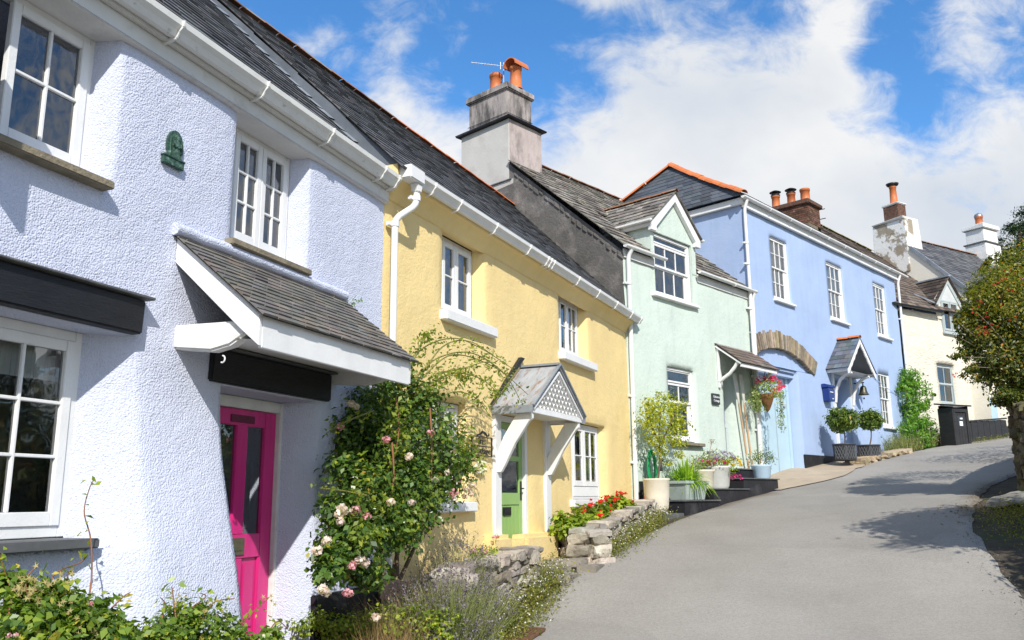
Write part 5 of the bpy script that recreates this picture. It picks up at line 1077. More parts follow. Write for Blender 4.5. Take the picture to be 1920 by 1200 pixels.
# ================================================================== CREAM COTTAGE AND THE HOUSE ABOVE IT
def cream():
    h = thing('cottage', 'cream painted stone cottage with a brown slate roof and a small gabled dormer', 'house', C.pt(2, 0, 1.7), C.rot)
    d0, d1, ze, ap, cc = 1.62, 3.55, 6.75, 7.78, 2.86
    ops = [dict(u0=1.72, u1=2.80, z0=3.12, z1=4.58, d=.15), dict(u0=2.33, u1=3.36, z0=5.74, z1=6.34, d=.05)]; ops[1].update(z1=6.8, fn=lambda u, z: True)
    mb = MB(C); wall_grid(mb, C, -.9, 6.5, .8, 6.34, ops, lambda u, z: 0, step=.16, amp=.05, seed=25, rnd=.02)
    c0, c1 = 2.0, 3.72
    [mb.quad((a, .01, z0), (b, .01, z0), (b, .01, z1), (a, .01, z1)) for a, b, z0, z1 in ((c0, 2.33, 6.2, 6.92), (3.36, c1, 6.2, 6.92))]; mb.face([mb.p(*q) for q in ((c0, .01, 6.92), (c1, .01, 6.92), (cc, .01, ap-.03))])
    mb.build('wall', m_cream, h, fix=False)
    mb = MB(C); mb.prism([(c0-.02, 6.70), (c0+.16, 6.70), (cc, ap-.22), (c1-.16, 6.70), (c1+.02, 6.70), (cc, ap)], .012, .06); mb.build('dormer_bargeboard', m_greysash, h)
    mb = MB(C); mb.face([mb.p(*q) for q in ((c0+.1, .03, 6.86), (c1-.1, .03, 6.86), (cc, .03, ap-.12))]); mb.build('dormer_panel', mat('dormer_grey_panel', (.55, .58, .57), .7), h, fix=False)
    mb = MB(B); slates(mb, B.pt(9.3, .06, 7.50), B.pt(10.75, .06, 7.50), B.pt(9.9, -3, 10.25), B.pt(10.75, -3, 10.25), 20, .24, th=.02, tone=(.6, 1.4), seed=91, jit=.015)
    tl = B.pt(10.7, -3, 10.25); tr = C.pt(3.62, -3.35, 9.75); slates(mb, C.pt(-.75, .2, 6.4), C.pt(3.7, .2, 6.5), tl, tr, 26, .24, th=.02, tone=(.55, 1.4), seed=92, jit=.015)
    roof = mb.build('roof', m_slatebr, h, fix=False)
    mb = MB(B); ridge_tiles(mb, B.pt(9.9, -3, 10.29), tl+Vector((0, 0, .04)), .10, .4, (.8, 1.1), 93); ridge_tiles(mb, tl+Vector((0, 0, .04)), tr+Vector((0, 0, .05)), .10, .4, (.8, 1.1), 94); mb.build('ridge_tiles', mat('mossy_ridge', (.30, .27, .10), .9, .3, 5, tone=True), roof)
    dm = MB(C); slates(dm, C.pt(c0-.18, -1.6, 6.66), C.pt(c0-.18, .15, 6.66), C.pt(cc, -2.2, ap+.04), C.pt(cc, .15, ap+.04), 8, .22, th=.02, tone=(.3, .75), seed=95, jit=.02); slates(dm, C.pt(c1+.12, .15, 6.66), C.pt(c1+.12, -1.6, 6.66), C.pt(cc, .15, ap+.04), C.pt(cc, -2.2, ap+.04), 8, .22, th=.02, tone=(.3, .75), seed=96); dr = dm.build('dormer_roof', m_slatebr, h, fix=False)
    mb = MB(C); mb.bar((cc, .17, ap+.07), (cc, -2.2, ap+.07), .14, .05); mb.bar((c0-.2, .13, 6.72), (c0-.75, -1.0, 7.52), .12, .05); mb.build('dormer_lead', m_lead, dr)
    gutter(C, h, -.85, 2.0, .16, 6.42, r=.07, m=m_iron); downpipe(C, h, [(-.3, .22, 6.35), (-.3, .06, 6.1), (-.3, .06, 1.5)], .045, m=m_iron)
    g = window(C, h, 2.33, 3.36, 5.74, 6.92, .04, [(2.38, 2.83, 5.80, 6.86, 1, 1, .06, .012), (2.86, 3.31, 5.80, 6.50, 1, 1, .06, .012), (2.86, 3.31, 6.52, 6.86, 1, 1, .05, .012)], m=m_greysash, sill=(2.28, 3.42, 5.66, 5.74, -.0, .10), name='dormer_casement_window')
    window(C, h, 1.74, 2.78, 3.14, 4.56, -.10, [(1.80, 2.72, 3.84, 4.50, 2, 1, .05, -.01), (1.80, 2.72, 3.20, 3.86, 2, 1, .05, -.04)], m=m_greysash, sill=(1.62, 2.95, 3.02, 3.11, -.1, .16), msill=m_slab, name='sash_window')
    mb = MB(C)
    for k, (u, hh, cc_) in enumerate(((1.95, .26, 0), (2.2, .34, 1), (2.45, .30, 0))): mb.box(u-.11, u+.11, -.42, -.30, 3.2, 3.2+hh)
    mb.build('window_cushions', mat('patterned_cushion', (.62, .40, .20), .9, .5, 14, col2=(.60, .08, .10), c2s=12, c2p=(.5, .55)), h, bevel=.03)
    mb = MB(C); mb.box(4.55, 5.1, .0, .07, 1.8, 3.5); mb.build('door', m_garage, h, bevel=.01)
    mb = MB(C); mb.tube([(4.30, .06, 3.6), (4.30, .06, 2.3)], .05, 8); mb.build('waste_pipe', m_iron, h)
    return h
H_CREAM = cream()
def top_house():
    h = thing('house', 'far cream gabled house with a dark slate roof and two white chimneys up the hill', 'house', C.pt(6, -2, 2.6), C.rot)
    G0 = 3.66; ea, zr, D = 7.05, 10.25, 2.45; mb = MB(C)
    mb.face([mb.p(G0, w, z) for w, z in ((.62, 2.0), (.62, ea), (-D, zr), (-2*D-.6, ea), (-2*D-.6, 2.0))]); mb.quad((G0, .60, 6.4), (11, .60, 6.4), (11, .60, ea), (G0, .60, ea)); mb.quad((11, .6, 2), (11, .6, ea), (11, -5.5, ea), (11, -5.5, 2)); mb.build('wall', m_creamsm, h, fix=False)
    mb = MB(C); slates(mb, C.pt(G0+.02, .75, ea-.05), C.pt(11.1, .75, ea-.05), C.pt(G0+.02, -D, zr), C.pt(11.1, -D, zr), 24, .26, th=.014, tone=(.6, 1.5), seed=101); mb.quad((G0, -D, zr), (11.1, -D, zr), (11.1, -5.6, ea), (G0, -5.6, ea)); roof = mb.build('roof', m_slate, h, fix=False)
    mb = MB(C); mb.bar((G0-.02, .78, ea-.14), (G0-.02, -1.72, ea-.14+2.5*1.045), .07, .13); mb.build('verge_flashing', m_lead, roof)
    mb = MB(C); ridge_tiles(mb, C.pt(G0, -D, zr+.04), C.pt(9.7, -D, zr+.04), .09, .4, (.6, 1.1), 102); mb.build('ridge_tiles', m_terraold, roof)
    # first chimney, patchy, on the gable
    a0, a1 = G0-.04, G0+.95; mb = MB(C); zt = 10.80
    def taper(mb, a0, a1, d0, d1, z0, z1, k): mb.face; P0 = [mb.p(u, w, z0) for u, w in ((a0, d0), (a1, d0), (a1, d1), (a0, d1))]; P1 = [mb.p(u, w, z1) for u, w in ((a0+k, d0-k), (a1-k, d0-k), (a1-k, d1+k), (a0+k, d1+k))]; mb.face(P0[::-1]); mb.face(P1); [mb.face((P0[i], P0[(i+1) % 4], P1[(i+1) % 4], P1[i])) for i in range(4)]
    taper(mb, a0, a1, -1.80, -3.35, 8.6, zt, .06); c = mb.build('chimney_base', m_patchy, h, bevel=.02)
    mb = MB(C); taper(mb, a0+.5, a1+.012, -1.79, -3.36, 9.2, zt-.01, .06); mb.build('chimney_whitewash', m_whitewash, c)
    mb = MB(C); mb.box(a0-.02, a1, -3.3, -1.85, zt, zt+.08, jit=.03); mb.build('chimney_ledge', m_whitewash, c, bevel=.02)
    mb = MB(C); mb.box(a0+.16, a1-.30, -2.80, -2.15, zt+.05, zt+.70); mb.build('chimney_brickwork', m_brick, c, bevel=.01)
    mb = MB(C); mb.box(a0+.12, a1-.26, -2.84, -2.11, zt+.70, zt+.78, jit=.02); mb.build('chimney_mortar', m_whitewash, c, bevel=.03)
    mb = MB(C); q = C.pt(a0+.42, -2.45, zt+.77); clump_pot(mb, q, .15, .125, .80); p = mb.build('chimney_pot', m_pot, c)
    mb = MB(C); mb.lathe(q, [(.15, .80), (.22, .83), (.25, .90), (.0, .93)], 16, caps=False); mb.build('chimney_cowl', m_iron, p)
    # second chimney
    b0, b1 = 9.55, 10.75; mb = MB(C); mb.box(b0, b1, -2.85, -1.95, 9.0, 10.75); c = mb.build('chimney_base', m_whitewash, h, bevel=.015)
    mb = MB(C); mb.box(b0-.05, b1+.05, -2.9, -1.90, 10.75, 10.80); mb.build('chimney_ledge', m_slab, c)
    mb = MB(C); mb.box(b0+.05, b1-.05, -2.8, -2.0, 10.8, 11.40); mb.box(b0-.05, b1+.04, -2.9, -1.90, 11.40, 11.62, jit=.02); mb.build('chimney_stack', m_whitewash, c, bevel=.02)
    mb = MB(C); q = C.pt(10.1, -2.4, 11.6); clump_pot(mb, q, .16, .15, .5, .9); p = mb.build('chimney_pot', m_pot, c)
    mb = MB(C); mb.lathe(q, [(.18, .48), (.18, .53), (.15, .60), (.0, .68)], 16, caps=False); mb.build('chimney_cowl', m_steel, p)
    mb = MB(C); mb.bar((10.9, .7, ea-.02), (10.9, -D, zr+.03), .35, .05); mb.build('lead_gutter', m_lead, roof)
    mb = MB(C); slates(mb, C.pt(11.15, -.8, 8.3), C.pt(15, -.8, 8.3), C.pt(11.15, -D-.3, 9.75), C.pt(15, -D-.3, 9.75), 10, .3, tone=(.8, 1.2), seed=103); mb.build('lichened_roof', mat('lichen_slate', (.40, .36, .16), .9, .3, 4, tone=True), h, fix=False)
top_house()
# ================================================================== ground details
def bl(fr, lst, n_per=None):
    """blobs surveyed on a facade frame: (px, py, w, radius in px, n, squash)"""
    out = []
    for px, py, w, rp, n, sq in lst:
        q = fr.Q(px, py, w); r = rp/FPX*q.y; out.append((q.x, q.y, q.z, r, r, r*sq, n))
    return out
def stem_tubes(name, m, parent, lines, r0=.008, r1=.003, n=5):
    for pts in lines:
        mb = MB(); mb.tubew(pts, [r0+(r1-r0)*k/(len(pts)-1) for k in range(len(pts))], n); mb.build(name, m, parent)
def spline(pts, n=6):
    P_ = [Vector(p) for p in pts]; out = []
    for k in range(len(P_)-1):
        p0, p1, p2, p3 = P_[max(k-1, 0)], P_[k], P_[k+1], P_[min(k+2, len(P_)-1)]
        for i in range(n): t = i/n; out.append(.5*((2*p1)+(p2-p0)*t+(2*p0-5*p1+4*p2-p3)*t*t+(3*p1-p0-3*p2+p3)*t**3))
    return out+[P_[-1]]
def low_wall(label, pts, ztop, seed, m=m_wallstone, thick=.34, end=True, course=.145, hoff=None, name='garden_wall', rough=.03, ln=(.14, .30)):
    """pts: plan points (x,y), right-hand side faces the street"""
    t = thing(name, label, 'wall', (pts[0][0], pts[0][1], gz(*pts[0])), 0); rgn = random.Random(seed); mb = MB(); core = MB()
    P2 = [Vector((a, b, 0)) for a, b in pts]; base = []; top = []
    for k in range(len(P2)-1):
        n = max(2, int((P2[k+1]-P2[k]).length/.5)); 
        for i in range(n+(k == len(P2)-2)):
            q = P2[k].lerp(P2[k+1], i/n); f = (k+i/n)/(len(P2)-1); zt = ztop(f) if callable(ztop) else ztop
            base.append(Vector((q.x, q.y, gz(q.x, q.y)-.1))); top.append(Vector((q.x, q.y, zt+rgn.uniform(-.02, .02))))
    for k in range(len(P2)-1):
        d = (P2[k+1]-P2[k]).normalized(); nrm = Vector((d.y, -d.x, 0)); idx = [i for i in range(len(base)) if -1e-3 <= (base[i].xy-P2[k].xy).dot(d.xy) <= (P2[k+1]-P2[k]).length+1e-3 and abs((base[i].xy-P2[k].xy).dot(nrm.xy)) < 1e-2]
        b_, t_ = [base[i] for i in idx], [top[i] for i in idx]; stones(mb, b_, t_, nrm, seed+k, course, ln, .30, rough)
        for i in range(len(b_)-1):
            o1, o2 = -nrm*.07, -nrm*thick; core.quadw(b_[i]+o1, b_[i+1]+o1, t_[i+1]+o1-Vector((0, 0, .03)), t_[i]+o1-Vector((0, 0, .03))); core.quadw(t_[i]+o1-Vector((0, 0, .03)), t_[i+1]+o1-Vector((0, 0, .03)), t_[i+1]+o2-Vector((0, 0, .03)), t_[i]+o2-Vector((0, 0, .03))); core.quadw(b_[i]+o2, b_[i+1]+o2, t_[i+1]+o2-Vector((0, 0, .03)), t_[i]+o2-Vector((0, 0, .03)))
        s = 0; ln_ = (b_[-1]-b_[0]).length
        while s < ln_:   # coping stones laid across the head
            l = rgn.uniform(.18, .36); f = min(1, (s+l/2)/ln_); i = min(int(f*(len(t_)-1)), len(t_)-2); q = t_[i].lerp(t_[i+1], f*(len(t_)-1)-i); dd = (t_[i+1]-t_[i]).normalized()
            stone(mb, q-nrm*(thick*.45)+Vector((0, 0, .01)), dd*l*.52, nrm*thick*.56, Vector((0, 0, rgn.uniform(.04, .065))), rough, rgn); s += l*.97
    if end:
        for P_, d in ((P2[0], P2[1]-P2[0]), (P2[-1], P2[-2]-P2[-1])):
            d = d.normalized(); i = 0 if P_ is P2[0] else -1; nrm = (P2[1]-P2[0]).normalized() if i == 0 else (P2[-1]-P2[-2]).normalized(); nrm = Vector((nrm.y, -nrm.x, 0)); q0, q1 = base[i]-nrm*thick, base[i]; r0, r1 = top[i]-nrm*thick, top[i]; stones(mb, [q0, q1], [r0, r1], -d, seed+9+i, course, (.16, .3), .2, rough)
    mb.build('stones', m, t, fix=True); core.build('mortar', m_mortar, t, fix=False); return t
def YP(u, w): q = Y.pt(u, w, 0); return (q.x, q.y)
low_wall('low grey rubble wall of the flower bed left of the green door step', [YP(.6, .62), YP(2.74, .56)], lambda f: -.74+.10*f, 3)
low_wall('low rubble wall stepping uphill round the geranium bed beside the road', [YP(4.36, .27), YP(3.92, .86), YP(6.2, .70), YP(8.42, .50)], lambda f: -.47+max(0, f-.333)*.60, 14)
def soil_bed():
    mb = MB(Y)
    for k in range(9): u0, u1 = 4.2+k*.46, 4.2+(k+1)*.46; z0, z1 = -.52+.09*(u0-4.2), -.52+.09*(u1-4.2); mb.quad((u0, .02, z0), (u1, .02, z1), (u1, .62-.03*k, z1), (u0, .62-.03*k, z0))
    mb.build('soil_bed', m_soil, kind='structure', fix=False)
    mb = MB(L)
    for k in range(10): u0, u1 = -5.6+k*.56, -5.04+k*.56; mb.quad((u0, .0, gq(L, u0, .1)+.05), (u1, .0, gq(L, u1, .1)+.05), (u1, .95, gq(L, u1, .95)+.02), (u0, .95, gq(L, u0, .95)+.02))
    mb.build('flower_bed', m_soil, kind='structure', fix=False)
soil_bed()
def flagstep():
    t = thing('stone_step', 'worn flat flagstone step at the foot of the green door by the road', 'step', on_ground(Y, 3.5, .6), Y.rot); mb = MB(Y); rg = random.Random(2)
    for (u0, u1, w0, w1) in ((2.95, 3.55, .3, .72), (3.58, 4.0, .28, .84), (2.75, 3.3, .74, .98), (3.33, 3.85, .87, 1.12)):
        z = gq(Y, (u0+u1)/2, (w0+w1)/2); mb.box(u0, u1, w0, w1, z-.08, z+.035, jit=.03)
    mb.build('flags', m_flag, t, bevel=.015)
flagstep()
def drain():
    q = at(970, 1173, 9.35); q.z = gz(q.x, q.y); t = thing('drain_grate', 'rusty iron drain grate set in the road edge by the lavender', 'drain', q, R(20)); mb = MB(); a = Vector((math.sin(R(24)), math.cos(R(24)), .10)).normalized(); b = Vector((a.y, -a.x, .02)).normalized(); n = a.cross(b); n = n if n.z > 0 else -n
    for s in (-1, 1): mb.boxw(q+b*.22*s+n*.006, a*.20, b*.018, n*.012); mb.boxw(q+a*.20*s+n*.006, b*.22, a*.018, n*.012)
    for k in range(9): mb.boxw(q+b*(-.18+k*.045)+n*.006, a*.19, b*.010, n*.010)
    mb.build('grating', m_rust, t); mb = MB(); mb.boxw(q-n*.001, a*.2, b*.22, n*.002); mb.build('pit', m_iron, t)
    q = at(938, 1178, 9.15); q.z = gz(q.x, q.y)+.035; mb = MB(); mb.lathe(q, [(.006, -.032), (.025, -.033), (.042, -.012), (.045, .008), (.036, .028), (.018, .034), (.004, .027)], 18, caps=True); o = mb.build('fallen_apple', m_apple, None, loc=q); props(o, 'yellow green apple lying on the road edge next to the drain grate', 'apple')
drain()
def apron():
    mb = MB(B); us = np.linspace(-.9, 5.4, 22); rows = []
    for u in us:
        wmax = 1.15+.25*math.sin(u*1.1) if u < 3.2 else max(.5, 1.2-.25*(u-3.2)); r = []
        for t in np.linspace(0, 1, 8): w = -.35+(wmax+.35)*t+.04*mnoise.noise((u*3, t*5, 2)); q = B.pt(u, w, 0); r.append(mb.p(u, w, gz(q.x, q.y)+.022+.12*(1-t)*max(0, min(1, u/2))*.6))
        rows.append(r)
    mb.smooth = True
    for a, b in zip(rows, rows[1:]):
        for i in range(7): mb.face((a[i], b[i], b[i+1], a[i+1]))
    mb.build('concrete_apron', m_concrete, kind='structure', fix=False)
apron()
# ================================================================== plants by the lilac and yellow cottages
def climbing_rose():
    t = thing('climbing_rose', 'large dark climbing rose with pale pink blooms filling the corner beside the pink door', 'rose', on_ground(Y, .5, .5), 0)
    B0 = bl(Y, [(680,760,.10,48,1040,1), (735,745,.18,50,1120,.9), (655,820,.12,42,800,1.1), (690,850,.22,50,1040,1.1), (735,850,.45,62,1600,1), (800,830,.45,58,1440,1.1), (790,760,.40,40,720,.9), (700,925,.62,58,1440,.9), (775,920,.60,60,1520,.9), (830,890,.45,42,720,1), (640,960,.85,34,640,1), (655,1020,.90,50,1280,.8), (715,985,.75,56,1120,.8), (622,1060,.95,32,560,.8), (685,1070,.85,40,720,.7), (765,985,.6,42,480,.8), (605,1085,1.0,22,208,.8), (870,870,.42,28,240,1), (640,880,.4,34,480,1)])
    foliage('foliage', 1, B0, .056, m_rose, t, per=22, spread=.31, shell=.25, ratio=.62, up=.5)
    B1 = bl(Y, [(760,690,.45,40,150,.8), (795,720,.45,42,180,.8), (745,800,.75,40,240,1.3), (850,800,.45,40,240,1.2), (860,860,.4,30,150,1.2), (665,1000,1.0,45,240,.8), (690,930,.8,60,260,1), (830,700,.42,34,110,.7), (880,715,.42,34,90,.8), (930,735,.45,26,70,.7), (770,930,.75,60,200,1)])
    foliage('young_foliage', 2, B1, .05, m_rosey, t, per=16, spread=.22, ratio=.5)
    S = lambda *p: spline([Y.Q(*q) for q in p], 7)
    arcs = [S((760,710,.4),(790,655,.4),(850,634,.42),(905,655,.45),(962,692,.5)), S((770,720,.42),(820,672,.4),(885,662,.4),(945,700,.4),(978,756,.45)), S((790,730,.4),(850,700,.42),(905,712,.42),(940,745,.45)), S((800,760,.4),(850,735,.42),(890,745,.4),(915,775,.3)), S((770,690,.42),(792,640,.42),(812,622,.42)), S((850,870,.35),(885,830,.3),(905,880,.25)), S((820,700,.4),(870,690,.45),(920,680,.5),(950,720,.5)), S((700,770,.5),(650,790,.55),(612,812,.5)), S((690,930,.8),(640,920,.85),(600,915,.85)), S((780,720,.4),(830,650,.4),(880,640,.42),(930,670,.45)), S((790,710,.4),(850,665,.4),(930,690,.45),(990,740,.5))]
    can = [S((806,765,.75),(809,820,.78),(808,900,.78),(800,960,.75)), S((742,745,.7),(748,800,.78),(742,850,.78)), S((735,830,.8),(738,900,.82),(725,960,.8)), S((790,965,.7),(775,1000,.65),(765,1040,.6))]
    stem_tubes('young_cane', m_gcane, t, arcs, .010, .004); stem_tubes('cane', m_cane, t, can, .011, .006)
    rng = np.random.default_rng(5); P_ = np.concatenate([along(a, rng, 150 if k < 7 else 55, .045) for k, a in enumerate(arcs)]+[along(a, rng, 40, .05) for a in can]); V, F_, T_ = leafgeo(rng, P_, .05, .5); mesh_np('spray_leaves', V, F_, T_, m_rosey, t)
    pale = [(636,963,.95),(640,952,.96),(648,958,.96),(637,978,.96),(817,899,.85),(666,762,.30),(658,757,.30),(684,1056,1.1),(676,1050,1.1),(609,1109,1.1),(605,1104,1.1),(593,1032,1.0),(612,1013,1.0),(767,856,.9),(839,885,.7),(875,918,.45),(884,925,.45),(872,930,.45),(885,912,.4),(850,845,.55),(842,822,.55),(732,941,1.0),(705,1157,1.2),(770,943,.9)]
    pink = [(663,960,.97),(668,955,.97),(687,968,.97),(847,928,.75),(852,922,.75),(807,811,.82),(638,800,.35),(660,1060,1.1),(652,1112,1.1),(724,824,.9),(858,900,.6)]
    flowers('pale_bloom', 8, [tuple(Y.Q(*q)) for q in pale], .042, m_fpink, t, 34, .85); flowers('pink_bloom', 9, [tuple(Y.Q(*q)) for q in pink], .040, m_frose, t, 30, .85)
    trunk = [S((745,1080,.55),(742,1000,.5),(730,900,.5),(720,800,.45)), S((735,1080,.5),(760,980,.5),(790,880,.45),(800,760,.4)), S((740,1080,.55),(700,1020,.6),(670,960,.65)), S((750,1085,.5),(780,1020,.5),(820,930,.4),(840,850,.35))]
    stem_tubes('main_stem', m_bark, t, trunk, .022, .008, 7)
climbing_rose()
def shrub_rose(label, blobs, seed, twigs, stars, size=.05, buds=()):
    b0 = bl(L, blobs); t = thing('rose_bush', label, 'rose', (b0[0][0], b0[0][1], gz(b0[0][0], b0[0][1])), 0)
    foliage('foliage', seed, b0, size, m_fgrose, t, per=22, spread=.24, shell=.25, ratio=.6, up=.5)
    lines = [spline([L.Q(*q) for q in tw], 6) for tw in twigs]; stem_tubes('twig', m_cane, t, lines, .006, .0025)
    rng = np.random.default_rng(seed); P_ = np.concatenate([along(a, rng, 16, .03) for a in lines]); V, F_, T_ = leafgeo(rng, P_, .05, .5); mesh_np('twig_leaves', V, F_, np.clip(T_+.25, 0, 1), m_fgrose, t)
    for (px, py, w) in stars:      # sprays of star shaped dried sepals
        for j in range(rng.integers(4, 8)):
            V = []; F_ = [[0, 2*s+1, 2*s+2, (2*s+3) if s < 4 else 1] for s in range(5)]
            c = np.array(L.Q(px, py, w))+rng.normal(size=3)*.032; n = unit(np.array([.5, -.7, .4])+rng.normal(size=3)*.5); a = unit(np.cross(n, rng.normal(size=3))); b = np.cross(n, a); V = [c]
            for s in range(5):
                d0 = a*math.cos(s*1.2566-.628)+b*math.sin(s*1.2566-.628); d1 = a*math.cos(s*1.2566)+b*math.sin(s*1.2566); V += [c+d0*.006, c+d1*.021+n*.004]
            mesh_np('seed_star', np.array(V), np.array(F_), rng.uniform(0, 1, len(F_)), m_star, t)
    if buds: flowers('bud', seed+3, [tuple(L.Q(*q)) for q in buds], .014, m_frose, t, 14, .9)
    base = Vector(t.location); stem_tubes('stem', m_bark, t, [spline([base+Vector((random.uniform(-.2, .2), random.uniform(-.2, .2), -.05)), base.lerp(Vector(b[:3]), .5)+Vector((0, 0, .05)), Vector(b[:3])], 5) for b in b0 for _ in (0, 1)], .012, .005)
shrub_rose('leafy rose bush with straw coloured seed stars below the slate window sill', [(30,1180,.55,70,1000,.8), (110,1150,.55,55,900,.8), (60,1120,.4,40,500,.8), (180,1170,.55,50,800,.8), (150,1205,.7,70,900,.7), (230,1190,.6,38,450,.8), (10,1100,.4,30,300,.9)], 21,
    [((10,1200,.6),(20,1110,.45),(5,1060,.4),(0,1040,.4)), ((90,1150,.5),(100,1080,.4),(150,1055,.3),(165,1040,.3)), ((165,1130,.4),(172,1080,.35),(170,1010,.3),(158,960,.28),(168,915,.28),(178,897,.28)), ((200,1150,.5),(230,1120,.5),(245,1110,.5)), ((120,1130,.45),(125,1090,.42),(128,1072,.42)), ((60,1140,.5),(48,1090,.5),(70,1060,.5))],
    [(45,1085,.6), (60,1075,.6), (30,1105,.6), (42,1118,.65), (85,1100,.6), (110,1100,.6), (130,1145,.7), (125,1165,.7), (160,1175,.75), (185,1190,.75), (70,1128,.62), (55,1092,.6)], buds=[(171,1130,.6), (30,1190,.8), (15,1192,.8), (172,1132,.6)])
shrub_rose('smaller yellowing rose bush with green hips growing in front of the pink door jamb', [(330,1185,.60,48,800,.8), (390,1180,.62,45,700,.8), (300,1200,.7,40,500,.7), (440,1195,.65,30,350,.8), (350,1150,.6,28,250,.9), (500,1198,.75,28,260,.7)], 22,
    [((330,1160,.6),(325,1120,.55),(322,1100,.55)), ((380,1165,.6),(400,1130,.6),(440,1122,.62)), ((345,1150,.6),(385,1120,.6),(375,1112,.6)), ((440,1180,.65),(460,1160,.65),(505,1120,.65)), ((500,1190,.7),(520,1165,.7),(538,1178,.7)), ((300,1170,.6),(310,1135,.6),(300,1120,.6))],
    [(385,1150,.66), (345,1165,.66), (420,1150,.66), (505,1125,.66), (330,1125,.6)], size=.045)
def lavender():
    rng = np.random.default_rng(31)
    def one(label, px, py, w, rad, h, n, seed, group=None, nspk=.7, tilt=.55, name='lavender_bush'):
        c = Y.Q(px, py, w); g = gz(c.x, c.y); t = thing(name, label, 'lavender', (c.x, c.y, g), 0); r2 = np.random.default_rng(seed)
        a = r2.uniform(0, 6.283, n); rr = np.sqrt(r2.uniform(0, 1, n)); bx = np.stack([c.x+np.cos(a)*rr*rad*.55, c.y+np.sin(a)*rr*rad*.55, np.full(n, g)], 1); out = np.stack([np.cos(a), np.sin(a), np.zeros(n)], 1)*rr[:, None]
        hh = h*r2.uniform(.45, 1.05, n)*(1-.30*rr**2); tp = bx+out*(rad*tilt)+r2.normal(size=(n, 3))*.06; tp[:, 2] = g+hh; blades('stems', seed, bx, tp, .010, m_lav, t, 3, .25)
        k = int(n*nspk); d = unit(tp[:k]-bx[:k]); q = tp[:k]; P_ = (q[:, None, :]-d[:, None, :]*r2.uniform(-.03, .07, (k, 7, 1))+r2.normal(size=(k, 7, 3))*.007).reshape(-1, 3); V, F_, T_ = leafgeo(r2, P_, .017, .7, None, .2); mesh_np('flower_spikes', V, F_, np.clip(T_, 0, 1), m_lavfl, t)
        m_ = n*2; a = r2.uniform(0, 6.283, m_); rr = r2.uniform(0, 1, m_)**.6; P_ = np.stack([c.x+np.cos(a)*rr*rad*.8, c.y+np.sin(a)*rr*rad*.8, g+h*r2.uniform(0, .62, m_)*(1-.5*rr**2)], 1); V, F_, T_ = leafgeo(r2, P_, .055, .16, None, -.2); mesh_np('leaves', V, F_, T_, m_lav, t); return t
    one('large grey green lavender bush with spent flower spikes at the road edge', 835, 1085, .98, .50, .80, 1700, 32, nspk=.45)
    one('tall loose lavender with purple spikes against the yellow wall', 865, 980, .45, .34, .95, 500, 33, nspk=.9)
    one('small lavender leaning over the low grey rubble wall', 905, 1065, .80, .34, .58, 700, 34, nspk=.5)
    one('low dense lavender by the drain at the front of the bed', 845, 1185, 1.15, .40, .42, 1000, 35, nspk=.35)
    c = B.Q(1668, 850, .35); g = gz(c.x, c.y)
    one2 = None
lavender()
def bed_fill():
    rng = np.random.default_rng(41); n = 1300; t = thing('dry_grass', 'straw coloured dry grass tangled between the climbing rose and the lavender', 'dry grass', on_ground(Y, .75, .75), 0)
    P_ = np.array([tuple(Y.Q(rng.uniform(690, 800), 1090, rng.uniform(.45, 1.1))) for _ in range(n)]); P_[:, 2] = gza(P_[:, 0], P_[:, 1]); T_ = P_+rng.normal(size=(n, 3))*np.array([.14, .14, .05]); T_[:, 2] = P_[:, 2]+rng.uniform(.12, .55, n); blades('stems', 42, P_, T_, .006, m_dry, t, 3, .5)
    t = thing('dry_twigs', 'tangle of brown leafless twigs at the foot of the climbing rose', 'twigs', on_ground(Y, 1.0, .5), 0); n = 420; P_ = np.array([tuple(Y.Q(rng.uniform(715, 850), 1085, rng.uniform(.35, .75))) for _ in range(n)]); P_[:, 2] = gza(P_[:, 0], P_[:, 1]); T_ = P_+rng.normal(size=(n, 3))*np.array([.18, .18, .05]); T_[:, 2] = P_[:, 2]+rng.uniform(.25, .85, n); blades('twigs', 46, P_, T_, .007, leafmat('brown_twig', [(0, (.09, .06, .04)), (1, (.24, .18, .13))], .9, .0, .1), t, 4, .6)
    q = at(752, 1112, 8.9); t = thing('edging_slab', 'pink sandstone edging slab tilted in the bed beside the lavender', 'slab', q, 0); mb = MB(); stone(mb, q, Vector((.21, .10, -.05)), Vector((-.03, .06, .02)), Vector((0, 0, .10)), .012, random.Random(6)); mb.build('slab', mat('pink_sandstone', (.50, .32, .24), .9, .2, 6, bump=.008, bs=25), t)
    # low yellow-green cover at the very front and thin weeds by the black plinth
    t = thing('ground_cover', 'low yellow green cover plant at the front of the bed by the road', 'ground cover', on_ground(Y, -.1, 1.1), 0); b0 = []
    for k in range(26):
        px = 575+k*10.5; q = at(px, 1174+rng.uniform(-22, 20), 8.0+rng.uniform(-.25, .25)); g = gz(q.x, q.y); b0 += [(q.x, q.y, q.z, .16, .16, .09, 150), (q.x+.02, q.y+.05, (q.z+g)/2, .16, .16, .10, 60)]
    foliage('foliage', 44, b0, .038, m_ger, t, per=12, spread=.3, ratio=.75, up=.9)
    t = thing('tall_weeds', 'thin brown weeds growing against the black plinth of the lilac cottage', 'weeds', on_ground(L, -.6, .35), 0); n = 160; P_ = np.array([tuple(L.pt(rng.uniform(-1.3, .0), rng.uniform(.15, .7), 0)) for _ in range(n)]); P_[:, 2] = gza(P_[:, 0], P_[:, 1]); T_ = P_+rng.normal(size=(n, 3))*.08; T_[:, 2] = P_[:, 2]+rng.uniform(.15, .45, n); blades('stems', 45, P_, T_, .006, m_weed, t, 3, .4)
    V, F_, T2 = leafgeo(rng, T_+rng.normal(size=T_.shape)*.03, .03, .5); mesh_np('leaves', V, F_, T2, m_weed, t)
bed_fill()
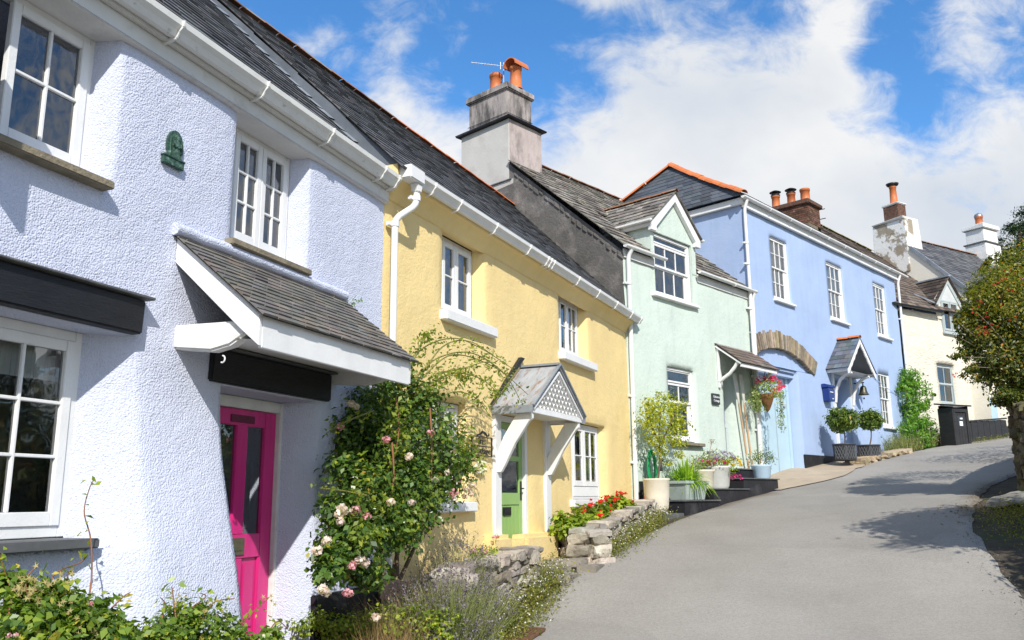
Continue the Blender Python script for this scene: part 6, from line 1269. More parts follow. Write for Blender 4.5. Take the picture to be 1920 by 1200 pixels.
def fleabane(label, pts, seed, n=2600, h=.22, spread=.16, nf=150):
    rng = np.random.default_rng(seed); pts = [Vector(p) for p in pts]; t = thing('fleabane', label, 'fleabane', (pts[0].x, pts[0].y, gz(pts[0].x, pts[0].y)), 0)
    P_ = along(pts, rng, n, 0)+np.c_[rng.normal(size=(n, 2))*spread, np.zeros(n)]; g = gza(P_[:, 0], P_[:, 1]); r = rng.uniform(0, 1, n)**1.3; cl = .6+.6*np.array([mnoise.noise((x*3, y*3, seed)) for x, y in P_[:, :2]]); P_[:, 2] = g+r*h*np.clip(cl+.4, .3, 1.4); V, F_, T_ = leafgeo(rng, P_, .036, .38, None, .2); mesh_np('foliage', V, F_, T_, m_weed, t)
    Q = along(pts, rng, nf, 0)+np.c_[rng.normal(size=(nf, 2))*spread*1.1, np.zeros(nf)]; Q[:, 2] = gza(Q[:, 0], Q[:, 1])+h*rng.uniform(.5, 1.25, nf); n2 = unit(np.array([.3, -.6, .7])+rng.normal(size=(nf, 3))*.35); a = unit(np.cross(n2, rng.normal(size=(nf, 3)))); b = np.cross(n2, a); s = rng.uniform(.006, .011, (nf, 1)); V = np.stack([Q-a*s, Q-b*s, Q+a*s, Q+b*s], 1).reshape(-1, 3); mesh_np('daisies', V, np.arange(4*nf).reshape(-1, 4), rng.uniform(0, 1, nf), m_fwhite, t, kind='stuff')
fleabane('fleabane with tiny white daisies spilling along the foot of the geranium bed wall', [on_ground(Y, 4.1, .98), on_ground(Y, 5.5, .93), on_ground(Y, 7.0, .80), on_ground(Y, 8.3, .66)], 51, 4800, .24, .13, 240)
fleabane('fleabane with tiny white daisies on the verge below the low grey rubble wall', [on_ground(Y, .6, .95), on_ground(Y, 1.4, .90), on_ground(Y, 2.3, .82), on_ground(Y, 2.9, .76)], 52, 4200, .26, .13, 170)
fleabane('sparse brown weeds and daisies along the tarmac edge near the drain', [on_ground(Y, .3, 1.15), on_ground(Y, 1.2, 1.10), on_ground(Y, 2.3, .98)], 53, 1100, .12, .09, 40)
def geranium(label, blobs, heads, seed, m=m_fred, group='geraniums in the rubble walled bed'):
    b0 = bl(Y, blobs); t = thing('geranium', label, 'geranium', (b0[0][0], b0[0][1], b0[0][2]-b0[0][5]), 0, group); foliage('foliage', seed, b0, .075, m_ger, t, per=10, spread=.22, shell=.3, ratio=.95, up=.9, fold=.12)
    hc = [tuple(Y.Q(*q)) for q in heads]
    if hc: flowers('flower_head', seed+1, [tuple(np.array(c)+d) for c in hc for d in np.random.default_rng(seed).normal(size=(7, 3))*np.array([.028, .028, .02])], .030, m, t, 10, 1.0); stem_tubes('stalk', m_gcane, t, [[Vector(c), Vector(c).lerp(Vector(b0[0][:3]), .35)+Vector((0, 0, -.05)), Vector(b0[0][:3])] for c in hc], .006, .006)
geranium('bushy yellow green geranium without flowers, leftmost in the rubble walled bed', [(1062,985,.42,26,360,.85), (1082,978,.48,22,260,.9), (1052,975,.35,14,90,1)], [], 61)
geranium('geranium with scattered scarlet heads under the lower window of the yellow cottage', [(1105,968,.45,18,200,.9), (1128,958,.42,18,200,.9), (1118,972,.5,14,120,.8)], [(1091,957,.5), (1107,945,.5), (1144,955,.5), (1124,965,.58), (1126,939,.45)], 62)
geranium('geranium with dense scarlet heads at the uphill end of the rubble walled bed', [(1160,947,.35,17,240,.8), (1175,944,.35,13,140,.8), (1148,940,.3,13,110,1)], [(1158,926,.38), (1166,928,.38), (1153,938,.4), (1180,943,.4), (1136,934,.35)], 63)
def bedding():
    t = thing('bedding_flowers', 'small pink bedding flowers on top of the low grey rubble wall', 'flowers', Y.pt(1.9, .5, -.6), 0); b0 = bl(Y, [(900,1036,.42,14,120,.6), (920,1033,.42,14,140,.6), (890,1040,.42,10,60,.6)]); foliage('foliage', 65, b0, .035, m_ger, t, per=9, spread=.3); flowers('bloom', 66, [tuple(Y.Q(px, py, .45)) for px, py in ((889,1030),(893,1034),(905,1031),(912,1033),(886,1034),(908,1036))], .024, m_frose, t, 14)
    t = thing('nerine_flower', 'single red pink flower tuft on the left step pier of the green door', 'flower', Y.pt(2.45, .17, -.44), 0); flowers('bloom', 67, [tuple(Y.Q(px, py, .18)) for px, py in ((926,1006),(930,1004),(933,1008))], .028, m_frose, t, 16); stem_tubes('stalk', m_gcane, t, [[Y.Q(930,1006,.18), Y.Q(930,1016,.18)]], .005, .005)
bedding()
# ================================================================== pots and steps by the mint cottage
def steps():
    t = thing('stepped_ledge', 'black slate topped stepped ledge climbing the slope in front of the mint cottage', 'steps', on_ground(M, 1.5, .5), M.rot)
    for (a, b, w, z) in ((.55, 1.86, .82, -.03), (1.70, 3.18, .80, .195), (3.02, 4.66, .78, .42)):
        mb = MB(M); mb.box(a, b, .05, w, z-.9, z-.025); s = mb.build('step', m_plinth, t, bevel=.01)
        mb = MB(M); mb.box(a-.03, b+.03, .05, w+.035, z-.025, z, jit=.004); mb.build('slate_tread', m_slab, s, bevel=.004)
    mb = MB(M); mb.box(3.60, 4.4, .05, .42, .4, .62); s = mb.build('step', m_plinth, t, bevel=.01); mb = MB(M); mb.box(3.56, 4.44, .05, .45, .621, .645); mb.build('slate_tread', m_slab, s)
    mb = MB(M); mb.box(-.2, .70, .15, .80, -.42, -.27); mb.build('step', m_slab, t, bevel=.01)
steps()
def potted(name, label, cat, c, prof, mpot, soilr, soilz, n=24, group=None):
    t = thing(name, label, cat, c, 0, group); mb = MB(); mb.lathe(c, prof, n, caps=False); mb.face([mb.pw(c+Vector((prof[0][0]*math.cos(k*2*math.pi/n), prof[0][0]*math.sin(k*2*math.pi/n), prof[0][1]))) for k in range(n)]); mb.build('pot', mpot, t)
    mb = MB(); mb.lathe(c, [(.001, soilz), (soilr, soilz-.005)], n, caps=False); mb.build('soil', m_soil, t); return t
def sphere_at(fr, px, py, w): return fr.Q(px, py, w)
def mint_pots():
    c = M.Q(1233, 962, .50); t = potted('potted_shrub', 'yellow green shrub trained in a tall cream stone pot beside the downpipe', 'potted shrub', c, [(.14, 0), (.185, .03), (.215, .10), (.235, .3), (.25, .60), (.262, .615), (.258, .64), (.23, .64), (.225, .54)], m_pottery, .226, .58)
    b0 = bl(M, [(1222,762,.46,22,420,1.0), (1262,758,.46,24,470,1.0), (1240,790,.46,30,620,1.0), (1275,792,.46,20,360,1.0), (1212,790,.46,18,260,1.1), (1265,825,.46,24,380,.8), (1225,825,.46,18,230,.8), (1240,850,.46,16,160,.9), (1275,850,.46,12,80,.8), (1250,870,.46,10,60,.8), (1240,745,.46,12,100,.9)])
    foliage('foliage', 71, b0, .055, m_lime, t, per=14, spread=.26, shell=.2, ratio=.55)
    top = M.Q(1240, 755, .46); stem_tubes('stem', m_bark, t, [spline([c+Vector((0, 0, .5)), M.Q(1237, 870, .46), M.Q(1236, 810, .46), top], 5), spline([M.Q(1237, 835, .46), M.Q(1255, 800, .46), M.Q(1268, 765, .46)], 5), spline([M.Q(1237, 830, .46), M.Q(1222, 800, .46), M.Q(1218, 770, .46)], 5)], .022, .008, 7)
    # hose on the wall
    t = thing('garden_hose', 'bright green coiled hose hanging on the mint wall behind the cream pot', 'hose', M.Q(1225, 880, .12), 0); mb = MB(); rg = random.Random(3)
    for k in range(7): c2 = M.Q(1222+rg.uniform(-2, 3), 878+rg.uniform(-3, 3), .10+.02*k); a, b = .12+rg.uniform(-.02, .02), .33+rg.uniform(-.04, .03); mb.tubew([c2+M.u*(math.cos(x)*a)+Vector((0, 0, math.sin(x)*b)) for x in np.linspace(0, 6.283, 22)], .014, 6)
    mb.build('coil', m_hose, t); mb = MB(); q = M.Q(1239, 872, .14); mb.tubew([q+Vector((0, 0, -.12)), q+Vector((0, 0, .06)), q+M.u*.08+Vector((0, 0, .12))], [.03, .03, .02], 8); mb.build('spray_gun', m_iron, t)
    # grey planter
    a0, a1, w0, w1, z = .72, 1.58, .30, .76, -.03; t = thing('spider_plant', 'arching strap leaved plant in a grey square planter on the lowest ledge', 'potted plant', M.pt(1.15, .53, z), M.rot); mb = MB(M); k = .08
    P0 = [(a0+k, w0+k*.6), (a1-k, w0+k*.6), (a1-k, w1-k*.6), (a0+k, w1-k*.6)]; P1 = [(a0, w0), (a1, w0), (a1, w1), (a0, w1)]; A = [mb.p(u, w, z) for u, w in P0]; Bq = [mb.p(u, w, z+.36) for u, w in P1]; mb.face(A[::-1]); [mb.face((A[i], A[(i+1) % 4], Bq[(i+1) % 4], Bq[i])) for i in range(4)]; I1 = [mb.p(u, w, z+.36) for u, w in ((a0+.035, w0+.035), (a1-.035, w0+.035), (a1-.035, w1-.035), (a0+.035, w1-.035))]; [mb.face((Bq[i], Bq[(i+1) % 4], I1[(i+1) % 4], I1[i])) for i in range(4)]; mb.face(I1)
    mb.box(a0-.02, a1+.02, w1-.005, w1+.02, z+.31, z+.37); mb.box(a0-.02, a0+.005, w0, w1-.006, z+.31, z+.37); mb.box(a1-.005, a1+.02, w0, w1-.006, z+.31, z+.37); mb.build('planter', m_greypot, t, bevel=.008, fix=True)
    rng = np.random.default_rng(72); n = 300; a = rng.uniform(0, 6.283, n); c = np.array(M.pt(1.15, .52, z+.34)); base = c+np.stack([np.cos(a)*.12, np.sin(a)*.12, np.zeros(n)], 1)*rng.uniform(0, 1.6, (n, 1)); el = rng.uniform(.1, 1.45, n); ln = rng.uniform(.45, .78, n); tip = base+np.stack([np.cos(a)*np.cos(el)*ln*.8, np.sin(a)*np.cos(el)*ln*.8, np.sin(el)*ln*.85], 1)
    V = []; F_ = []; T_ = []; k = 0
    for i in range(n):
        d = tip[i]-base[i]; s = unit(np.cross(d, [0, 0, 1.]))*.016; prev = None; tn = np.clip(rng.beta(2.2, 2), 0, 1)
        for j in range(6):
            f = j/5; p = base[i]+d*f+np.array([0, 0, -.55*ln[i]*math.cos(el[i])*f**2.4]); w = s*(1-f**2.2)*1.0+s*.08; V += [p-w, p+w]
            if j: F_.append([k-2, k-1, k+1, k]); T_.append(tn)
            k += 2
    mesh_np('leaves', np.array(V), np.array(F_), np.array(T_), m_strap, t)
    # petunia pots
    c = M.pt(2.30, .52, .195); t = potted('petunia_pot', 'pale grey pot of pink purple and yellow petunias on the middle ledge', 'potted flowers', c, [(.25, 0), (.28, .05), (.33, .40), (.35, .42), (.35, .46), (.31, .46), (.30, .4)], m_palepot, .31, .43); Rr = .35
    b0 = [(c.x+dx, c.y+dy, c.z+dz, rx, rx, rz, n) for dx, dy, dz, rx, rz, n in ((0, 0, .58, .40, .20, 700), (.30, -.15, .48, .22, .2, 260), (-.25, -.2, .52, .22, .16, 220))]; foliage('foliage', 73, b0, .05, m_ger, t, per=10, spread=.25)
    rng = np.random.default_rng(74)
    def sc_(n, cx, cz, r, rz): a = unit(rng.normal(size=(n, 3))); a[:, 1] = -abs(a[:, 1]); a[:, 2] = abs(a[:, 2])*.9; return [tuple(np.array([c.x+cx, c.y, c.z+cz])+q*np.array([r, r, rz])) for q in a]
    flowers('magenta_petunia', 75, sc_(22, -.10, .50, .36, .16)+sc_(8, .42, .18, .14, .12), .040, m_fmag, t, 12); flowers('lilac_petunia', 76, sc_(34, .05, .60, .38, .20), .034, m_flil, t, 12); flowers('yellow_flower', 77, sc_(24, .38, .46, .18, .2), .034, m_fyel, t, 12); flowers('white_flower', 78, sc_(10, .1, .62, .36, .2), .028, m_fwhite, t, 12)
    c = M.pt(1.90, .44, .195); t = potted('heather_pot', 'smaller pale pot of fading heather half hidden behind the petunias', 'potted plant', c, [(.20, 0), (.22, .05), (.25, .33), (.27, .35), (.27, .38), (.24, .38)], m_pottery, .24, .35); foliage('foliage', 79, [(c.x, c.y, c.z+.50, .34, .34, .17, 500)], .04, m_weed, t, per=12, spread=.3, ratio=.25); q = M.Q(1335, 828, .44); stem_tubes('dried_stalk', m_deadstem, t, [spline([c+Vector((0, 0, .35)), M.Q(1324, 870, .44), q], 5)], .009, .006); flowers('dried_seed_head', 80, [tuple(q)], .085, m_dry, t, 60, .25)
    c = M.pt(4.34, .55, .42); t = potted('hebe_pot', 'small powder blue pot of brownish hebe on the highest ledge', 'potted plant', c, [(.17, 0), (.19, .03), (.22, .26), (.235, .28), (.235, .31), (.205, .31)], m_bluepot, .2, .28); foliage('foliage', 81, [(c.x-.13, c.y, c.z+.48, .16, .16, .16, 260), (c.x+.16, c.y, c.z+.50, .17, .17, .20, 320)], .045, m_topi, t, per=10, spread=.28, ratio=.45); stem_tubes('stem', m_deadstem, t, [[c+Vector((0, 0, .27)), c+Vector((-.13, 0, .46))], [c+Vector((.02, 0, .27)), c+Vector((.16, 0, .48))], [c+Vector((-.03, 0, .27)), c+Vector((.02, .02, .5))]], .014, .007)
    q = M.pt(.14, .26, -.28); t = thing('garden_ornament', 'small black and red lantern standing behind the white downpipe', 'trinket', q, 0); mb = MB(); mb.lathe(q, [(.09, 0), (.10, .03), (.10, .12), (.08, .14)], 12); mb.lathe(q+Vector((0, 0, .36)), [(.10, 0), (.09, .05), (.04, .10)], 12); mb.build('body', m_iron, t); mb = MB(); mb.lathe(q+Vector((0, 0, .14)), [(.075, 0), (.08, .1), (.075, .22)], 12); mb.build('red_middle', m_red, t)  # small black and red ornament, its use not known
    q = M.pt(.62, .74, -.24); t = thing('drain_spout', 'white plastic drain spout curving out beside the cream stone pot', 'spout', q, 0); mb = MB(); mb.tubew(spline([Y.Q(1226, 952, .42), Y.Q(1236, 952, .50), Y.Q(1245, 960, .58), Y.Q(1249, 973, .62)], 5), .055, 12); mb.build('pipe', m_gutw, t)
mint_pots()
def basket():
    top = M.pt(5.30, .42, 3.3); c = M.Q(1438, 752, .42); t = thing('hanging_basket', 'wicker cone basket of pink geraniums and trailing ivy hanging by the garage arch', 'hanging basket', c, 0)
    mb = MB(); mb.lathe(c+Vector((0, 0, -.26)), [(.01, 0), (.06, .06), (.12, .20), (.165, .34), (.18, .42), (.16, .42)], 16, caps=False); mb.build('basket', m_wicker, t)
    mb = MB(); mb.tubew([M.pt(5.15, .02, 3.25), M.pt(5.25, .25, 3.3), c+Vector((0, 0, .75))], .012, 6); [mb.tubew([c+Vector((0, 0, .74)), c+Vector((.17*math.cos(a), .17*math.sin(a), .16))], .005, 4) for a in (0, 2.1, 4.2)]; mb.build('bracket', m_iron, t)
    foliage('foliage', 91, [(c.x, c.y, c.z+.27, .33, .33, .20, 620), (c.x-.34, c.y, c.z+.12, .16, .16, .22, 180), (c.x+.22, c.y, c.z+.15, .18, .18, .16, 160)], .05, m_ger, t, per=10, spread=.25)
    rng = np.random.default_rng(92); hd = [M.Q(px, py, .34) for px, py in ((1423,712),(1434,711),(1445,710),(1452,708),(1461,716),(1466,724),(1457,730),(1450,732),(1462,729),(1447,713))]; flowers('geranium_head', 93, [tuple(np.array(h)+d) for h in hd for d in rng.normal(size=(8, 3))*.04], .042, m_fhot, t, 9, 1.0); flowers('purple_flower', 94, [tuple(M.Q(px, py, .35)) for px, py in ((1453,742),(1447,738),(1412,735))], .035, m_flil, t, 12)
    ln = []
    for k in range(15):
        px = rng.choice([1413, 1416, 1420, 1437, 1440, 1455, 1458, 1462, 1465])+rng.uniform(-3, 3); y1 = {0: 778, 1: 790, 2: 812}[0 if px < 1425 else 1 if px < 1450 else 2]; a = M.Q(px, 738, .42); b = M.Q(px+rng.uniform(-2, 5), y1-rng.uniform(0, 25), .42); ln.append(spline([a, a.lerp(b, .5)+Vector((rng.normal()*.03, rng.normal()*.03, 0)), b], 5))
    stem_tubes('trailing_stem', m_gcane, t, ln, .005, .003, 4); P_ = np.concatenate([along(l, rng, 48, .03) for l in ln]); V, F_, T_ = leafgeo(rng, P_, .048, .7); mesh_np('trailing_ivy', V, F_, T_, m_trail, t)
basket()
# ================================================================== by the blue house
def topiaries():
    labs = ['rounder green clipped bay tree in a lead planter, left of the blue porch door', 'sparser bronze tinged clipped bay tree in a lead planter, right of the blue porch door']
    for k, (px, pyb, pyt, w, rp, sd) in enumerate(((1585, 864, 788, .66, 26, 101), (1631, 866, 788, .66, 20, 102))):
        c = B.Q(px, pyb, w); d = c.y; s = d/FPX; t = thing('topiary_tree', labs[k], 'topiary', c, B.rot+.3, 'clipped bay trees in lead planters'); R_ = 20.5*s; H_ = 31*s
        mb = MB(); mb.lathe(c, [(R_*.92, 0), (R_*.98, H_*.04), (R_*.96, H_*.5), (R_*1.0, H_*.92), (R_*1.04, H_*.93), (R_*1.04, H_), (R_*.9, H_), (R_*.88, H_*.85)], 24, caps=False); p = mb.build('planter', m_leadpot, t)
        mb = MB(); m8 = 6
        for f in range(3):
            a0 = -math.pi/2-.2+f*1.05-1.05
            for q in range(-3, 5):
                for s2 in (-1, 1):
                    pts = []
                    for i in range(9):
                        v = i/8; aa = (q*.25+s2*v*.5); 
                        if 0 <= aa <= .95: pts.append(c+Vector((math.cos(a0+aa)*R_*1.0, math.sin(a0+aa)*R_*1.0, H_*(.10+.76*v))))
                    if len(pts) > 2: mb.tubew(pts, .009, 4)
            for aa in (0, .95): mb.tubew([c+Vector((math.cos(a0+aa)*R_*1.0, math.sin(a0+aa)*R_*1.0, H_*z)) for z in (.08, .5, .88)], .011, 4)
        mb.build('lattice_moulding', m_leadhi, p); mb = MB(); mb.lathe(c, [(.001, H_*.9), (R_*.89, H_*.9)], 20, caps=False); mb.build('soil', m_soil, t)
        q = B.Q(px-(5 if k == 0 else -1), pyt, w); stem_tubes('stem', m_bark, t, [spline([c+Vector((.02, 0, H_*.85)), c.lerp(q, .6)+Vector((.03, 0, 0)), q], 4)], .02, .014, 7); r = rp*s
        foliage('foliage', sd, [(q.x, q.y, q.z, r, r, r*.82, 2600 if k == 0 else 1900), (q.x, q.y, q.z+.03, r*1.14, r*1.14, r*.95, 480)], .10, m_topi, t, per=16, spread=.13, shell=.55, ratio=.42, up=.35)
topiaries()
def blue_plants():
    t = thing('creeper', 'bright green leafy creeper climbing the corner of the blue house', 'creeper', on_ground(B, 10.9, .4), 0); b0 = bl(B, [(1702,710,.25,22,800,.9), (1722,725,.3,20,600,.9), (1695,735,.25,14,300,1.1), (1712,765,.35,20,600,1), (1728,758,.4,16,350,.9), (1715,795,.45,24,800,.9), (1735,800,.5,20,600,.9), (1722,825,.5,24,800,.7), (1700,815,.4,18,400,.9), (1745,738,.3,8,80,.6)]); foliage('foliage', 111, b0, .105, m_vine, t, per=22, spread=.22, ratio=.45, up=.3); stem_tubes('stem', m_bark, t, [spline([on_ground(B, 10.7, .3), B.Q(1702, 780, .2), B.Q(1700, 710, .2)], 6), spline([on_ground(B, 10.9, .35), B.Q(1720, 800, .3), B.Q(1725, 735, .25)], 6)], .03, .01, 6)
    rng = np.random.default_rng(112); t = thing('wild_border', 'strip of grassy wild plants and lavender along the foot of the blue house wall', 'border plants', on_ground(B, 9, .5), 0); n = 1500; u = rng.uniform(7.6, 11.6, n); w = rng.uniform(.1, .75, n); P_ = np.array([tuple(B.pt(a, b, 0)) for a, b in zip(u, w)]); P_[:, 2] = gza(P_[:, 0], P_[:, 1]); T_ = P_+rng.normal(size=(n, 3))*.12; T_[:, 2] = P_[:, 2]+rng.uniform(.15, .62, n); blades('stems', 113, P_, T_, .016, m_lav, t, 3, .4)
    P2 = P_[:1100]+rng.normal(size=(1100, 3))*.08; P2[:, 2] = gza(P2[:, 0], P2[:, 1])+rng.uniform(0, .35, 1100); V, F_, T3 = leafgeo(rng, P2, .07, .45); mesh_np('leaves', V, F_, T3, m_weed, t); Q = T_[:260]+np.array([0, 0, .12]); V, F_, T3 = leafgeo(rng, Q, .05, .5); mesh_np('flower_spikes', V, F_, T3, m_lavfl, t)
    low_wall('low broken stone kerb under the lead planters of the blue house', [tuple(B.pt(3.9, .95, 0))[:2], tuple(B.pt(7.6, .92, 0))[:2]], lambda f: gq(B, 3.9+3.7*f, .95)+.12-.06*f, 117, mat('kerb_stone', (.40, .32, .22), .9, .3, 4, bump=.02, bs=10, tone=True), .5, True, .16, name='stone_kerb', ln=(.25, .6))
blue_plants()
def bins():
    t = thing('bin_store', 'charcoal boarded bin store with a sloping lid in front of the cream cottage', 'bin store', on_ground(C, .3, 1.0), C.rot); F_ = Fr(tuple(C.pt(-.20, 1.5, 0))[:2], 66); z0, z1 = 1.35, 2.78; mb = MB(F_)
    mb.box(0, .05, -.55, 0, z0, z1); mb.box(.68, .73, -.55, 0, z0, z1+.05); mb.box(.05, .68, -.55, -.5, z0, z1+.1); mb.box(.05, .12, -.05, .0, z0, z1-.15); mb.box(.61, .68, -.05, 0, z0, z1-.15); mb.box(.05, .68, -.05, 0, z1-.15, z1-.02); b = mb.build('frame', m_bin, t, bevel=.006)
    mb = MB(F_)
    for k in range(4): mb.box(.125+k*.12, .125+k*.12+.116, -.06, -.02, z0+.02, z1-.17)
    d = mb.build('door', m_bin, t, bevel=.004); mb = MB(F_); mb.box(.22, .50, -.018, -.012, z1-.62, z1-.26); nb = mb.build('notice', m_signslate, d)
    mb = MB(F_); mb.lathe(F_.pt(.36, -.008, z1-.38), [(.05, 0), (.05, .05)], 10); mb.box(.29, .43, -.011, -.008, z1-.58, z1-.44); mb.build('notice_mark', m_signwhite, d)
    mb = MB(F_); mb.prism([(.10, z1+.03), (-.62, z1+.14), (-.62, z1+.19), (.10, z1+.08)], -.06, .79, 'wz'); mb.build('lid', m_bin, t, bevel=.006)
    t = thing('black_wall', 'low black painted wall beside the road in front of the cream cottage', 'wall', on_ground(C, 2, 1.2), C.rot); mb = MB(C); n = 8
    for k in range(n): u0, u1 = .55+k*.36, .55+(k+1)*.36; mb.box(u0, u1, .92, 1.22, gq(C, u0, 1.2)-.2, 2.36+.03*k+.02*(k % 2) if False else 2.34+.028*k)
    mb.build('blockwork', m_bin, t, bevel=.01); mb = MB(C); mb.bar((.53, 1.07, 2.36), (3.45, 1.07, 2.60), .36, .05); mb.build('coping', m_bin, t, bevel=.008)
    mb = MB(C); t = thing('black_wall', 'second shorter black wall further up the hill past the cream cottage', 'wall', on_ground(C, 4.5, 1.0), C.rot); mb.box(3.6, 6.0, .8, 1.1, 1.6, 2.35); mb.build('blockwork', m_bin, t, bevel=.01)
    fleabane('weeds along the foot of the black wall beside the road', [on_ground(C, .6, 1.6), on_ground(C, 2, 1.5), on_ground(C, 3.4, 1.45)], 121, 900, .14, .10, 6)
bins()
# ================================================================== right hand side of the lane
low_wall('mossy old rubble wall under the flowering hedge at the right of the lane', [(9.2, 12.7), (8.15, 13.75), (8.35, 14.4), (10.9, 18.2), (13.8, 21.3)][::-1], lambda f: 1.25+.6*(1-f), 131, m_mossstone, .5, False, .20, rough=.06, ln=(.22, .5))
m_rust_leaf = leafmat('sunlit_young_leaf', [(0, (.05, .07, .012)), (.45, (.13, .145, .016)), (.85, (.25, .22, .025)), (1, (.36, .12, .02))], .45, .4)
def hedge():
    t = thing('fuchsia_hedge', 'big overgrown flowering hedge with red blossoms leaning over the mossy wall', 'hedge', (9.5, 15.5, 1.2), 0); A = lambda px, py, Yd, rp, n, sq=1.0: (lambda q: (q.x, q.y, q.z, rp/FPX*Yd, rp/FPX*Yd, rp/FPX*Yd*sq, n))(at(px, py, Yd))
    b0 = [A(1880,600,14.6,62,3600,1.05), A(1850,560,14.4,34,1500,1.1), A(1905,520,14.8,45,2000,1), A(1865,660,14.2,46,2200,1.1), A(1840,620,14.2,38,1700,1.0), A(1900,700,14.2,52,2600,.9), A(1885,745,14.0,28,1000,.6), A(1822,585,14.3,18,420,1), A(1815,650,14.2,20,420,1.2), A(1925,600,14.2,60,2600,1.2), A(1940,690,14.0,60,2400,1.0), A(1895,495,15.2,22,500,.8), A(1960,560,15.5,90,3000,1.0), A(1805,600,14.3,20,300,1), A(1800,665,14.2,16,200,1), A(1850,500,14.8,18,260,1), A(1830,700,14.1,24,400,.8)]
    foliage('foliage', 141, b0, .065, m_bush, t, per=20, spread=.17, shell=.45, ratio=.5, up=.35)
    foliage('young_foliage', 148, [A(1870,530,14.2,42,1300,.8), A(1905,480,14.7,36,900,.8), A(1835,560,14.0,28,600,.9), A(1900,560,13.9,50,700,.9), A(1815,600,14.1,18,200,1), A(1860,600,13.8,40,300,.9)], .055, m_rust_leaf, t, per=14, spread=.26, shell=.5, ratio=.5)  # young leaves, yellowed in colour to put sunlight on the upper side
    rng = np.random.default_rng(142); ln = []
    for k in range(70):
        a = at(rng.uniform(1890, 1960), rng.uniform(690, 770), 14.2+rng.uniform(-.2, .6)); b = at(rng.uniform(1800, 1930), rng.uniform(530, 690), 14.1+rng.uniform(-.3, .6)); ln.append(spline([a, a.lerp(b, .5)+Vector((rng.normal()*.08, rng.normal()*.08, .12)), b], 4))
    stem_tubes('bare_branch', mat('grey_brown_twigs', (.24, .185, .13), .85, .3, 9), t, ln, .016, .004, 5)
    hd = [(1875,532),(1862,545),(1880,520),(1905,500),(1912,520),(1915,490),(1840,565),(1858,570),(1830,585),(1838,605),(1850,590),(1800,590),(1875,575),(1905,590),(1900,600),(1880,605),(1838,622),(1835,626),(1842,618),(1868,600),(1850,620),(1815,570),(1893,510),(1818,560),(1860,610)]
    hp = [tuple(np.array(at(px, py, 13.75+rng.uniform(-.15, .1)))+d) for px, py in hd[::2]+[(1790, 700), (1900, 540)] for d in rng.normal(size=(4, 3))*.04]; flowers('red_blossom', 143, hp, .020, m_fred2, t, 8, 1.0)
    # the wall's hedge goes on up the lane and, nearer than the picture's edge, on this side too
    t = thing('hedge_bush', 'dark hedge bush further up the lane behind the flowering hedge', 'hedge', (12.6, 19.2, 1.6), 0); foliage('foliage', 144, [(12.8, 19.4, 2.9, 1.6, 1.5, 1.3, 2600), (14.6, 21.4, 3.1, 1.6, 1.5, 1.2, 2200)], .10, m_bush, t, per=24, spread=.16, shell=.4)
    t = thing('hedge_tree', 'tall leafy hedge tree standing beside the lane just right of the view', 'tree', (8.1, 8.2, -1.1), 0); foliage('foliage', 145, [(7.7, 7.9, 3.6, 1.25, .95, .85, 8200), (7.5, 8.4, 2.7, .8, .8, .6, 2600), (8.2, 8.2, 1.8, 1.1, 1.0, 1.5, 4200), (7.1, 8.1, -.35, .85, 1.0, .95, 4200), (6.75, 6.9, -.4, .8, 1.0, .9, 3600), (9.0, 10.2, 1.2, 1.1, 1.0, 1.5, 2500), (7.9, 9.4, .2, .7, .8, .9, 2200), (7.05, 8.3, .55, .7, .8, .8, 2400), (6.95, 9.0, -.45, .5, .6, .8, 1800)], .14, m_bush, t, per=26, spread=.17, shell=.3); stem_tubes('trunk', m_bark, t, [[Vector((8.1, 8.2, -1.3)), Vector((8.0, 8.1, .8)), Vector((7.8, 8.0, 3.4))]], .12, .04, 8)
    fr_ = []
    for k in range(16): a = Vector((7.3, 7.5+.05*(k-8), 3.1+.05*(k % 5))); ang = math.pi+.035*(k-8); ln2 = 1.1+.25*((k*7) % 5)/5; e = a+Vector((math.cos(ang)*ln2, math.sin(ang)*ln2, .10-.03*abs(k-8))); fr_.append(spline([a, a.lerp(e, .5)+Vector((0, 0, .15)), e], 5))
    stem_tubes('frond', m_gcane, t, fr_, .018, .008, 5)
    # verge
    fleabane('ragged weeds and leaf litter on the verge at the foot of the mossy wall', [Vector((8.0, 13.3, 0)), Vector((7.55, 13.0, 0)), Vector((7.1, 12.5, 0)), Vector((6.9, 11.6, 0))], 146, 2600, .13, .26, 4)
    rng = np.random.default_rng(147); n = 500; P_ = np.stack([rng.normal(7.3, .35, n), rng.normal(13.1, .45, n), np.zeros(n)], 1); P_[:, 2] = gza(P_[:, 0], P_[:, 1])+.012; V, F_, T_ = leafgeo(rng, P_, .05, .6, None, 2.5, .1); o = mesh_np('leaf_litter', V, F_, T_, m_dry, None, kind='stuff'); props(o, 'dry brown fallen leaves scattered on the verge by the mossy wall', 'leaf litter')
    n = 1100; f = rng.uniform(0, 1, n)**.8; sd = rng.integers(0, 3, n); P_ = []
    for k in range(n):
        poly = ROADL if sd[k] == 0 else ROADR; x = (f[k]*7.5+(4 if sd[k] == 0 else 3)); i = int(x); g = x-i; a, b = poly[i], poly[i+1]; o_ = abs(rng.normal())*.16*(1 if sd[k] == 0 else -1)-.05*(1 if sd[k] == 0 else -1); P_.append((a[0]*(1-g)+b[0]*g+o_, a[1]*(1-g)+b[1]*g+rng.normal()*.08, 0))
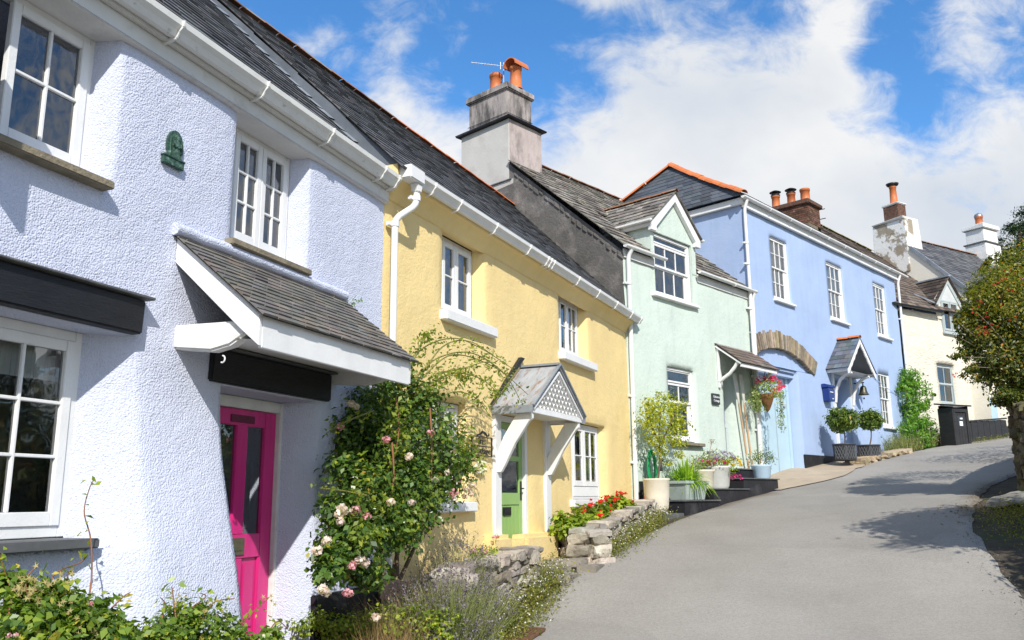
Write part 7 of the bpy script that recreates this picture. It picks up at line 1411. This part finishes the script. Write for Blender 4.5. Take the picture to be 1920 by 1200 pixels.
    P_ = np.array(P_); P_[:, 2] = gza(P_[:, 0], P_[:, 1])+.006; V, F_, T_ = leafgeo(rng, P_, .016, .8, None, 1.5, .35); o = mesh_np('loose_grit', V, F_, T_, leafmat('grit', [(0, (.10, .085, .065)), (.6, (.26, .235, .20)), (1, (.46, .43, .38))], .9, 0, .1), None, kind='stuff'); props(o, 'loose pale grit and crumbs of stone along both tarmac edges', 'grit')
    t = thing('verge_stone', 'flat pale stone slab lying on the verge against the mossy wall', 'stone', (7.85, 13.6, 0), 0); mb = MB(); stone(mb, Vector((7.78, 13.5, gz(7.8, 13.5)+.08)), Vector((.32, .18, .05)), Vector((-.14, .24, 0)), Vector((0, 0, .07)), .03, random.Random(4)); mb.build('slab', m_wallstone, t)
hedge()
def conifers():
    for k, (px, py, Yd, rr, lab) in enumerate(((1910, 462, 44, 2.0, 'dark spreading conifer rising behind the far white chimney'), (1938, 440, 47, 2.6, 'taller dark conifer at the right edge of the far skyline'))):
        q = at(px, py, Yd); g = 4.5; t = thing('conifer_tree', lab, 'tree', (q.x, q.y, g), 0, 'conifers on the skyline'); rng = np.random.default_rng(150+k); b0 = []
        for i in range(16): a = rng.uniform(0, 6.28); r = rng.uniform(.1, 1)*rr*.7; b0.append((q.x+math.cos(a)*r, q.y+math.sin(a)*r, q.z+rng.uniform(-1.6, 1.1)*rr*.6, rr*.34, rr*.34, rr*.15, 420))
        foliage('crown', 151+k, b0, .17, m_pine, t, per=20, spread=.2, shell=.3, ratio=.3); stem_tubes('trunk', m_bark, t, [[Vector((q.x, q.y, g)), Vector((q.x, q.y, q.z)), Vector((q.x+.2, q.y, q.z+rr*.5))]], .28, .06, 8)
conifers()
def wall_weed():
    t = thing('wall_fern', 'tiny green weed sprouting from the wall at the top of the lilac porch roof', 'weed', L.Q(662, 565, .0), 0); rng = np.random.default_rng(161); c = np.array(L.Q(664, 566, .05)); V, F_, T_ = leafgeo(rng, c+rng.normal(size=(16, 3))*.03, .035, .6); mesh_np('leaves', V, F_, T_, m_vine, t); stem_tubes('stem', m_gcane, t, [[Vector(c)+Vector((0, .02, -.04)), Vector(c)]], .004, .003)
wall_weed()
